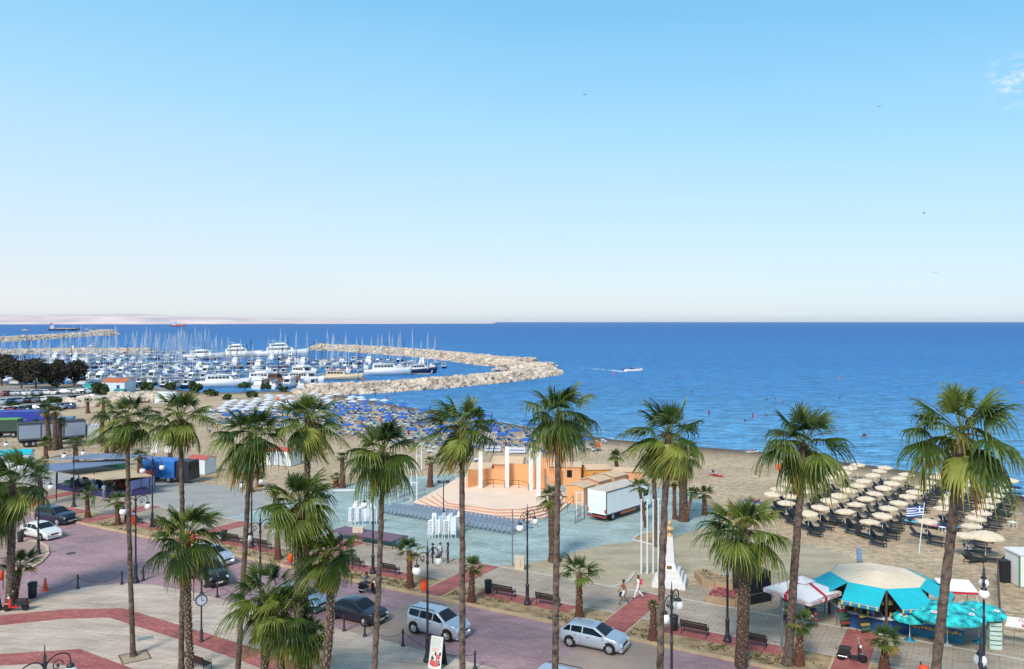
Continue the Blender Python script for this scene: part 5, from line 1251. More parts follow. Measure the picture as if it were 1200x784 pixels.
# planters and wrapped black kiosk
cn = M('planter_concrete', '#a5886c', .85, .12, 1.5)
def planter(label, px, h, flowers):
    t = thing('planter', label, 'planter', (0, 0, 0)); pl = [G(x, y, .06) for x, y in px]; mb = MB()
    for i in range(len(pl)): mb.slab(pl[i], pl[(i + 1) % len(pl)], .22, .06, .06 + h + .002 * i)
    mb.build('wall', cn, t); MB().prism([(p.x, p.y) for p in pl], .06, h - .02).build('soil', M('soil', '#8d7557'), t)
    mb = MB(); rg = random.Random(4); xs = [p.x for p in pl]; ys = [p.y for p in pl]; P2 = [(p.x, p.y) for p in pl]
    for k in range(700 if flowers else 160):
        x, y = rg.uniform(min(xs), max(xs)), rg.uniform(min(ys), max(ys))
        if not inside(x, y, P2): continue
        z = h + rg.uniform(0, .22); r = rg.uniform(.03, .07); a = rg.uniform(0, 3); dx, dy = math.cos(a) * r, math.sin(a) * r
        mb.add([(x - dx, y - dy, z), (x + dy, y - dx, z + rg.uniform(-.05, .05)), (x + dx, y + dy, z + .03), (x - dy, y + dx, z)], [(0, 1, 2, 3)], rg.choice([0, 0, 1, 2]) if flowers else 2)
    mb.build('flowers' if flowers else 'plants', [M('fl_red', '#a3203c', .6), M('fl_pink', '#c95a78', .6), M('fl_leaf', '#3f4f27', .7)], t)
planter('long angled concrete planter with sparse plants right of the monument', [(815, 676), (824, 686), (838, 690), (862, 693), (864, 686), (842, 681), (828, 675)], .5, False)
planter('concrete planter full of crimson flowers beside the wrapped black kiosk', [(829, 706), (862, 711), (866, 701), (838, 696)], .5, True)
t = thing('wrapped_kiosk', 'closed kiosk wrapped in black sheeting behind the shaggy palm trunk', 'kiosk', G(881, 702, .06), .45)
bw = M('black_sheeting', '#1c1e27', .4, .25, 2, .6, bscale=3); MB().box(0, 0, 0, 2.0, 1.8, 2.15, top=.97).build('wrapping', bw, t)
MB().box(0, 0, 2.15, 1.85, 1.65, .12, top=.7).build('roof', bw, t); mb = MB(); mb.tube([(-1.02, -.92, .7), (1.02, -.92, .75), (1.02, .92, .7), (-1.02, .92, .7), (-1.02, -.92, .7)], .02, 5); mb.build('rope', M('rope', '#8a8577', .8), t)

# ------------------------------------------------------------ round kiosk and parasols
teal = M('teal_canvas', '#14aebd', .7, .08, 2, .1); tealv = M('teal_valance', '#1e7fa8', .7, .1, 3); canv = M('sand_canvas', '#e2cfb4', .85, .06, .8, .2); greyp = M('grey_panel', '#8b9299', .6, .08, 1.5)
K = Vector((24.6, 54.1, .06)); t = thing('round_kiosk', 'eight-sided beach kiosk with turquoise awnings and sand-coloured canvas roof', 'kiosk', K); RK = 3.05
vt = [(RK * math.cos(math.radians(-105 + 45 * i)), RK * math.sin(math.radians(-105 + 45 * i))) for i in range(8)]
mb = MB(); nr = 24
for i in range(8):
    a, b = Vector((*vt[i], 2.85)), Vector((*vt[(i + 1) % 8], 2.85)); ap = Vector((0, 0, 3.2))
    for q in range(6):
        p0, p1 = a.lerp(b, q / 6), a.lerp(b, (q + 1) / 6); sag = Vector((0, 0, -.01 if q % 2 else 0))
        mb.add([p0, p1, p1.lerp(ap, .5) + sag, p0.lerp(ap, .5) + sag], [(0, 1, 2, 3)]); mb.add([p0.lerp(ap, .5) + sag, p1.lerp(ap, .5) + sag, ap], [(0, 1, 2)])
mb.build('canvas_roof', canv, t)
mb = MB(); 
for i in range(8):
    a, b = Vector((*vt[i], 2.8)), Vector((*vt[(i + 1) % 8], 2.8)); mb.rod(a, b, .06, n=6); mb.rod(a * 1.0, Vector((0, 0, 3.15)), .03, n=5)
mb.build('roof_frame', greyp, t)
for i in range(8): MB().box(vt[i][0], vt[i][1], 0, .14, .14, 2.82, math.radians(-105 + 45 * i)).build('post', M('post_brown', '#4c3a38', .7), t)
goods = [M('goods_%d' % k, c, .6, .2, 6) for k, c in enumerate(['#2a4f86', '#8c3a36', '#a8954a', '#b9b9b4', '#3f6a50', '#1d2a44'])]
for i in range(8):
    a, b = Vector((*vt[i], 0)), Vector((*vt[(i + 1) % 8], 0)); out = (a + b).normalized(); d = (b - a).normalized()
    if i in (0, 7, 6, 1):
        MB().slab(a * .97, b * .97, .1, .0, 1.0).build('counter', M('counter_blue', '#1f4e86', .5, .2, 2) if i in (7, 0) else greyp, t)
        MB().slab(a * .97 + out * .1, b * .97 + out * .1, .5, 1.0, 1.05).build('counter_top', M('counter_top', '#c9cdd0', .4), t)
        mb = MB(); rg = random.Random(i)
        for k in range(22):
            p = a.lerp(b, rg.uniform(.1, .9)) * .96 + out * rg.uniform(-.1, .25); mb.box(p.x, p.y, 1.05, rg.uniform(.1, .25), rg.uniform(.1, .2), rg.uniform(.1, .4), rg.uniform(0, 3), rg.randrange(6))
        for k in range(14):
            p = a.lerp(b, rg.uniform(.05, .95)) * .8; mb.box(p.x, p.y, rg.choice([1.3, 1.7, 2.0]), rg.uniform(.15, .4), .1, rg.uniform(.2, .3), rg.uniform(0, 3), rg.randrange(6))
        mb.build('goods', goods, t)
    else: MB().slab(a * .96, b * .96, .06, 0, 2.8).build('wall_panel', greyp, t)
    if i in (7, 0, 6, 1, 2):
        z0, z1, ex = 2.87, 2.2, 1.7
        A, B = a * .99 + Vector((0, 0, z0 + .05)), b * .99 + Vector((0, 0, z0 + .05)); C_, D_ = b * .97 + out * ex + Vector((0, 0, z1)), a * .97 + out * ex + Vector((0, 0, z1))
        aw = MB().sheet([A, D_, C_, B], .03).build('awning', teal, t); mb = MB(); nv = 22
        for k in range(nv):
            p0, p1 = D_.lerp(C_, k / nv), D_.lerp(C_, (k + 1) / nv); dz = -.22; m_ = p0.lerp(p1, .5)
            o0 = out * .012
            mb.add([p0 + o0, p1 + o0, p1 + o0 + Vector((0, 0, dz)), m_ + o0 + Vector((0, 0, dz - .07)), p0 + o0 + Vector((0, 0, dz))], [(0, 1, 2, 3, 4)], 0 if k % 5 else 1)
            mb.add([p0 + o0 * 2 + Vector((0, 0, -.02)), p1 + o0 * 2 + Vector((0, 0, -.02)), p1 + o0 * 2 + Vector((0, 0, -.05)), p0 + o0 * 2 + Vector((0, 0, -.05))], [(0, 1, 2, 3)], 2)
        mb.build('valance', [tealv, M('valance_yellow', '#c7b544', .7), M('valance_white', '#d9dcdc', .7)], aw)
# small standing rack and sunshade next to the counter
for (x, y, lb, cc) in [(988, 735, 'folding postcard rack at the left of the kiosk counter', 3), (1012, 742, 'dark folding chair rack in front of the kiosk', 5)]:
    o = thing('display_rack', lb, 'display rack', G(x, y, .06), .3); mb = MB()
    for s in (-.3, .3): mb.rod((s, -.25, 0), (s, .1, 1.3), .02, n=5); mb.rod((s, .3, 0), (s, .05, 1.3), .02, n=5)
    mb.build('frame', iron, o); mb = MB(); rg = random.Random(cc)
    for k in range(4): mb.box(0, -.2 + k * .06, .3 + k * .25, .6, .18, .12, 0, rg.randrange(6))
    mb.build('goods', goods, o)
def brolly(label, base, r, h, fab, n=8, rise=.45, name='parasol', spots=None, basem=None, valance=.12):
    t = thing(name, label, 'parasol', base); mb = MB(); rings = [(1, 0), (.66, .5), (.33, .82), (.03, 1)]; m = n * 2
    vs = []
    for f, z in rings:
        for k in range(m):
            a = 2 * PI * k / m; rr = r * f * (1 if k % 2 == 0 else .95); vs.append((rr * math.cos(a), rr * math.sin(a), h + rise * z - (.06 * f if k % 2 else 0)))
    mb.add(vs, [(i * m + k, i * m + (k + 1) % m, (i + 1) * m + (k + 1) % m, (i + 1) * m + k) for i in range(3) for k in range(m)], 0, False)
    lo = [(v[0], v[1], v[2] - valance) for v in vs[:m]]; mb.add(vs[:m] + lo, [(k, m + k, m + (k + 1) % m, (k + 1) % m) for k in range(m)])
    c = mb.build('canopy', fab, t); MB().rod((0, 0, 0), (0, 0, h + rise + .08), .028, n=8).build('pole', wm_, t)
    MB().lathe([(.32, 0), (.32, .06), (.1, .1), (.05, .3)], 14).build('base', basem or blackp, t)
    if spots:
        mb = MB()
        for k in range(0, 8, 2):
            a = 2 * PI * (k + .5) / 8 + .2; f = .68; c0 = Vector((math.cos(a) * r * f, math.sin(a) * r * f, h + rise * .52)); nn = Vector((math.cos(a) * rise, math.sin(a) * rise, r)).normalized(); u = Vector((-math.sin(a), math.cos(a), 0)); v = nn.cross(u)
            pts = [c0 + nn * .03 + u * .24 * math.cos(q * PI / 8) + v * .14 * math.sin(q * PI / 8) for q in range(16)]; mb.add(pts, [tuple(range(16))], 0)
            pts = [c0 + nn * .036 + u * .13 * math.cos(q * PI / 8) + v * .035 * math.sin(q * PI / 8) for q in range(16)]; mb.add(pts, [tuple(range(16))], 1)
        mb.build('printed_badge', spots, c)
    return t
tq = M('teal_print', '#127f92', .6, .45, 2.2, .3, col2='#2cc0bd'); sp_ = [M('badge_white', '#dcdcdc', .6), M('badge_red', '#b7384a', .6)]; tb = M('teal_base', '#1686a5', .5)
brolly('largest turquoise printed parasol over the freezer counter', G(1110, 756, .06), 2.15, 2.0, tq, rise=.62, spots=sp_, basem=M('base_grey', '#a5a9ab', .6))
brolly('small turquoise printed parasol left of the freezer counter', G(1066, 751, .06), .98, 1.5, tq, rise=.42, spots=sp_, basem=tb)
brolly('medium turquoise printed parasol right of the freezer counter', G(1147, 752, .06), 1.55, 1.95, tq, rise=.5, spots=sp_, basem=tb)
# freezer counter
p = (G(1071, 745) + G(1134, 757)) / 2; dd = G(1134, 757) - G(1071, 745); t = thing('freezer_counter', 'long turquoise counter with painted ice lollies under the turquoise parasols', 'counter', (p.x, p.y + .4, .06), math.atan2(dd.y, dd.x))
L__ = dd.length; MB().box(0, 0, 0, L__, .85, .92).build('body', M('counter_teal', '#177a9c', .4, .05, 2), t); MB().box(0, 0, .92, L__ + .05, .9, .06).build('top', M('counter_top', '#c9cdd0'), t)
mb = MB(); mb.box(0, -.432, .42, L__ * .96, .01, .42, 0, 0); rg = random.Random(2)
for k in range(26): mb.box(-L__ * .44 + L__ * .88 * k / 25, -.444, .5 + rg.uniform(-.04, .08), .09, .01, rg.uniform(.08, .2), 0, rg.choice([1, 2, 3]))
mb.build('picture_panel', [M('pan_blue', '#2d4f86', .5), M('pan_yellow', '#d6b13a', .5), M('pan_red', '#c4543a', .5), M('pan_green', '#78b06a', .5)], t)
# square red and white parasol
t = thing('square_parasol', 'large square white parasol with red straps and lettered edge beside the kiosk', 'parasol', (19.2, 53.2, .06), .62); fabw = M('white_canvas', '#e2dfdf', .7, .04, 2); redc = M('red_canvas', '#c01f33', .6, .05, 3)
mb = MB(); hf = 1.75; e_ = [(-hf, -hf), (hf, -hf), (hf, hf), (-hf, hf)]
for i in range(4): a, b = e_[i], e_[(i + 1) % 4]; m0 = ((a[0] + b[0]) / 2 * .97, (a[1] + b[1]) / 2 * .97); mb.add([(*a, 2.2), (*m0, 2.24), (0, 0, 3.0)], [(0, 1, 2)]); mb.add([(*m0, 2.24), (*b, 2.2), (0, 0, 3.0)], [(0, 1, 2)]); mb.add([(*a, 2.2), (*b, 2.2), (b[0], b[1], 1.95), (a[0], a[1], 1.95)], [(0, 3, 2, 1)])
c = mb.build('canopy', fabw, t); mb = MB()
for i in range(4):
    a = e_[i]; b = e_[(i + 1) % 4]; mx_ = ((a[0] + b[0]) / 2, (a[1] + b[1]) / 2); u = Vector((b[0] - a[0], b[1] - a[1], 0)).normalized() * .13; q = Vector((mx_[0] * .99, mx_[1] * .99, 2.26)); q2 = Vector((mx_[0] * .3, mx_[1] * .3, 2.82)); o_ = Vector((mx_[0], mx_[1], 0)).normalized() * .02
    mb.add([q - u, q + u, q2 + u, q2 - u], [(0, 1, 2, 3)]); qq = Vector((mx_[0], mx_[1], 2.22)) + o_; mb.add([qq - u, qq + u, qq + u - Vector((0, 0, .34)), qq - u - Vector((0, 0, .34))], [(0, 3, 2, 1)])
mb.build('red_straps', redc, c)
for sx, rot in ((0, 0), (1, -PI / 2)):
    for s in (-.95, .95):
        loc = (s, -hf - .012, 2.07) if sx == 0 else (-hf - .012, s, 2.07); text_mesh('Coca-Cola', .24, 'lettering', M('letter_red', '#b8324a', .6), c, loc, (PI / 2, 0, rot))
cp_ = MB(); cp_.add([(-.6, -.6, 2.82), (.6, -.6, 2.82), (.6, .6, 2.82), (-.6, .6, 2.82), (0, 0, 3.14)], [(0, 1, 4), (1, 2, 4), (2, 3, 4), (3, 0, 4)]); cp_.build('top_vent', fabw, c)
MB().rod((0, 0, 0), (0, 0, 3.05), .04, n=8).build('pole', wm_, t); MB().box(0, 0, 0, .8, .8, .1).build('base', greyp, t)
for (x, y, lb, sc) in [(921, 735, 'stand of bright inflatable toys under the left corner of the square parasol', .9), (950, 738, 'stand of bright inflatable toys under the middle of the square parasol', 1.0)]:
    o = thing('toy_stand', lb, 'toy stand', G(x, y, .06)); MB().rod((0, 0, 0), (0, 0, 1.9), .03, n=6).build('pole', iron, o); mb = MB(); rg = random.Random(int(x))
    for k in range(26): mb.ball((rg.uniform(-.3, .3) * sc, rg.uniform(-.25, .25), rg.uniform(.5, 1.95)), rg.uniform(.09, .17), 8, rg.uniform(.6, 1.6), rg.randrange(6))
    mb.build('toys', goods, o)
t = thing('information_board', 'narrow upright blue-framed board on two posts in front of the square parasol', 'sign', ROW(916, 50.6, .1), 1.35)
for s in (-.35, .35): MB().rod((s, 0, 0), (s, 0, 3.1), .035, n=6).build('post', M('galvanised', '#7a838c'), t)
MB().box(0, 0, 1.9, .66, .05, 1.15).build('panel', M('board_blue', '#3c5c85', .5, .1, 3), t)
rail('grey display shelf frame behind the square parasol', [Vector((19.9, 55.2, .06)), Vector((21.3, 54.8, .06))], 1.1, None, .2, 'steel_barrier')
p = Vector((29.6, 53.6, .06)); t = thing('flat_awning', 'white awning with red stripe behind the turquoise parasols', 'awning', p, -.12); MB().sheet([(-1.1, -.8, 2.25), (1.1, -.8, 2.15), (1.1, .7, 2.55), (-1.1, .7, 2.6)], .04).build('canopy', fabw, t); MB().box(0, -.82, 2.05, 2.2, .03, .14).build('stripe', redc, t)
for sx in (-1, 1):
    for sy in (-.75, .65): MB().rod((sx, sy, 0), (sx, sy, 2.15 if sy < 0 else 2.5), .03, n=6).build('post', wm_, t)
t = thing('crate_stack', 'pale mint slatted crates stacked beside the turquoise parasols', 'crates', G(1165, 759, .06), -.2); mm = M('crate_mint', '#b7cdc4', .6, .06, 2)
for k in range(3):
    mb = MB(); mb.box(0, 0, k * .56, .7, .6, .05)
    for s in (-1, 1): mb.box(s * .33, 0, k * .56, .04, .6, .52); mb.box(0, s * .29, k * .56 + .02, .66, .02, .22); mb.box(0, s * .29, k * .56 + .3, .66, .02, .2)
    mb.build('crate', mm, t)
# mesh fence with sign, right edge
rail('dark wire fence enclosing the sand at the right edge', [G(1173, 757, .05), G(1171, 720, .0), G(1170, 700, 0), G(1169, 684, 0)], 2.0, M('fence_brown', '#6b5a50', .8), .5, 'wire_fence')
rail('front wire fence running out of the right edge below the red-lettered sign', [G(1175, 757, .05), G(1260, 768, .05), G(1340, 780, .05)], 2.1, M('fence_brown', '#6b5a50'), .6, 'wire_fence')
p = G(1177, 757, .05); p2 = G(1250, 767, .05); t = thing('fence_sign', 'white sign with red Greek capitals hanging on the right-edge fence', 'sign', (p.x, p.y - .06, 1.3), math.atan2(p2.y - p.y, p2.x - p.x))
MB().box(1.2, 0, 0, 2.4, .04, .62).build('board', M('sign_white', '#dcdcda', .6, .02), t); lr = M('letter_crimson', '#a32743', .6)
text_mesh('ΠΑΡΑΛΙΑ', .3, 'lettering', lr, t, (.72, -.025, .44), (PI / 2, 0, 0), align='LEFT'); text_mesh('ΚΕΙΡ', .27, 'lettering', lr, t, (.86, -.025, .17), (PI / 2, 0, 0), align='LEFT')
t = thing('beach_cabin', 'white cabin with green corner posts cut by the right edge', 'cabin', G(1212, 688, .0) + Vector((0, .9, 0)), 0)
mb = MB(); mb.box(0, 0, 0, 2.2, 1.8, 2.4); 
for k in range(6): mb.box(0, -.905, .1 + k * .38, 2.15, .02, .35)
mb.build('wall', whitew, t); MB().box(0, 0, 2.4, 2.4, 2.0, .1).build('roof', whitew, t)
for s in (-1, 1): MB().box(s * 1.1, -.9, 0, .09, .09, 2.42).build('corner_post', M('post_green', '#3f8a64', .6), t)
# A-board with roses
t = thing('pavement_board', 'white folding pavement board with red roses and lines of writing', 'sign board', G(513, 781, .05), -.42); ab = M('board_white', '#dedcd6', .6, .03, 2); dkb = M('board_dark', '#2c2825', .6)
for s, m_, nm in ((-1, ab, 'front_panel'), (1, dkb, 'back_panel')):
    mb = MB(); w_, hh, y0_, y1_ = .42, 1.75, .42, .04
    mb.add([(-w_, s * y0_, 0), (w_, s * y0_, 0), (w_ * .92, s * y1_, hh), (-w_ * .92, s * y1_, hh), (-w_, s * (y0_ - .04), 0), (w_, s * (y0_ - .04), 0), (w_ * .92, s * (y1_ - .035), hh), (-w_ * .92, s * (y1_ - .035), hh)], [(0, 1, 2, 3), (7, 6, 5, 4), (0, 4, 5, 1), (1, 5, 6, 2), (2, 6, 7, 3), (3, 7, 4, 0)])
    f_ = mb.build(nm, m_, t)
    if s < 0: front = f_
    else:
        pass
tl = math.atan2(.38, 1.75); pr = MB()
def onb(x, z, d=.006): return Vector((x, -.42 + (z) * .38 / 1.75 - d, z))
def blob(x, z, r, mi, n=9, sq=1.0, d=.006):
    pr.add([onb(x + r * math.cos(2 * PI * k / n + .3) * (1 + .15 * (k % 2)), z + sq * r * math.sin(2 * PI * k / n + .3) * (1 + .15 * (k % 2)), d) for k in range(n)], [tuple(range(n))], mi)
for (x, z, r) in ((-.18, .32, .15), (.08, .3, .15), (-.05, .24, .11), (.18, .68, .13)):
    blob(x, z, r, 0); blob(x + .01, z + .01, r * .6, 1, d=.01); blob(x, z, r * .3, 0, d=.014)
for (x, z, r, q) in ((-.2, .58, .07, 1.8), (-.12, .56, .06, .6), (0, .82, .07, 1.5), (.28, .86, .07, 1.2), (.3, .8, .06, .7), (.28, .3, .07, 1.2), (.25, .45, .06, 1), (.1, .5, .06, .7)): blob(x, z, r, 2, 5, q)
rg = random.Random(8)
for k in range(6):
    z = 1.6 - k * .085; x = -.28
    while x < .28: l_ = rg.uniform(.05, .14); pr.add([onb(x, z), onb(min(x + l_, .32), z), onb(min(x + l_, .32), z + .035), onb(x, z + .035)], [(0, 1, 2, 3)], 3); x += l_ + .03
for k in range(2):
    z = 1.06 - k * .11; x = -.26
    while x < .12: l_ = rg.uniform(.08, .16); pr.add([onb(x, z), onb(x + l_, z), onb(x + l_, z + .05), onb(x, z + .05)], [(0, 1, 2, 3)], 1); x += l_ + .03
pr.build('printed_roses', [M('rose_red', '#d6333a', .6), M('rose_pink', '#dc7f80', .6), M('rose_leaf', '#1f2d2c', .6), M('print_green', '#9dbfae', .6)], front)
# ------------------------------------------------------------ beach furniture
def GL(px, py, h=0.0):
    """point on the sloping beach (h above it)"""
    z = -.03
    for _ in range(3):
        p = G(px, py, z + h); z = landz(p.x, p.y)
    p = G(px, py, z + h); return Vector((p.x, p.y, z))
cream = M('cream_canvas', '#d6c4aa', .75, .05, 1.5); darkf = M('lounger_dark', '#25242b', .6, .12, 4)
def make_cream(tilt):
    t = thing('beach_parasol', 'cream', 'parasol'); mb = MB(); m = 16; r, h, rise = .9, 2.0, .21; vs = []
    for f, z in ((1, 0), (.6, .6), (.04, 1)):
        for k in range(m): a = 2 * PI * k / m; rr = r * f * (1 if k % 2 == 0 else .955); vs.append((rr * math.cos(a), rr * math.sin(a), h + rise * z - (.05 * f if k % 2 else 0) + tilt * f * math.cos(a)))
    mb.add(vs, [(i * m + k, i * m + (k + 1) % m, (i + 1) * m + (k + 1) % m, (i + 1) * m + k) for i in range(2) for k in range(m)])
    mb.add(vs[:m] + [(v[0] * .98, v[1] * .98, v[2] - .12) for v in vs[:m]], [(k, m + k, m + (k + 1) % m, (k + 1) % m) for k in range(m)])
    mb.build('canopy', cream, t); MB().rod((0, 0, -.1), (0, 0, h + rise + .1), .03, n=6).build('pole', wm_, t); return t
CU = [Maker(make_cream(v)) for v in (0, .06, -.05)]
def make_lounger(fm, name='sun_lounger', mat=None):
    t = thing(name, 'l', 'sun lounger'); mb = MB()
    for k in range(9): mb.box(-.2 + k * .15, 0, .3, .13, .62, .04)
    mb.build('seat', mat or fm, t); mb = MB()
    mb.add([(-.28, -.31, .3), (-.28, .31, .3), (-.72, .31, .78), (-.72, -.31, .78), (-.25, -.31, .36), (-.25, .31, .36), (-.69, .31, .83), (-.69, -.31, .83)], [(0, 1, 2, 3), (7, 6, 5, 4), (0, 4, 5, 1), (1, 5, 6, 2), (2, 6, 7, 3), (3, 7, 4, 0)])
    mb.build('backrest', mat or fm, t); mb = MB()
    for x in (-.45, 1.0):
        for s in (-.28, .28): mb.box(x, s, 0, .05, .05, .31)
    for s in (-.3, .3): mb.box(.25, s, .26, 1.6, .04, .05)
    mb.build('frame', fm, t); return t
CLo = make_lounger(darkf); CL = Maker(CLo); CLo_scale = .88
cu = [(470,85),(435,98),(565,112),(683,127),(535,130),(650,143),(815,138),(850,125),(495,155),(780,160),(620,165),(972,152),(350,138),(408,118),(320,160),(470,175),(583,185),(757,182),(1100,167),(280,175),(190,143),(167,170),(430,195),(545,210),(720,203),(1090,190),(940,170),(120,190),(385,218),(505,232),(690,222),(915,192),(255,200),(1075,215),(345,240),(462,257),(650,250),(880,220),(1055,240),(180,222),(305,270),(415,287),(605,273),(865,245),(1035,265),(155,250),(578,305),(843,273),(1013,292),(252,295),(522,332),(775,330),(988,317),(970,350),(945,390),(95,212),(290,105),(590,97),(1140,153)]
rg = random.Random(77); HD = -.85
lc = 0
for k, (x, y) in enumerate(cu):
    px, py = 880 + x / 3.75, 520 + y / 3.75; p = GL(px, py, 2.2)
    CU[k % 3](p, rg.uniform(0, 3), 'cream beach parasol in the rows over dark loungers', 'cream parasols in rows on the beach')
    for s, (dx, dy) in enumerate(((.2, -.95), (1.15, .95))):
        if y < 100: continue
        q = (p.x + dx + rg.uniform(-.1, .1), p.y + dy + .3, p.z)
        CL(q, HD + rg.uniform(-.12, .12), 'dark sun lounger with raised back in the rows under the cream parasols', 'dark sun loungers under the cream parasols').scale = (.86, .95, 1); lc += 1
for (x, y) in ((490, 398), (555, 410), (450, 358), (395, 347), (150, 316), (1025, 395), (272, 372), (328, 342), (230, 360), (735, 398), (930, 285), (1110, 275), (1090, 305), (860, 345), (550, 368), (607, 378)):
    CL(GL(880 + x / 3.75, 523 + y / 3.75), HD + rg.uniform(-.1, .1), 'dark sun lounger with raised back in the rows under the cream parasols', 'dark sun loungers under the cream parasols')
brolly('single larger cream parasol over two dark deckchairs near the white cabin', GL(1155, 655), 1.45, 1.95, cream)
for dx, rz, lb in ((-1.2, .3, 'left'), (1.1, PI - .3, 'right')):
    p = GL(1155, 660); CL((p.x + dx, p.y, p.z), rz, 'dark reclined chair on the %s under the single larger cream parasol' % lb, 'dark reclined chairs under the single parasol')
def stool(label, p, sc=1):
    t = thing('plastic_table', label, 'table', p, .3); m = M('chair_white', '#d3dbe2'); MB().box(0, 0, .42 * sc, .5 * sc, .5 * sc, .04).build('table_top', m, t)
    for a in (-1, 1):
        for b in (-1, 1): MB().rod((a * .2 * sc, b * .2 * sc, 0), (a * .18 * sc, b * .18 * sc, .42 * sc), .025, n=5).build('leg', m, t)
stool('small white plastic table beside the nearest dark loungers', GL(1135, 649)); stool('white plastic table alone on the sand near the right edge', GL(1187, 618), 1.2); stool('small white table by the blue towels left of the leaning palm', GL(1104, 623)); stool('small white table in the middle of the right lounger block', GL(1112, 582))
# towels
for (x, y, c, lb) in [(1072, 616, '#5fb4cf', 'turquoise towel on a lounger left of the leaning palm'), (1088, 619, '#c77f9f', 'pink towel on a lounger left of the leaning palm'), (1100, 619, '#343a7e', 'dark blue towel left of the leaning palm'), (1112, 621, '#4f9fd0', 'light blue towel right behind the leaning palm'), (1099, 579, '#2c3f8a', 'navy towel among the right lounger block'), (1185, 573, '#2d3f8f', 'blue towel spread near the right edge waterline')]:
    p = GL(x, y); o = MB().box(0, 0, .36, 1.7, .6, .05, top=.98).box(-.7, 0, .41, .3, .5, .08).build('towel', cloth(c)); o.location = p; o.rotation_euler[2] = HD; tag(o, lb, 'towel')
    q = CL(p, HD, 'dark lounger under the ' + lb.split(' on a')[0], None)
    if 'group' in q: del q['group']
t = thing('flagpole', 'white flagpole flying the Greek flag in front of the cream parasols', 'flagpole', GL(1077, 648)); pt = Vector((.45, 0, 4.3)); MB().rod((0, 0, 0), pt, .05, .035, 8).ball(pt, .06, 8).build('pole', wm_, t)
fb, fw = M('flag_blue', '#2347a0', .7, .03, 3), M('flag_white', '#d9dde2', .7, .03, 3); mb = MB(); wv = lambda u: .07 * math.sin(u * 7)
for r_ in range(9):
    for k in range(12):
        u0, u1 = k / 12, (k + 1) / 12; blue = r_ % 2 == 0
        if u0 < .36 and r_ < 5: blue = not (r_ == 2 or .13 < (u0 + u1) / 2 < .25)
        z0 = -.1 * r_; dr = lambda u: -.12 * u
        for sgn, off in ((1, 0),):
            f = [(-1.45 * u0, wv(u0), z0 + dr(u0)), (-1.45 * u0, wv(u0), z0 - .1 + dr(u0)), (-1.45 * u1, wv(u1), z0 - .1 + dr(u1)), (-1.45 * u1, wv(u1), z0 + dr(u1))]
            mb.add(f, [(0, 1, 2, 3)], 0 if blue else 1)
fl = mb.build('flag', [fb, fw], t); fl.location = (.38, 0, 4.1); sm_ = fl.modifiers.new('thick', 'SOLIDIFY'); sm_.thickness = .012
t = thing('beach_shower', 'blue and grey beach shower post on the sand behind the kiosk', 'shower', GL(1007, 661)); MB().box(0, 0, .3, .34, .22, 1.0).build('tank', M('shower_blue', '#6f8fb8', .5), t); MB().rod((0, 0, 0), (0, 0, .3), .05, n=6).box(0, -.12, .9, .2, .03, .3).build('post', greyp, t)
t = thing('lounger_stack', 'dark stack of folded loungers beside the mesh fence', 'stack', GL(1177, 682)); mb = MB()
for k in range(11): mb.box(0, 0, .05 + k * .155, .72, .62, .1)
mb.build('cushion', darkf, t)
# blue parasol beach
bl = M('parasol_blue', '#2a5fae', .7, .12, .8); wb = M('parasol_pale', '#c6ced8', .7, .08, .8); ltb = M('mat_blue', '#3f6fb5', .7, .1, 1); lw = M('lounger_white', '#e0e5ea', .6, .05, 2); tqb = M('mat_teal', '#3fa3bd', .7)
def simple_brolly(mat, closed=False):
    t = thing('beach_parasol', 'x', 'parasol'); mb = MB(); m = 12
    if closed: mb.lathe([(.06, 1.1), (.16, 1.25), (.1, 2.2), (.01, 2.5)], 8)
    else:
        vs = [(rr * math.cos(2 * PI * k / m), rr * math.sin(2 * PI * k / m), z) for rr, z in ((1.12, 1.85), (.65, 2.02), (.04, 2.16)) for k in range(m)]
        mb.add(vs, [(i * m + k, i * m + (k + 1) % m, (i + 1) * m + (k + 1) % m, (i + 1) * m + k) for i in range(2) for k in range(m)]); mb.add(vs[:m] + [(v[0], v[1], v[2] - .08) for v in vs[:m]], [(k, m + k, m + (k + 1) % m, (k + 1) % m) for k in range(m)])
    mb.build('canopy', mat, t); MB().rod((0, 0, -.2), (0, 0, 2.25), .035, n=5).build('pole', wm_, t); return t
UB, UW, UC = Maker(simple_brolly(bl)), Maker(simple_brolly(wb)), Maker(simple_brolly(bl, True))
LBm, LTm, LWm = Maker(make_lounger(lw, mat=ltb)), Maker(make_lounger(lw, mat=tqb)), Maker(make_lounger(lw, mat=M('mat_white', '#dbe2ea', .7)))
ua, ub = Vector((.92, -.39, 0)), Vector((.39, .92, 0)); nb = nl = 0
V3 = lambda z: Vector((0, 0, z))
poly_b = [(238, 484), (300, 473), (345, 469), (395, 469), (440, 476), (500, 485), (560, 493), (640, 506), (705, 515), (706, 524), (700, 530), (640, 533), (590, 530), (540, 528), (505, 525), (470, 521), (420, 513), (380, 513), (330, 500), (240, 497)]
org = G(470, 500); cand = []
for i in range(-30, 31):
    for j in range(-16, 22):
        p = org + ua * (i * 3.35 + (j % 2) * .6) + ub * (j * 4.5) + Vector((rg.uniform(-.45, .45), rg.uniform(-.5, .5), 0))
        if p.y < 60: continue
        px = 600 + F * p.x / p.y; py = HY + F * H / p.y
        if inside(px, py, poly_b) and inland(p.x, p.y) > 5: cand.append((p, px, py))
rg.shuffle(cand); lq = []
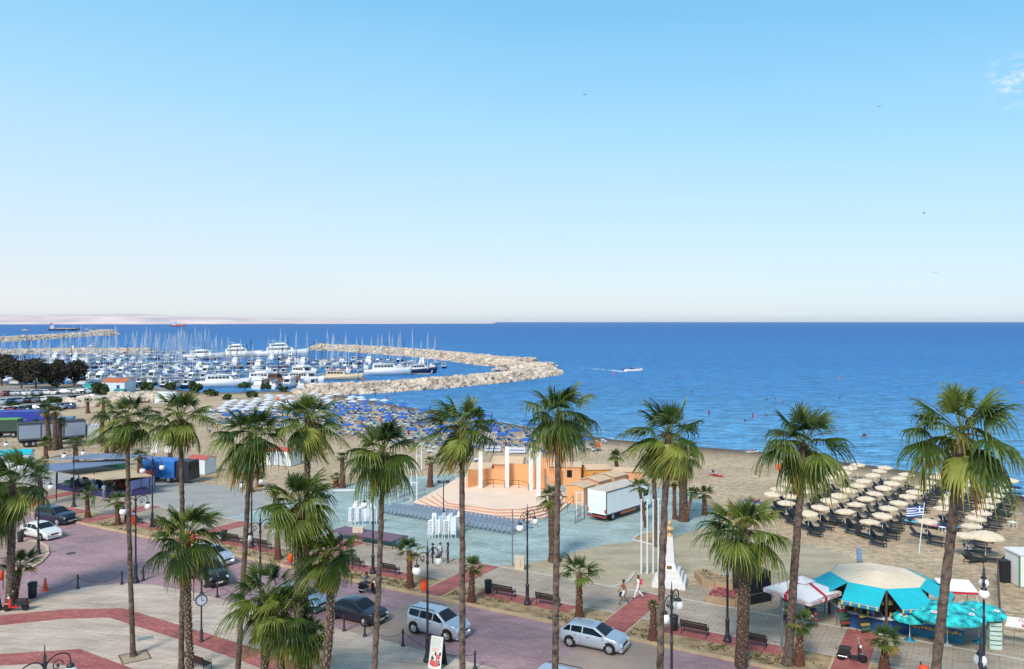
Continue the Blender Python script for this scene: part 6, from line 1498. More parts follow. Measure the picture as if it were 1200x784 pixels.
for p, px, py in cand:
    p.z = landz(p.x, p.y); pale = (px < 385 and py < 492) or (px < 470 and py < 480)
    if rg.random() < (.85 if pale else .62) and nb < 300:
        if pale: UW(p, rg.uniform(0, 3), 'pale whitish beach parasol in the crowded beach by the marina', 'pale parasols on the crowded beach')
        elif rg.random() < .06: UC(p, 0, 'closed blue beach parasol in the crowded beach by the marina', 'closed blue parasols on the crowded beach')
        else: UB(p, rg.uniform(0, 3), 'bright blue beach parasol in the crowded beach by the marina', 'blue parasols on the crowded beach')
        nb += 1
    for s in (-.8, .8):
        if rg.random() < .93:
            mk, nm = rg.choice([(LBm, 'blue'), (LBm, 'blue'), (LTm, 'turquoise'), (LWm, 'white')]) if not pale else rg.choice([(LWm, 'white'), (LBm, 'blue')])
            q = p + Vector((s, -.9 + rg.uniform(-.2, .2), 0)); lq.append((q.y, nl, q, math.atan2(.92, .39) + rg.uniform(-.15, .15), mk, nm)); nl += 1
lq.sort(key=lambda e: e[0])
for _, _, q, a, mk, nm in lq[:135]: mk(q, a, 'white-framed lounger with %s mat among the crowded beach parasols' % nm, nm + ' matted loungers on the crowded beach')
mb = MB()
for _, _, q, a, mk, nm in lq[135:]:
    mi = {'blue': 1, 'turquoise': 2, 'white': 3}[nm]; ca, sa = math.cos(a), math.sin(a)
    mb.box(q.x + ca * .4, q.y + sa * .4, q.z + .28, 1.35, .62, .07, a, mi); mb.box(q.x + ca * .4, q.y + sa * .4, q.z, 1.1, .6, .27, a, 0, top=1.1)
    c_ = Vector((q.x - ca * .5, q.y - sa * .5, q.z)); f_ = Vector((ca, sa, 0)); s_ = Vector((-sa, ca, 0)) * .31
    mb.sheet([c_ + f_ * .22 - s_ + V3(.3), c_ + f_ * .22 + s_ + V3(.3), c_ - f_ * .22 + s_ + V3(.78), c_ - f_ * .22 - s_ + V3(.78)], .05, mi)
o = mb.build('distant_loungers', [lw, ltb, tqb, M('mat_white', '#c9d2dc')]); o['kind'] = 'stuff'
# front edge: two rows of empty loungers
for (xa, ya, xb, yb, n) in ((490, 523, 545, 536, 8), (525, 536, 555, 541, 4), (420, 505, 445, 512, 4), (500, 531, 530, 538, 4)):
    for k in range(n):
        t_ = k / (n - 1); p = G(xa + (xb - xa) * t_, ya + (yb - ya) * t_); LWm(p, 1.1, 'white-framed lounger with white mat among the crowded beach parasols', 'white matted loungers on the crowded beach')
# beach and water figures
poses = {}
V_ = Vector
def figure(kind, top, bot, sk=skt):
    if kind == 'stand': me, tp, hd_ = person_mesh('stand', sk, top, bot, 0 if top is sk else .4, 'short', fine=False)
    elif kind == 'walk': me, tp, hd_ = person_mesh('walk', sk, top, bot, 0 if top is sk else .4, 'short', fine=False)
    elif kind == 'lie':
        me, tp, hd_ = person_mesh('stand', sk, top, bot, 0, 'short', fine=False)
        me.transform(Matrix.Translation((0, 0, .14)) @ Matrix.Rotation(-PI / 2, 4, 'Y')); hd_ = V_((-hd_.z, 0, .17)); 
    o = bpy.data.objects.new('person', me); COL.objects.link(o); o['label'] = 'x'; o['category'] = 'person'
    mb = MB().ball(hd_ + V_((-.02, 0, .04)), .11, 8); mb.build('hair', M('hair#241a16', '#241a16', .7), o)
    return Maker(o)
navyc, redcl, whitec, blackc = cloth('#22305c'), cloth('#b03038'), cloth('#d4d8de'), cloth('#1d1e24')
FS = [(figure('stand', skt, navyc), 'standing bather in navy shorts on the crowded beach', 'standing bathers in navy shorts'), (figure('stand', redcl, redcl, skn), 'standing bather in red on the crowded beach', 'standing bathers in red'), (figure('walk', whitec, navyc), 'walking beachgoer in a white top on the crowded beach', 'walking beachgoers in white tops')]
FLY = [(figure('lie', skt, blackc), 'sunbather lying in black trunks on the crowded beach', 'sunbathers in black trunks'), (figure('lie', skn, redcl, skn), 'sunbather lying in red swimwear on the crowded beach', 'sunbathers in red swimwear')]
for k in range(70):
    p, px, py = cand[(k * 7) % len(cand)]; q = p + V_((rg.uniform(-1.6, 1.6), rg.uniform(-1.5, 1.5), 0))
    if k % 2: mk, lb, g = FS[k % 3]; mk(q, rg.uniform(0, 6.28), lb, g)
    else: mk, lb, g = FLY[(k // 2) % 2]; mk(q + V_((0, 0, .3)), rg.uniform(1, 2), lb, g)
def one(mk, p, rz, lb): 
    o = mk(p, rz, lb, None)
    if 'group' in o: del o['group']
    return o
one(FS[2][0], G(246, 510.5), 2.4, 'walking man in a white top on open sand above the white huts'); one(FS[1][0], G(255, 508), .5, 'walker in red on open sand above the white huts, right of a pair'); one(FS[0][0], G(249, 501), .9, 'person in blue alone on the sand at the edge of the pale parasols')
for (x, y, kk, lb) in [(440, 466, 0, 'bather wading off the beach near the breakwater, left of two'), (454, 471, 1, 'bather wading off the beach near the breakwater, right of two'), (576, 493, 0, 'bather at the waterline above the left-centre palm crown')]:
    one(FS[kk][0], G(x, y, SEA - .5), 1.5, lb)
for (x, y, w_) in [(831, 489, 'nearest standing'), (882, 493, 'in yellow and red')]: one(FS[1 if w_[0] == 'i' else 0][0], G(x, y, SEA - .55), 2, 'bather standing waist-deep left of the right-hand palm crowns, ' + w_)
one(FS[0][0], GL(1083, 551), .2, 'person bending at the waterline behind the cream parasols').rotation_euler = (0, .9, .2)
for k, (x, y, lb) in enumerate([(873, 587, 'sunbather on a towel on the open sand left of the cream parasols'), (876, 530, 'sunbather at the water edge left of the right-hand palm crowns'), (836, 556, 'sunbather on a pale towel on the open sand right of the thick beach palm'), (846, 559, 'sunbather just right of the one on the pale towel'), (727, 539, 'sunbather on a towel behind the orange hut roofs'), (664, 522, 'sunbather near the water behind the slim palm'), (695, 527, 'sunbather right of the orange buoy stand')]):
    p = GL(x, y); one(FLY[k % 2][0], p + V_((0, 0, .08)), 2.5 + k, lb)
    o = MB().box(-.85, 0, .02, 1.9, .8, .05, top=.97).build('towel', cloth(['#3b4d96', '#c8ccd4', '#cfd6dd', '#a64040', '#7fb04a', '#c5c9d0', '#3b4d96'][k])); o.location = p; o.rotation_euler[2] = 2.5 + k; tag(o, 'towel under the ' + lb.replace('on a towel ', '').replace('on a pale towel ', ''), 'towel')
for (x, y, lb) in [(913, 551, 'orange waste drum on the sand among the left cream parasols'), (701, 524, 'orange waste drum near the water behind the orange huts'), (326, 469, 'orange waste drum at the back of the pale parasols')]:
    o = MB().lathe([(.3, 0), (.33, .3), (.33, .9), (.3, .95), (.24, .97)], 12).build('waste_drum', orm); o.location = GL(x, y); o.scale = (.85,) * 3; tag(o, lb, 'litter bin')
# swimmers: head and shoulders above water
def swimmer():
    mb = MB(); mb.ball((0, 0, .12), .13, 10, 1.2); mb.ball((-.02, 0, -.12), .26, 10, .6); mb.rod((.05, .22, -.05), (.5, .3, .0), .05, .035, 6); mb.rod((.05, -.22, -.05), (.45, -.35, .0), .05, .035, 6); mb.ball((.12, 0, .1), .03, 5)
    o = mb.build('person', skt); o['label'] = 'x'; o['category'] = 'person'; MB().ball((-.02, 0, .17), .135, 8, .95).build('hair', M('hair#241a16', '#241a16'), o); return o
SWM = Maker(swimmer())
for (x, y) in [(785, 443), (795, 442), (791, 443.5), (811, 460), (898, 469), (909, 468), (918, 472), (984, 467), (983, 444), (1014, 511), (1012, 511), (873, 494), (898, 548 - 60)]:
    SWM(G(x, y, SEA), rg.uniform(0, 6), 'bather with only head and shoulders above the open water', 'swimmers in the open water').scale = (1.5,) * 3
for k, (x, y, lb) in enumerate([(983, 444, 'farther pink mooring buoy right of centre'), (719, 438.5, 'pink mooring buoy below the speedboat wake'), (1198, 449, 'pink mooring buoy at the right edge'), (425, 445, 'orange buoy on the quay side of the marina')]):
    o = MB().ball((0, 0, .1), .45, 10).rod((0, 0, .4), (0, 0, .7), .06, n=6).build('buoy', M('buoy_pink', '#cf4f6a', .5) if k < 3 else orm); o.location = G(x, y, SEA); tag(o, lb, 'buoy')
# white beach huts
redr = M('roof_red', '#b4574a', .8, .12, 1); hutw = M('hut_white', '#d7dcde', .7, .05, .8)
def whut(label, px, py, w, d, rot, h, roof=redr, **k): p = G(px, py); return hut(label, p + V_((0, d / 2 + .2, 0)), w, d, rot, h, hutw, roof, .35, doorm=M('hut_door', '#b9c4ce', .6), over=.05, **k)
whut('small white beach hut with red roof right of the blue lorry', 232, 556, 2.9, 2.2, -.35, 1.95)
whut('white beach hut with red roof, left one behind the tall leaning palm', 297, 543, 2.6, 2.4, -.35, 1.9, door=False)
whut('white beach hut with red roof, middle one behind the tall leaning palm', 312, 545.5, 2.4, 2.4, -.35, 1.9, door=False)
whut('white beach hut with red roof, right one nearest the bristly palm', 332, 546, 3.2, 2.4, -.35, 2.0, win=False)
o = MB().box(0, 0, 0, .55, .04, 1.0, top=.9).build('orange_board', orm); o.location = G(226, 556); o.rotation_euler = (-.3, 0, -.2); tag(o, 'orange board leaning on the small white beach hut', 'board')
whut('white kiosk with pale pitched roof above the sand, left of the first palm crown', 192, 473, 4.6, 3.5, -.1, 2.4, roof=hutw)
t = hut('small white house with orange tiled roof in front of the moored boats', G(133, 460) + V_((0, 3, 0)), 7.0, 5.5, -.12, 2.9, M('house_white', '#c9d5e2', .7, .05, .5), M('tile_orange', '#b5643c', .8, .15, 1), .9, door=False, name='small_house', cat='house')
for x in (-1.8, 1.6): MB().box(x, -2.78, .9, .9, .05, 1.2).build('window', M('window_blue', '#2b4f86', .3), t)
for k, (x, y, c, lb) in enumerate([(141, 464, '#2c8f8a', 'teal shed right of the small white house'), (105, 457, '#38a0a0', 'teal awning stall behind the parked cars')]):
    t = hut(lb, G(x, y), 2.6, 2.0, 0, 1.7, M('shed' + c, c, .6), M('shed' + c, c), .2, door=False, name='market_stall', cat='stall')
t = thing('low_shelter', 'low dark-roofed shelter along the quay right of the small white house', 'shelter', G(168, 452) + V_((0, 0, 0)), .06); MB().box(0, 0, 2.3, 26, 2.5, .25).build('roof', M('roof_grey', '#77787a', .8, .1, .5), t)
for k in range(9): MB().box(-12 + 3 * k, -.9, 0, .15, .15, 2.3).build('post', greyp, t)
# sign boards on the sand
for (x, y, w_, h_, z_, lb) in [(181, 553, .85, 1.55, 2.6, 'taller white sign board on a dark post above the blue lorry'), (197, 552, .95, .9, 2.5, 'lower white sign board right of the taller one above the blue lorry')]:
    t = thing('sign_board', lb, 'sign', G(x, y)); MB().rod((0, 0, 0), (0, 0, z_ + h_ * .5), .05, n=6).build('post', iron, t); MB().box(0, -.06, z_, w_, .05, h_).build('panel', ab, t)
# flat boards on the blue paving
o = MB().box(0, 0, 0, 3.4, .5, .12).build('white_beam', wm_); o.location = G(402, 575, .06); o.rotation_euler[2] = .12; tag(o, 'long white beam lying at the edge of the blue paving', 'beam')
for k, (x, y, c, lb) in enumerate([(577, 527, '#c9d0dc', 'white banner on a low fence between the first two columns'), (606, 529, '#c9d0dc', 'white banner on a low fence between the second and third columns')]):
    t = thing('banner', lb, 'banner', G(x, y + 3)); MB().box(0, 0, .2, 2.5, .05, .8).build('panel', cloth(c), t); mb = MB(); rg_ = random.Random(k)
    for q in range(9): mb.box(-1.1 + q * .26, -.032, .5, .18, .01, .16)
    mb.build('lettering', fb, t)
    for s in (-1.3, 1.3): MB().rod((s, 0, 0), (s, 0, 1.1), .03, n=5).build('post', iron, t)

# ------------------------------------------------------------ fairground at left
cg = M('canopy_bluegrey', '#6c7a94', .6, .12, .6, .1); cb2 = M('canopy_beige', '#bfa98a', .7, .08, .6)
t = thing('fairground_ride', 'fairground ride with beige canopy over a dark round platform with purple-blue skirting', 'fairground ride', (0, 0, 0))
zc = 2.4; top_ = [G(x, y, zc) for x, y in [(61, 551), (122, 561.5), (178, 557), (152, 549), (90, 545)]]
MB().sheet(top_, .12).build('canopy', cb2, t)
cc = sum(top_, V_()) / 5; cc.z = 0
pf = [(cc.x + (p.x - cc.x) * .92, cc.y + .3 + (p.y - cc.y) * .85) for p in top_]
MB().prism(pf, .1, .75).build('platform', M('ride_skirt', '#26305c', .6, .25, .6, col2='#35275c'), t); MB().prism([(cc.x + (x - cc.x) * .97, cc.y + (y - cc.y) * .97) for x, y in pf], .75, .8).build('deck', M('ride_floor', '#262a33', .4), t)
for p in pf: MB().rod((p[0], p[1], .1), (p[0], p[1], zc - .1), .07, n=6).build('post', iron, t)
for k in range(8):
    a = k * .785; o = thing('bumper_car', 'small bumper car standing on the dark fairground ride floor', 'bumper car', (cc.x + math.cos(a) * 4, cc.y + .3 + math.sin(a) * 1.5, .8), a, 'bumper cars on the fairground ride')
    MB().box(0, 0, 0, 1.5, .95, .16).box(0, 0, .16, 1.3, .8, .35, top=.75).build('body', goods[k % 6], o); MB().box(-.3, 0, .5, .15, .55, .35).build('seat', blackp, o)
MB().slab(V_((cc.x + 1, cc.y + 1.2)), V_((cc.x + 5.5, cc.y + 1.6)), .1, .8, 2.25).build('back_panel', M('ride_red', '#7c2f33', .6, .2, 1), t); MB().box(cc.x + 2.5, cc.y, 2.0, 4.5, .1, .3, .1).build('teal_trim', teal, t)
t = thing('awning_roof', 'long blue-grey sloping canopy behind the beige fairground ride', 'canopy', (0, 0, 0))
z2 = 3.3; MB().sheet([G(39, 545, z2), G(66, 552, z2 - .1), G(152, 541, z2), G(145, 537, z2)], .1).sheet([G(60, 538, z2 + .5), G(146, 536.5, z2 + .45), G(182, 536, z2 + .4), G(170, 531, z2 + .6), G(110, 531.5, z2 + .6)], .1).build('canopy', cg, t)
for (x, y) in ((42, 547), (66, 553), (110, 547), (150, 542), (180, 537), (100, 533)): p = G(x, y, 3.3); MB().rod((p.x, p.y, 0), (p.x, p.y, 3.2), .06, n=6).build('post', iron, t)
MB().slab(G(85, 552, 2), G(150, 545, 2), .08, 1.6, 2.6).build('green_panel', M('panel_green', '#2f7a55', .6), t)
t = thing('panel_fence', 'lilac blank fence panels beside the fairground ride', 'fence', (0, 0, .055)); lil = M('panel_lilac', '#8e92c4', .6, .06, 1)
A, B = G(149, 583), G(181, 576)
for k in range(2): MB().slab(A.lerp(B, k * .5 + .01), A.lerp(B, k * .5 + .49), .06, .15, 1.75).build('panel', lil, t)
for k in range(3): p = A.lerp(B, k * .5); MB().rod((p.x, p.y, 0), (p.x, p.y, 1.9), .05, n=6).build('post', iron, t)
t = hut('fairground stall with orange and white patterned front at the left edge', G(26, 506), 3.6, 2.2, .15, 2.4, M('stall_pattern', '#c86a28', .7, .25, 4, col2='#d8cfae'), M('stall_roof', '#d8c8a8', .7), .4, door=False, name='market_stall', cat='stall')
t = hut('pale blue open-topped fair stall right of the blue tarpaulin lorry', G(75, 503), 3.2, 2.4, .2, 2.2, M('stall_blue', '#3f9ed0', .6, .1, 1), M('stall_grid', '#6f8299', .7), .2, door=False, name='market_stall', cat='stall')
t = hut('turquoise stall roof by the left-edge lamp scrolls', G(20, 548), 3.6, 2.4, .3, 2.0, M('stall_white', '#c8d3d8', .6), teal, .5, door=False, name='market_stall', cat='stall')
for (x, y, c, lb) in [(55, 500, '#b73358', 'pink fair booth beside the blue tarpaulin lorry'), (62, 501, '#2b3042', 'dark fair booth beside the pink one')]:
    hut(lb, G(x, y), 1.6, 1.6, .2, 2.2, M('booth' + c, c, .6, .15, 2), M('booth' + c, c), .15, door=False, name='market_stall', cat='stall')
# ------------------------------------------------------------ marina
hw_, hb_, hd_w = M('hull_white', '#d3d6d8', .35, .05, .6), M('hull_navy', '#1d2b52', .35, .08, .6), M('hull_wood', '#5a3524', .6, .2, 2); deckm = M('deck_teak', '#b29a7e', .7, .12, 1); cabw = M('cabin_white', '#dcdedf', .4, .03, .8)
covb, covw, covr, covc = M('cover_blue', '#25468c', .7, .1, 2), M('cover_pale', '#b9c0c8', .7, .1, 2), M('cover_red', '#a83a30', .7, .1, 2), M('cover_cream', '#cbb999', .7, .1, 2); mast = M('mast_alloy', '#c6cacd', .4, .05, 3, metal=.2); mastd = M('mast_dark', '#2e3036', .5); winm = M('cabin_glass', '#1b2430', .15, .1, 2)
def hull(L_, B, fb, mat, t, bow=1.35, nm='hull', boot=True):
    mb = MB(); n = 12; vs = []
    for i in range(n + 1):
        u = i / n; x = -L_ / 2 + L_ * u; hbm = B / 2 * (math.sin(PI * min(1, (u * .62 + .38))) ** .75 if u < 1 else .0) * (1 - u ** 7); hbm = max(hbm, .02); sh = fb * (1 + (bow - 1) * u * u); k = x + (.12 * L_ * u ** 3 * 0)
        vs += [(x - .05 * L_ * u ** 2, 0, -.35 * (1 - u ** 4)), (x - .04 * L_ * u ** 2, hbm * .72, -.1), (x, hbm, sh * .55), (x + .02 * L_ * u * u, hbm, sh), (x + .02 * L_ * u * u, 0, sh + .03), (x + .02 * L_ * u * u, -hbm, sh), (x, -hbm, sh * .55), (x - .04 * L_ * u ** 2, -hbm * .72, -.1)]
    m = 8
    for i in range(n):
        for j in range(m): a = i * m + j; b = i * m + (j + 1) % m; mb.f.append((a, b, b + m, a + m)); mb.mi.append(1 if j in (3, 4) else 0); mb.sm.append(j not in (3, 4))
    mb.v = vs; mb.f.append(tuple(range(m))); mb.mi.append(0); mb.sm.append(False); mb.f.append(tuple(range(n * m + m - 1, n * m - 1, -1))); mb.mi.append(0); mb.sm.append(False)
    o = mb.build(nm, [mat, deckm], t); bm = bmesh.new(); bm.from_mesh(o.data); bmesh.ops.recalc_face_normals(bm, faces=bm.faces); bm.to_mesh(o.data); bm.free(); return o
def cabin(x, z, l, w, h, t, mat=cabw, nm='cabin', win=True, rake=.25):
    mb = MB(); a, b = l / 2, w / 2; r = rake * h
    vs = [(x - a, -b, z), (x + a, -b * .85, z), (x + a, b * .85, z), (x - a, b, z), (x - a + r * .4, -b * .88, z + h), (x + a - r * 1.6, -b * .7, z + h), (x + a - r * 1.6, b * .7, z + h), (x - a + r * .4, b * .88, z + h)]
    mb.add(vs, [(0, 1, 5, 4), (1, 2, 6, 5), (2, 3, 7, 6), (3, 0, 4, 7), (4, 5, 6, 7), (3, 2, 1, 0)]); o = mb.build(nm, mat, t)
    if win:
        g = MB()
        for s in (-1, 1):
            P = [V_(vs[0 if s < 0 else 3]), V_(vs[1 if s < 0 else 2]), V_(vs[5 if s < 0 else 6]), V_(vs[4 if s < 0 else 7])]
            bil = lambda u, v: (P[0].lerp(P[1], u)).lerp(P[3].lerp(P[2], u), v) + V_((0, s * .02, .01))
            nw = max(2, int(l / 1.2))
            for k in range(nw): u0, u1 = .08 + .84 * k / nw, .08 + .84 * (k + .82) / nw; f = [bil(u0, .42), bil(u1, .42), bil(u1, .8), bil(u0, .8)]; g.add(f if s < 0 else f[::-1], [(0, 1, 2, 3)])
        P = [V_(vs[1]), V_(vs[2]), V_(vs[6]), V_(vs[5])]; bil = lambda u, v: (P[0].lerp(P[1], u)).lerp(P[3].lerp(P[2], u), v) + V_((.025, 0, .01)); g.add([bil(.08, .35), bil(.92, .35), bil(.92, .85), bil(.08, .85)], [(0, 1, 2, 3)])
        g.build('cabin_windows', winm, o)
    return o
def sailboat(L_, hm, cov, mh, mm=mast, label='', roll=True):
    t = thing('sailing_boat', label, 'sailing boat'); fb = .1 * L_; hull(L_, L_ * .31, fb, hm, t)
    cabin(L_ * .02, fb + .02, L_ * .42, L_ * .17, L_ * .045, t); MB().box(-L_ * .3, 0, fb + .03, L_ * .24, L_ * .16, .22, top=.9).build('cockpit', deckm, t)
    m_ = MB().rod((L_ * .08, 0, fb), (L_ * .08, 0, mh), .11, .075, 8); m_.rod((L_ * .08, -.9, mh * .6), (L_ * .08, .9, mh * .6), .035, n=5); m_.rod((L_ * .08, -.6, mh * .8), (L_ * .08, .6, mh * .8), .035, n=5); m_ = m_.build('mast', mm, t)
    rg_ = MB()
    for q in ((L_ * .5, 0, fb * 1.35), (-L_ * .5, 0, fb), (L_ * .05, L_ * .15, fb), (L_ * .05, -L_ * .15, fb)): rg_.rod((L_ * .08, 0, mh * .97), q, .022, n=4)
    if roll: rg_.rod((L_ * .12, 0, mh * .85), (L_ * .49, 0, fb * 1.5), .09, .07, 6)
    rg_.build('rigging', mm, m_)
    MB().tube([(L_ * .08, 0, fb + L_ * .13), (-L_ * .12, 0, fb + L_ * .125), (-L_ * .33, 0, fb + L_ * .12)], [.22, .2, .12], 8).build('sail_cover', cov, t)
    if cov is covb: MB().sheet([(-L_ * .18, -L_ * .1, fb + L_ * .11), (-L_ * .38, -L_ * .1, fb + L_ * .1), (-L_ * .38, L_ * .1, fb + L_ * .1), (-L_ * .18, L_ * .1, fb + L_ * .11)], .04).build('spray_hood', cov, t)
    return t
def cruiser(L_, hm=hw_, top='fly', cov=None, label='', decks=1):
    t = thing('motor_yacht', label, 'motor boat'); fb = .12 * L_; hull(L_, L_ * .32, fb, hm, t, 1.5); z = fb + .02
    l = L_ * .55; w = L_ * .24
    for k in range(decks):
        h_ = 1.5 + .25 * (L_ > 14); c = cabin(-L_ * .06 - k * L_ * .03, z, l, w, h_, t, rake=.5); z += h_; l *= .68; w *= .86
        MB().box(-L_ * .1 - k * L_ * .03, 0, z, l * 1.25, w * 1.05, .08).build('deck_overhang', cabw, c)
    if top == 'fly':
        mb = MB(); mb.box(-L_ * .08, 0, z + .08, l * .8, w * .9, .45, top=.85); mb.box(-L_ * .2, 0, z + 1.3, l * .5, w * .8, .07); mb.rod((-L_ * .2, w * .35, z + .1), (-L_ * .22, w * .35, z + 1.3), .05, n=5); mb.rod((-L_ * .2, -w * .35, z + .1), (-L_ * .22, -w * .35, z + 1.3), .05, n=5); mb.rod((-L_ * .2, 0, z + 1.3), (-L_ * .22, 0, z + 3), .04, n=5); mb.build('flybridge', cabw, t)
    if cov: MB().sheet([(-L_ * .2, -w * .55, z + .5), (-L_ * .48, -w * .55, z + .35), (-L_ * .48, w * .55, z + .35), (-L_ * .2, w * .55, z + .5)], .05).build('sun_canopy', cov, t)
    mb = MB(); n = 9
    for k in range(n): u = .5 + .48 * k / n; x = -L_ / 2 + L_ * u; y = L_ * .16 * (1 - (max(0, u - .55) / .45) ** 2.2); mb.rod((x, y, fb * 1.15), (x, y, fb * 1.25 + .7), .02, n=4); mb.rod((x, -y, fb * 1.15), (x, -y, fb * 1.25 + .7), .02, n=4)
    mb.build('bow_rail', mast, t); return t
boats = []
def proto(o, lb, g): o['label'] = lb; o['group'] = g; boats.append((Maker(o), lb, g))
proto(sailboat(9.5, hw_, covb, 12.5), 'white sailing boat with blue sail cover and bare mast in the packed marina', 'white sailing boats with blue covers in the marina')
proto(sailboat(11.5, hw_, covw, 15.5), 'white sailing boat with pale sail cover and tall bare mast in the packed marina', 'white sailing boats with pale covers in the marina')
proto(sailboat(10.5, hb_, covb, 14), 'navy-hulled sailing boat with bare mast in the packed marina', 'navy sailing boats in the marina')
proto(sailboat(8.2, hw_, covr, 11, mastd, roll=False), 'small white sailing boat with dark mast and red cover in the packed marina', 'small sailing boats with dark masts in the marina')
proto(cruiser(10, hw_, 'fly'), 'white motor cruiser with flybridge in the packed marina', 'white flybridge cruisers in the marina')
proto(cruiser(8, hw_, 'none', covb), 'white motor boat with blue canopy in the packed marina', 'white motor boats with blue canopies in the marina')
proto(cruiser(7.5, hb_, 'none', covc), 'small navy motor boat with cream canopy in the packed marina', 'small navy motor boats in the marina')
rg = random.Random(12)
def row(py, xa, xb, gap, kinds, flip=0.0):
    Y = (H - SEA) * F / (py - HY); xa_, xb_ = (xa - 600) * Y / F, (xb - 600) * Y / F; x = xa_ + rg.uniform(0, gap)
    while x < xb_:
        if not any(abs(x - (ex - 600) * Y / F) < ew and abs(py - ey) < 4.5 for ex, ey, ew in EXC):
            i = rg.choice(kinds); mk, lb, g = boats[i]; ang = PI / 2 if rg.random() < .5 else -PI / 2; 
            o = mk((x, Y + rg.uniform(-1.5, 1.5), SEA), ang + rg.uniform(-.14, .14) + flip, lb, g); s = rg.uniform(.88, 1.12); o.scale = (s, s, s * rg.uniform(.95, 1.1))
        x += gap * rg.uniform(.74, 1.08)
EXC = [(333, 417, 16), (282, 418, 14), (357, 448, 9), (310, 449, 9), (263, 452, 9), (331, 450, 7), (402, 444, 12), (455, 439, 9)]
row(410.5, 65, 110, 6, [4, 1, 5]); row(413.5, 150, 240, 6.5, [0, 1, 2, 1]); row(417.5, 60, 330, 6.2, [0, 1, 1, 2, 4, 1]); row(421.5, 40, 350, 6.0, [0, 1, 2, 4, 5, 1]); row(424, 330, 475, 5.2, [0, 1, 3, 5, 2]); row(427, 20, 520, 5.6, [0, 1, 2, 5, 6, 4, 3]); row(431.5, 0, 520, 5.2, [0, 1, 5, 5, 4, 6, 3, 2]); row(436, 0, 505, 5.0, [5, 5, 0, 6, 4, 3, 5, 1]); row(441, 60, 360, 4.8, [5, 6, 5, 0, 4, 5]); row(446.5, 100, 300, 4.8, [5, 5, 6, 4, 0]); row(451, 130, 250, 4.6, [5, 6, 5, 5]); row(445, -10, 60, 6, [0, 1, 4]); row(454.5, 185, 250, 4.6, [5, 5, 6]); row(455, 270, 375, 4.6, [5, 6, 5, 4]); row(440.5, -20, 70, 5, [0, 5, 4, 2]); row(449, -20, 130, 5.5, [5, 4, 0, 5])
def big(o, px, py, hd, s=1.2): o.location = G(px, py, SEA); o.rotation_euler[2] = hd; o.scale = (s,) * 3
o = cruiser(24, hw_, 'fly', None, 'largest white multi-deck yacht at the outer pontoon of the marina', 2); big(o, 333, 418.5, .15)
o = cruiser(20, hw_, 'fly', None, 'long white multi-deck yacht left of the largest one at the outer pontoon', 2); big(o, 282, 419, .05)
o = cruiser(18, hw_, 'fly', None, 'white multi-deck yacht at the left end of the outer pontoon', 1); big(o, 240, 421, .1)
o = cruiser(14, hw_, 'fly', None, 'large white motor yacht bow-on behind the boulder breakwater root', 2); big(o, 358, 450, -.55)
o = cruiser(13, hw_, 'fly', covw, 'white motor yacht with long cabin left of the dark wooden ship', 1); big(o, 311, 450, -.35)
o = cruiser(13.5, hw_, 'none', None, 'sleek white motor yacht in front of the shore bushes', 1); big(o, 263, 453.5, .1)
o = cruiser(15, hw_, 'none', None, 'sleek white motor yacht with long bow at the right end of the marina', 1); big(o, 455, 439.5, .1)
o = cruiser(12, hb_, 'none', covb, 'dark-hulled boat right of the sleek white motor yacht at the end of the marina', 1); big(o, 492, 437.5, .4)
t = thing('wooden_ship', 'dark brown wooden pirate-style ship between the white yachts', 'ship', G(333, 452, SEA), -.45); hull(13, 4.2, 2.2, hd_w, t, 1.6); cabin(-3.6, 2.2, 4, 3, 1.5, t, hd_w)
for x in (-2.5, 2.5): MB().rod((x, 0, 2), (x, 0, 11), .13, .08, 8).rod((x, -1.8, 7), (x, 1.8, 7), .07, n=5).build('mast', mastd, t)
MB().rod((6, 0, 3.4), (8.8, 0, 4.6), .12, .06, 6).build('bowsprit', hd_w, t); MB().sheet([(-2, -1.6, 4.2), (2.5, -1.6, 4.3), (2.5, 1.6, 4.3), (-2, 1.6, 4.2)], .08).build('canopy', M('canopy_brown', '#4b2a24', .8), t)
t = thing('excursion_boat', 'cream excursion boat with red awnings and masts beside the breakwater', 'boat', G(402, 445, SEA), -.02); hull(15, 4.3, 1.5, M('hull_cream', '#cbb89a', .5, .08, 1), t, 1.7); cabin(-2.2, 1.5, 7, 3, 1.7, t, covc)
for x in (-4, 2): MB().rod((x, 0, 1.5), (x, 0, 11.5), .1, .07, 8).build('mast', mast, t)
for x in (-4.2, -.8, 3.4): MB().sheet([(x - 1.4, -1.6, 3.9), (x + 1.4, -1.6, 4.0), (x + 1.4, 1.6, 4.0), (x - 1.4, 1.6, 3.9)], .06).build('awning', covr if x > -4 else M('awning_pink', '#c4525a', .7), t)
MB().rod((7, 0, 2.3), (9.4, 0, 3.2), .09, .05, 6).build('bowsprit', mast, t)
o = MB().rod((0, 0, 0), (0, 0, 11), .09, .06, 6).build('lattice_mast', mastd); o.location = G(420, 447); tag(o, 'dark thin post on the quay beside the excursion boat', 'pole')
# pontoons
for k, (xa, xb, y) in enumerate([(150, 330, 419.4), (60, 500, 429.2), (60, 505, 438.6), (120, 300, 449)]):
    p, q = G(xa, y, SEA), G(xb, y, SEA); mb = MB(); mb.slab(p, q, 1.6, SEA - .1, SEA + .45)
    tag(mb.build('pontoon', M('pontoon_grey', '#8d8a84', .85, .1, .5)), ['outermost grey pontoon between the big yachts', 'second grey pontoon row from the open water', 'third grey pontoon row through the middle of the marina', 'innermost grey pontoon nearest the shore'][k], 'pontoon')
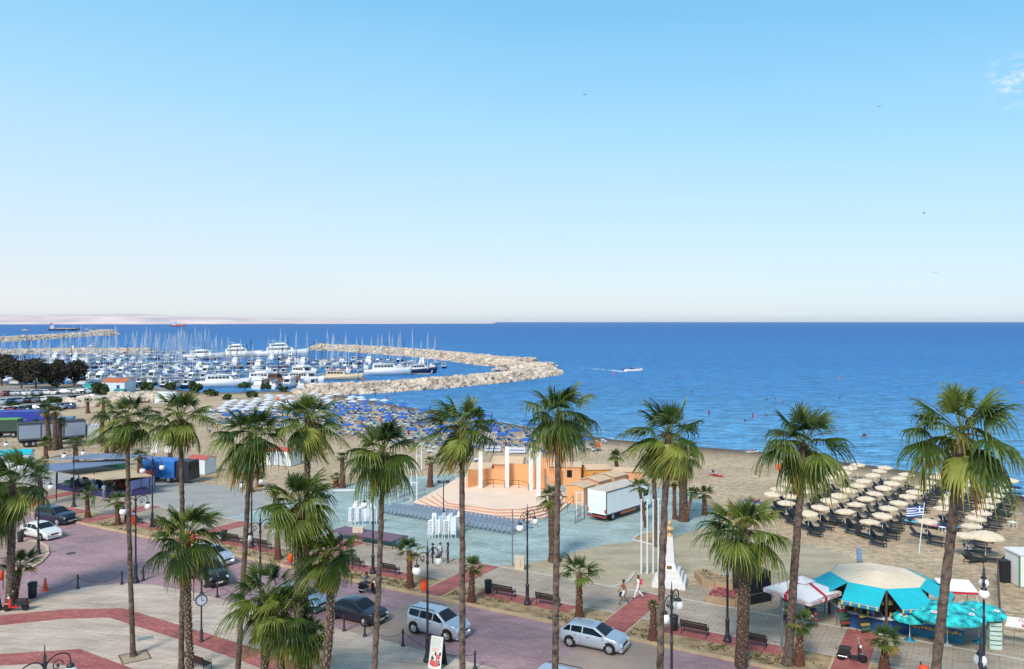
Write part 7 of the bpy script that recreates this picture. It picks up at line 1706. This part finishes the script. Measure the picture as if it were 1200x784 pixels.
# boatyard blue travel hoists at far left
for (x, y, w_, lb) in [(4, 440, 8, 'blue boat hoist at the left edge of the yard'), (18, 441, 9, 'blue boat hoist behind the dark pines')]:
    t = thing('boat_hoist', lb, 'hoist', G(x, y, 0), .1); s = G(x, y).y / F; hb2 = M('hoist_blue', '#24508c', .5, .1, .5); ww, hh = w_ * s, 34 * s * .8
    for a in (-1, 1):
        for b in (-1, 1): MB().box(a * ww / 2, b * 3, 0, .7, .7, hh * .75).build('leg', hb2, t)
        MB().box(a * ww / 2, 0, hh * .75, .9, 7, 1.2).build('beam', hb2, t)
    MB().box(0, 3, hh * .75, ww, .9, 1.2).build('crossbeam', hb2, t); MB().box(0, 0, hh * .4, ww * .8, 5, 2.5, top=.8).build('slung_hull', hb2, t)
# ships at sea
t = thing('cargo_ship', 'dark grey tanker with white bridge lying off the harbour mole', 'ship', G(76, 387.3, SEA), PI + .08); shd = M('ship_grey', '#2d333f', .5, .1, .05)
L_ = 70; hull(L_, 11, 4.2, shd, t, 1.3, boot=False); MB().box(-27 + 0, 0, 4.2, 9, 8, 6.5).box(-27, 0, 10.7, 6, 9, 2.5).build('bridge', M('ship_white', '#b9c0c8', .5, .05, .1), t); MB().box(-31, 0, 10.5, 3, 2.5, 7, top=.7).build('funnel', shd, t)
for x in (-5, 20): MB().rod((x, 0, 4), (x, 0, 14), .4, .2, 6).build('derrick', M('ship_white', '#b9c0c8'), t)
MB().box(3, 0, 4.6, 44, 3, .9).build('deck_pipes', M('ship_white', '#b9c0c8'), t); t.scale = (1, 1, 1); t.rotation_euler[2] = .05
t = thing('cargo_ship', 'small red-hulled ship far out near the horizon', 'ship', G(209, 382.6, SEA), .1); hull(58, 12, 7, M('ship_red', '#b3574e', .5, .1, .05), t, 1.5); MB().box(-16, 0, 7, 14, 9, 9).box(-16, 0, 16, 9, 8, 4).build('bridge', M('ship_white', '#b9c0c8'), t); MB().rod((12, 0, 7), (12, 0, 22), .5, .2, 6).build('derrick', M('ship_white', '#b9c0c8'), t)
for (x, y, l, lb) in [(30, 387.8, 16, 'tiny boat left of the tanker'), (102, 386.8, 12, 'tiny boat right of the tanker')]:
    t = thing('small_boat', lb, 'boat', G(x, y, SEA), .2); hull(l, l * .3, 2, M('ship_pale', '#a8a0a0', .6), t); cabin(-l * .1, 2, l * .4, l * .2, 2, t)
# speedboat and wake
t = cruiser(7.5, hw_, 'none', None, decks=0, label='white speedboat with dark seats heading right, trailing a wake'); big(t, 742, 435.4, -.08, 1.0); MB().box(-.6, 0, .9, 1.6, 1.5, .55, top=.85).build('console', winm, t); MB().box(.5, 0, 1.0, .5, 1.3, .7, top=.7).build('windscreen', winm, t); MB().ball((-.9, .3, 1.75), .16, 8).lathe([(.2, 0), (.24, .4), (.1, .55)], 8, (-.9, .3, 1.1)).build('cushion', cloth('#b03038'), t); MB().box(-3.7, 0, .3, .6, .6, 1.0, top=.7).build('outboard_motor', blackp, t)  # the red head and torso are an added driver figure, not padding
mb = MB(); p0 = G(733, 435.6, SEA + .05); p1 = G(683, 431, SEA + .05); n = 26; rgw = random.Random(3)
for k in range(n):
    a, b = p0.lerp(p1, k / n), p0.lerp(p1, (k + 1) / n); d = (p1 - p0).normalized(); q = V_((-d.y, d.x, 0)); w0 = 1.1 + 1.6 * k / n
    for s in (-1, 1):
        if rgw.random() < 1.1 - .75 * k / n: o0 = q * s * (.25 * w0 + .5 * w0 * rgw.random()); hh = .9 * (.9 - .6 * k / n) * rgw.uniform(.5, 1.1); mb.add([a + o0 - q * hh, b + o0 - q * hh, b + o0 + q * hh, a + o0 + q * hh], [(0, 1, 2, 3)])
wk = mb.build('boat_wake', M('wake_foam', '#f2f5f7', .5, .03)); wk['kind'] = 'stuff'
# birds
bk = M('bird_dark', '#20242a', .8)
for (x, y, lb) in [(685, 111, 'dark bird high in the sky, leftmost of four'), (1030, 125, 'dark bird high in the sky, second from the left'), (1083, 250, 'dark bird in mid sky above the right palms'), (1096, 320, 'dark bird lowest in the sky above the right palms')]:
    Y = 160; o = MB(); o.tube([(-.3, 0, 0), (0, 0, .03), (.28, 0, 0)], [.02, .07, .015], 6)
    for s in (-1, 1): o.sheet([(-.1, 0, .03), (.12, 0, .03), (.05, s * .32, .2), (-.08, s * .32, .18)], .015).sheet([(-.08, s * .32, .18), (.05, s * .32, .2), (-.12, s * .62, .08), (-.12, s * .5, .08)], .012)
    o = o.build('bird', bk); o.location = ((x - 600) * Y / F, Y, H - (y - HY) * Y / F); o.rotation_euler = (.2, .1, x % 3); tag(o, lb, 'bird')
for o in list(COL.objects):
    if o.parent is None and o.get('label') in ('x', 'l', 'c', 'b', 'cream', 'lamp', 'bench', 'bin'):
        for ch in list(o.children_recursive) + [o]: bpy.data.objects.remove(ch)
print('objects', len(COL.objects), 'umbr', nb, 'loungers', nl, 'cream loungers', lc)
# far air
HZ = 1.2e-5
mb = MB(); mb.box(0, 30000 - 450, -4, 125000, 61000, 254)
hz = mb.build('haze', []) if False else None
me = bpy.data.meshes.new('haze'); me.from_pydata(mb.v, [], mb.f); hm_ = bpy.data.materials.new('haze'); hm_.use_nodes = True
nt = hm_.node_tree; nt.nodes.remove(nt.nodes['Principled BSDF']); pv = nt.nodes.new('ShaderNodeVolumePrincipled'); pv.inputs['Color'].default_value = (.9, .94, 1, 1); pv.inputs['Density'].default_value = HZ
nt.links.new(pv.outputs[0], nt.nodes['Material Output'].inputs['Volume']); me.materials.append(hm_)
hz = bpy.data.objects.new('haze', me); COL.objects.link(hz); hz['kind'] = 'stuff'
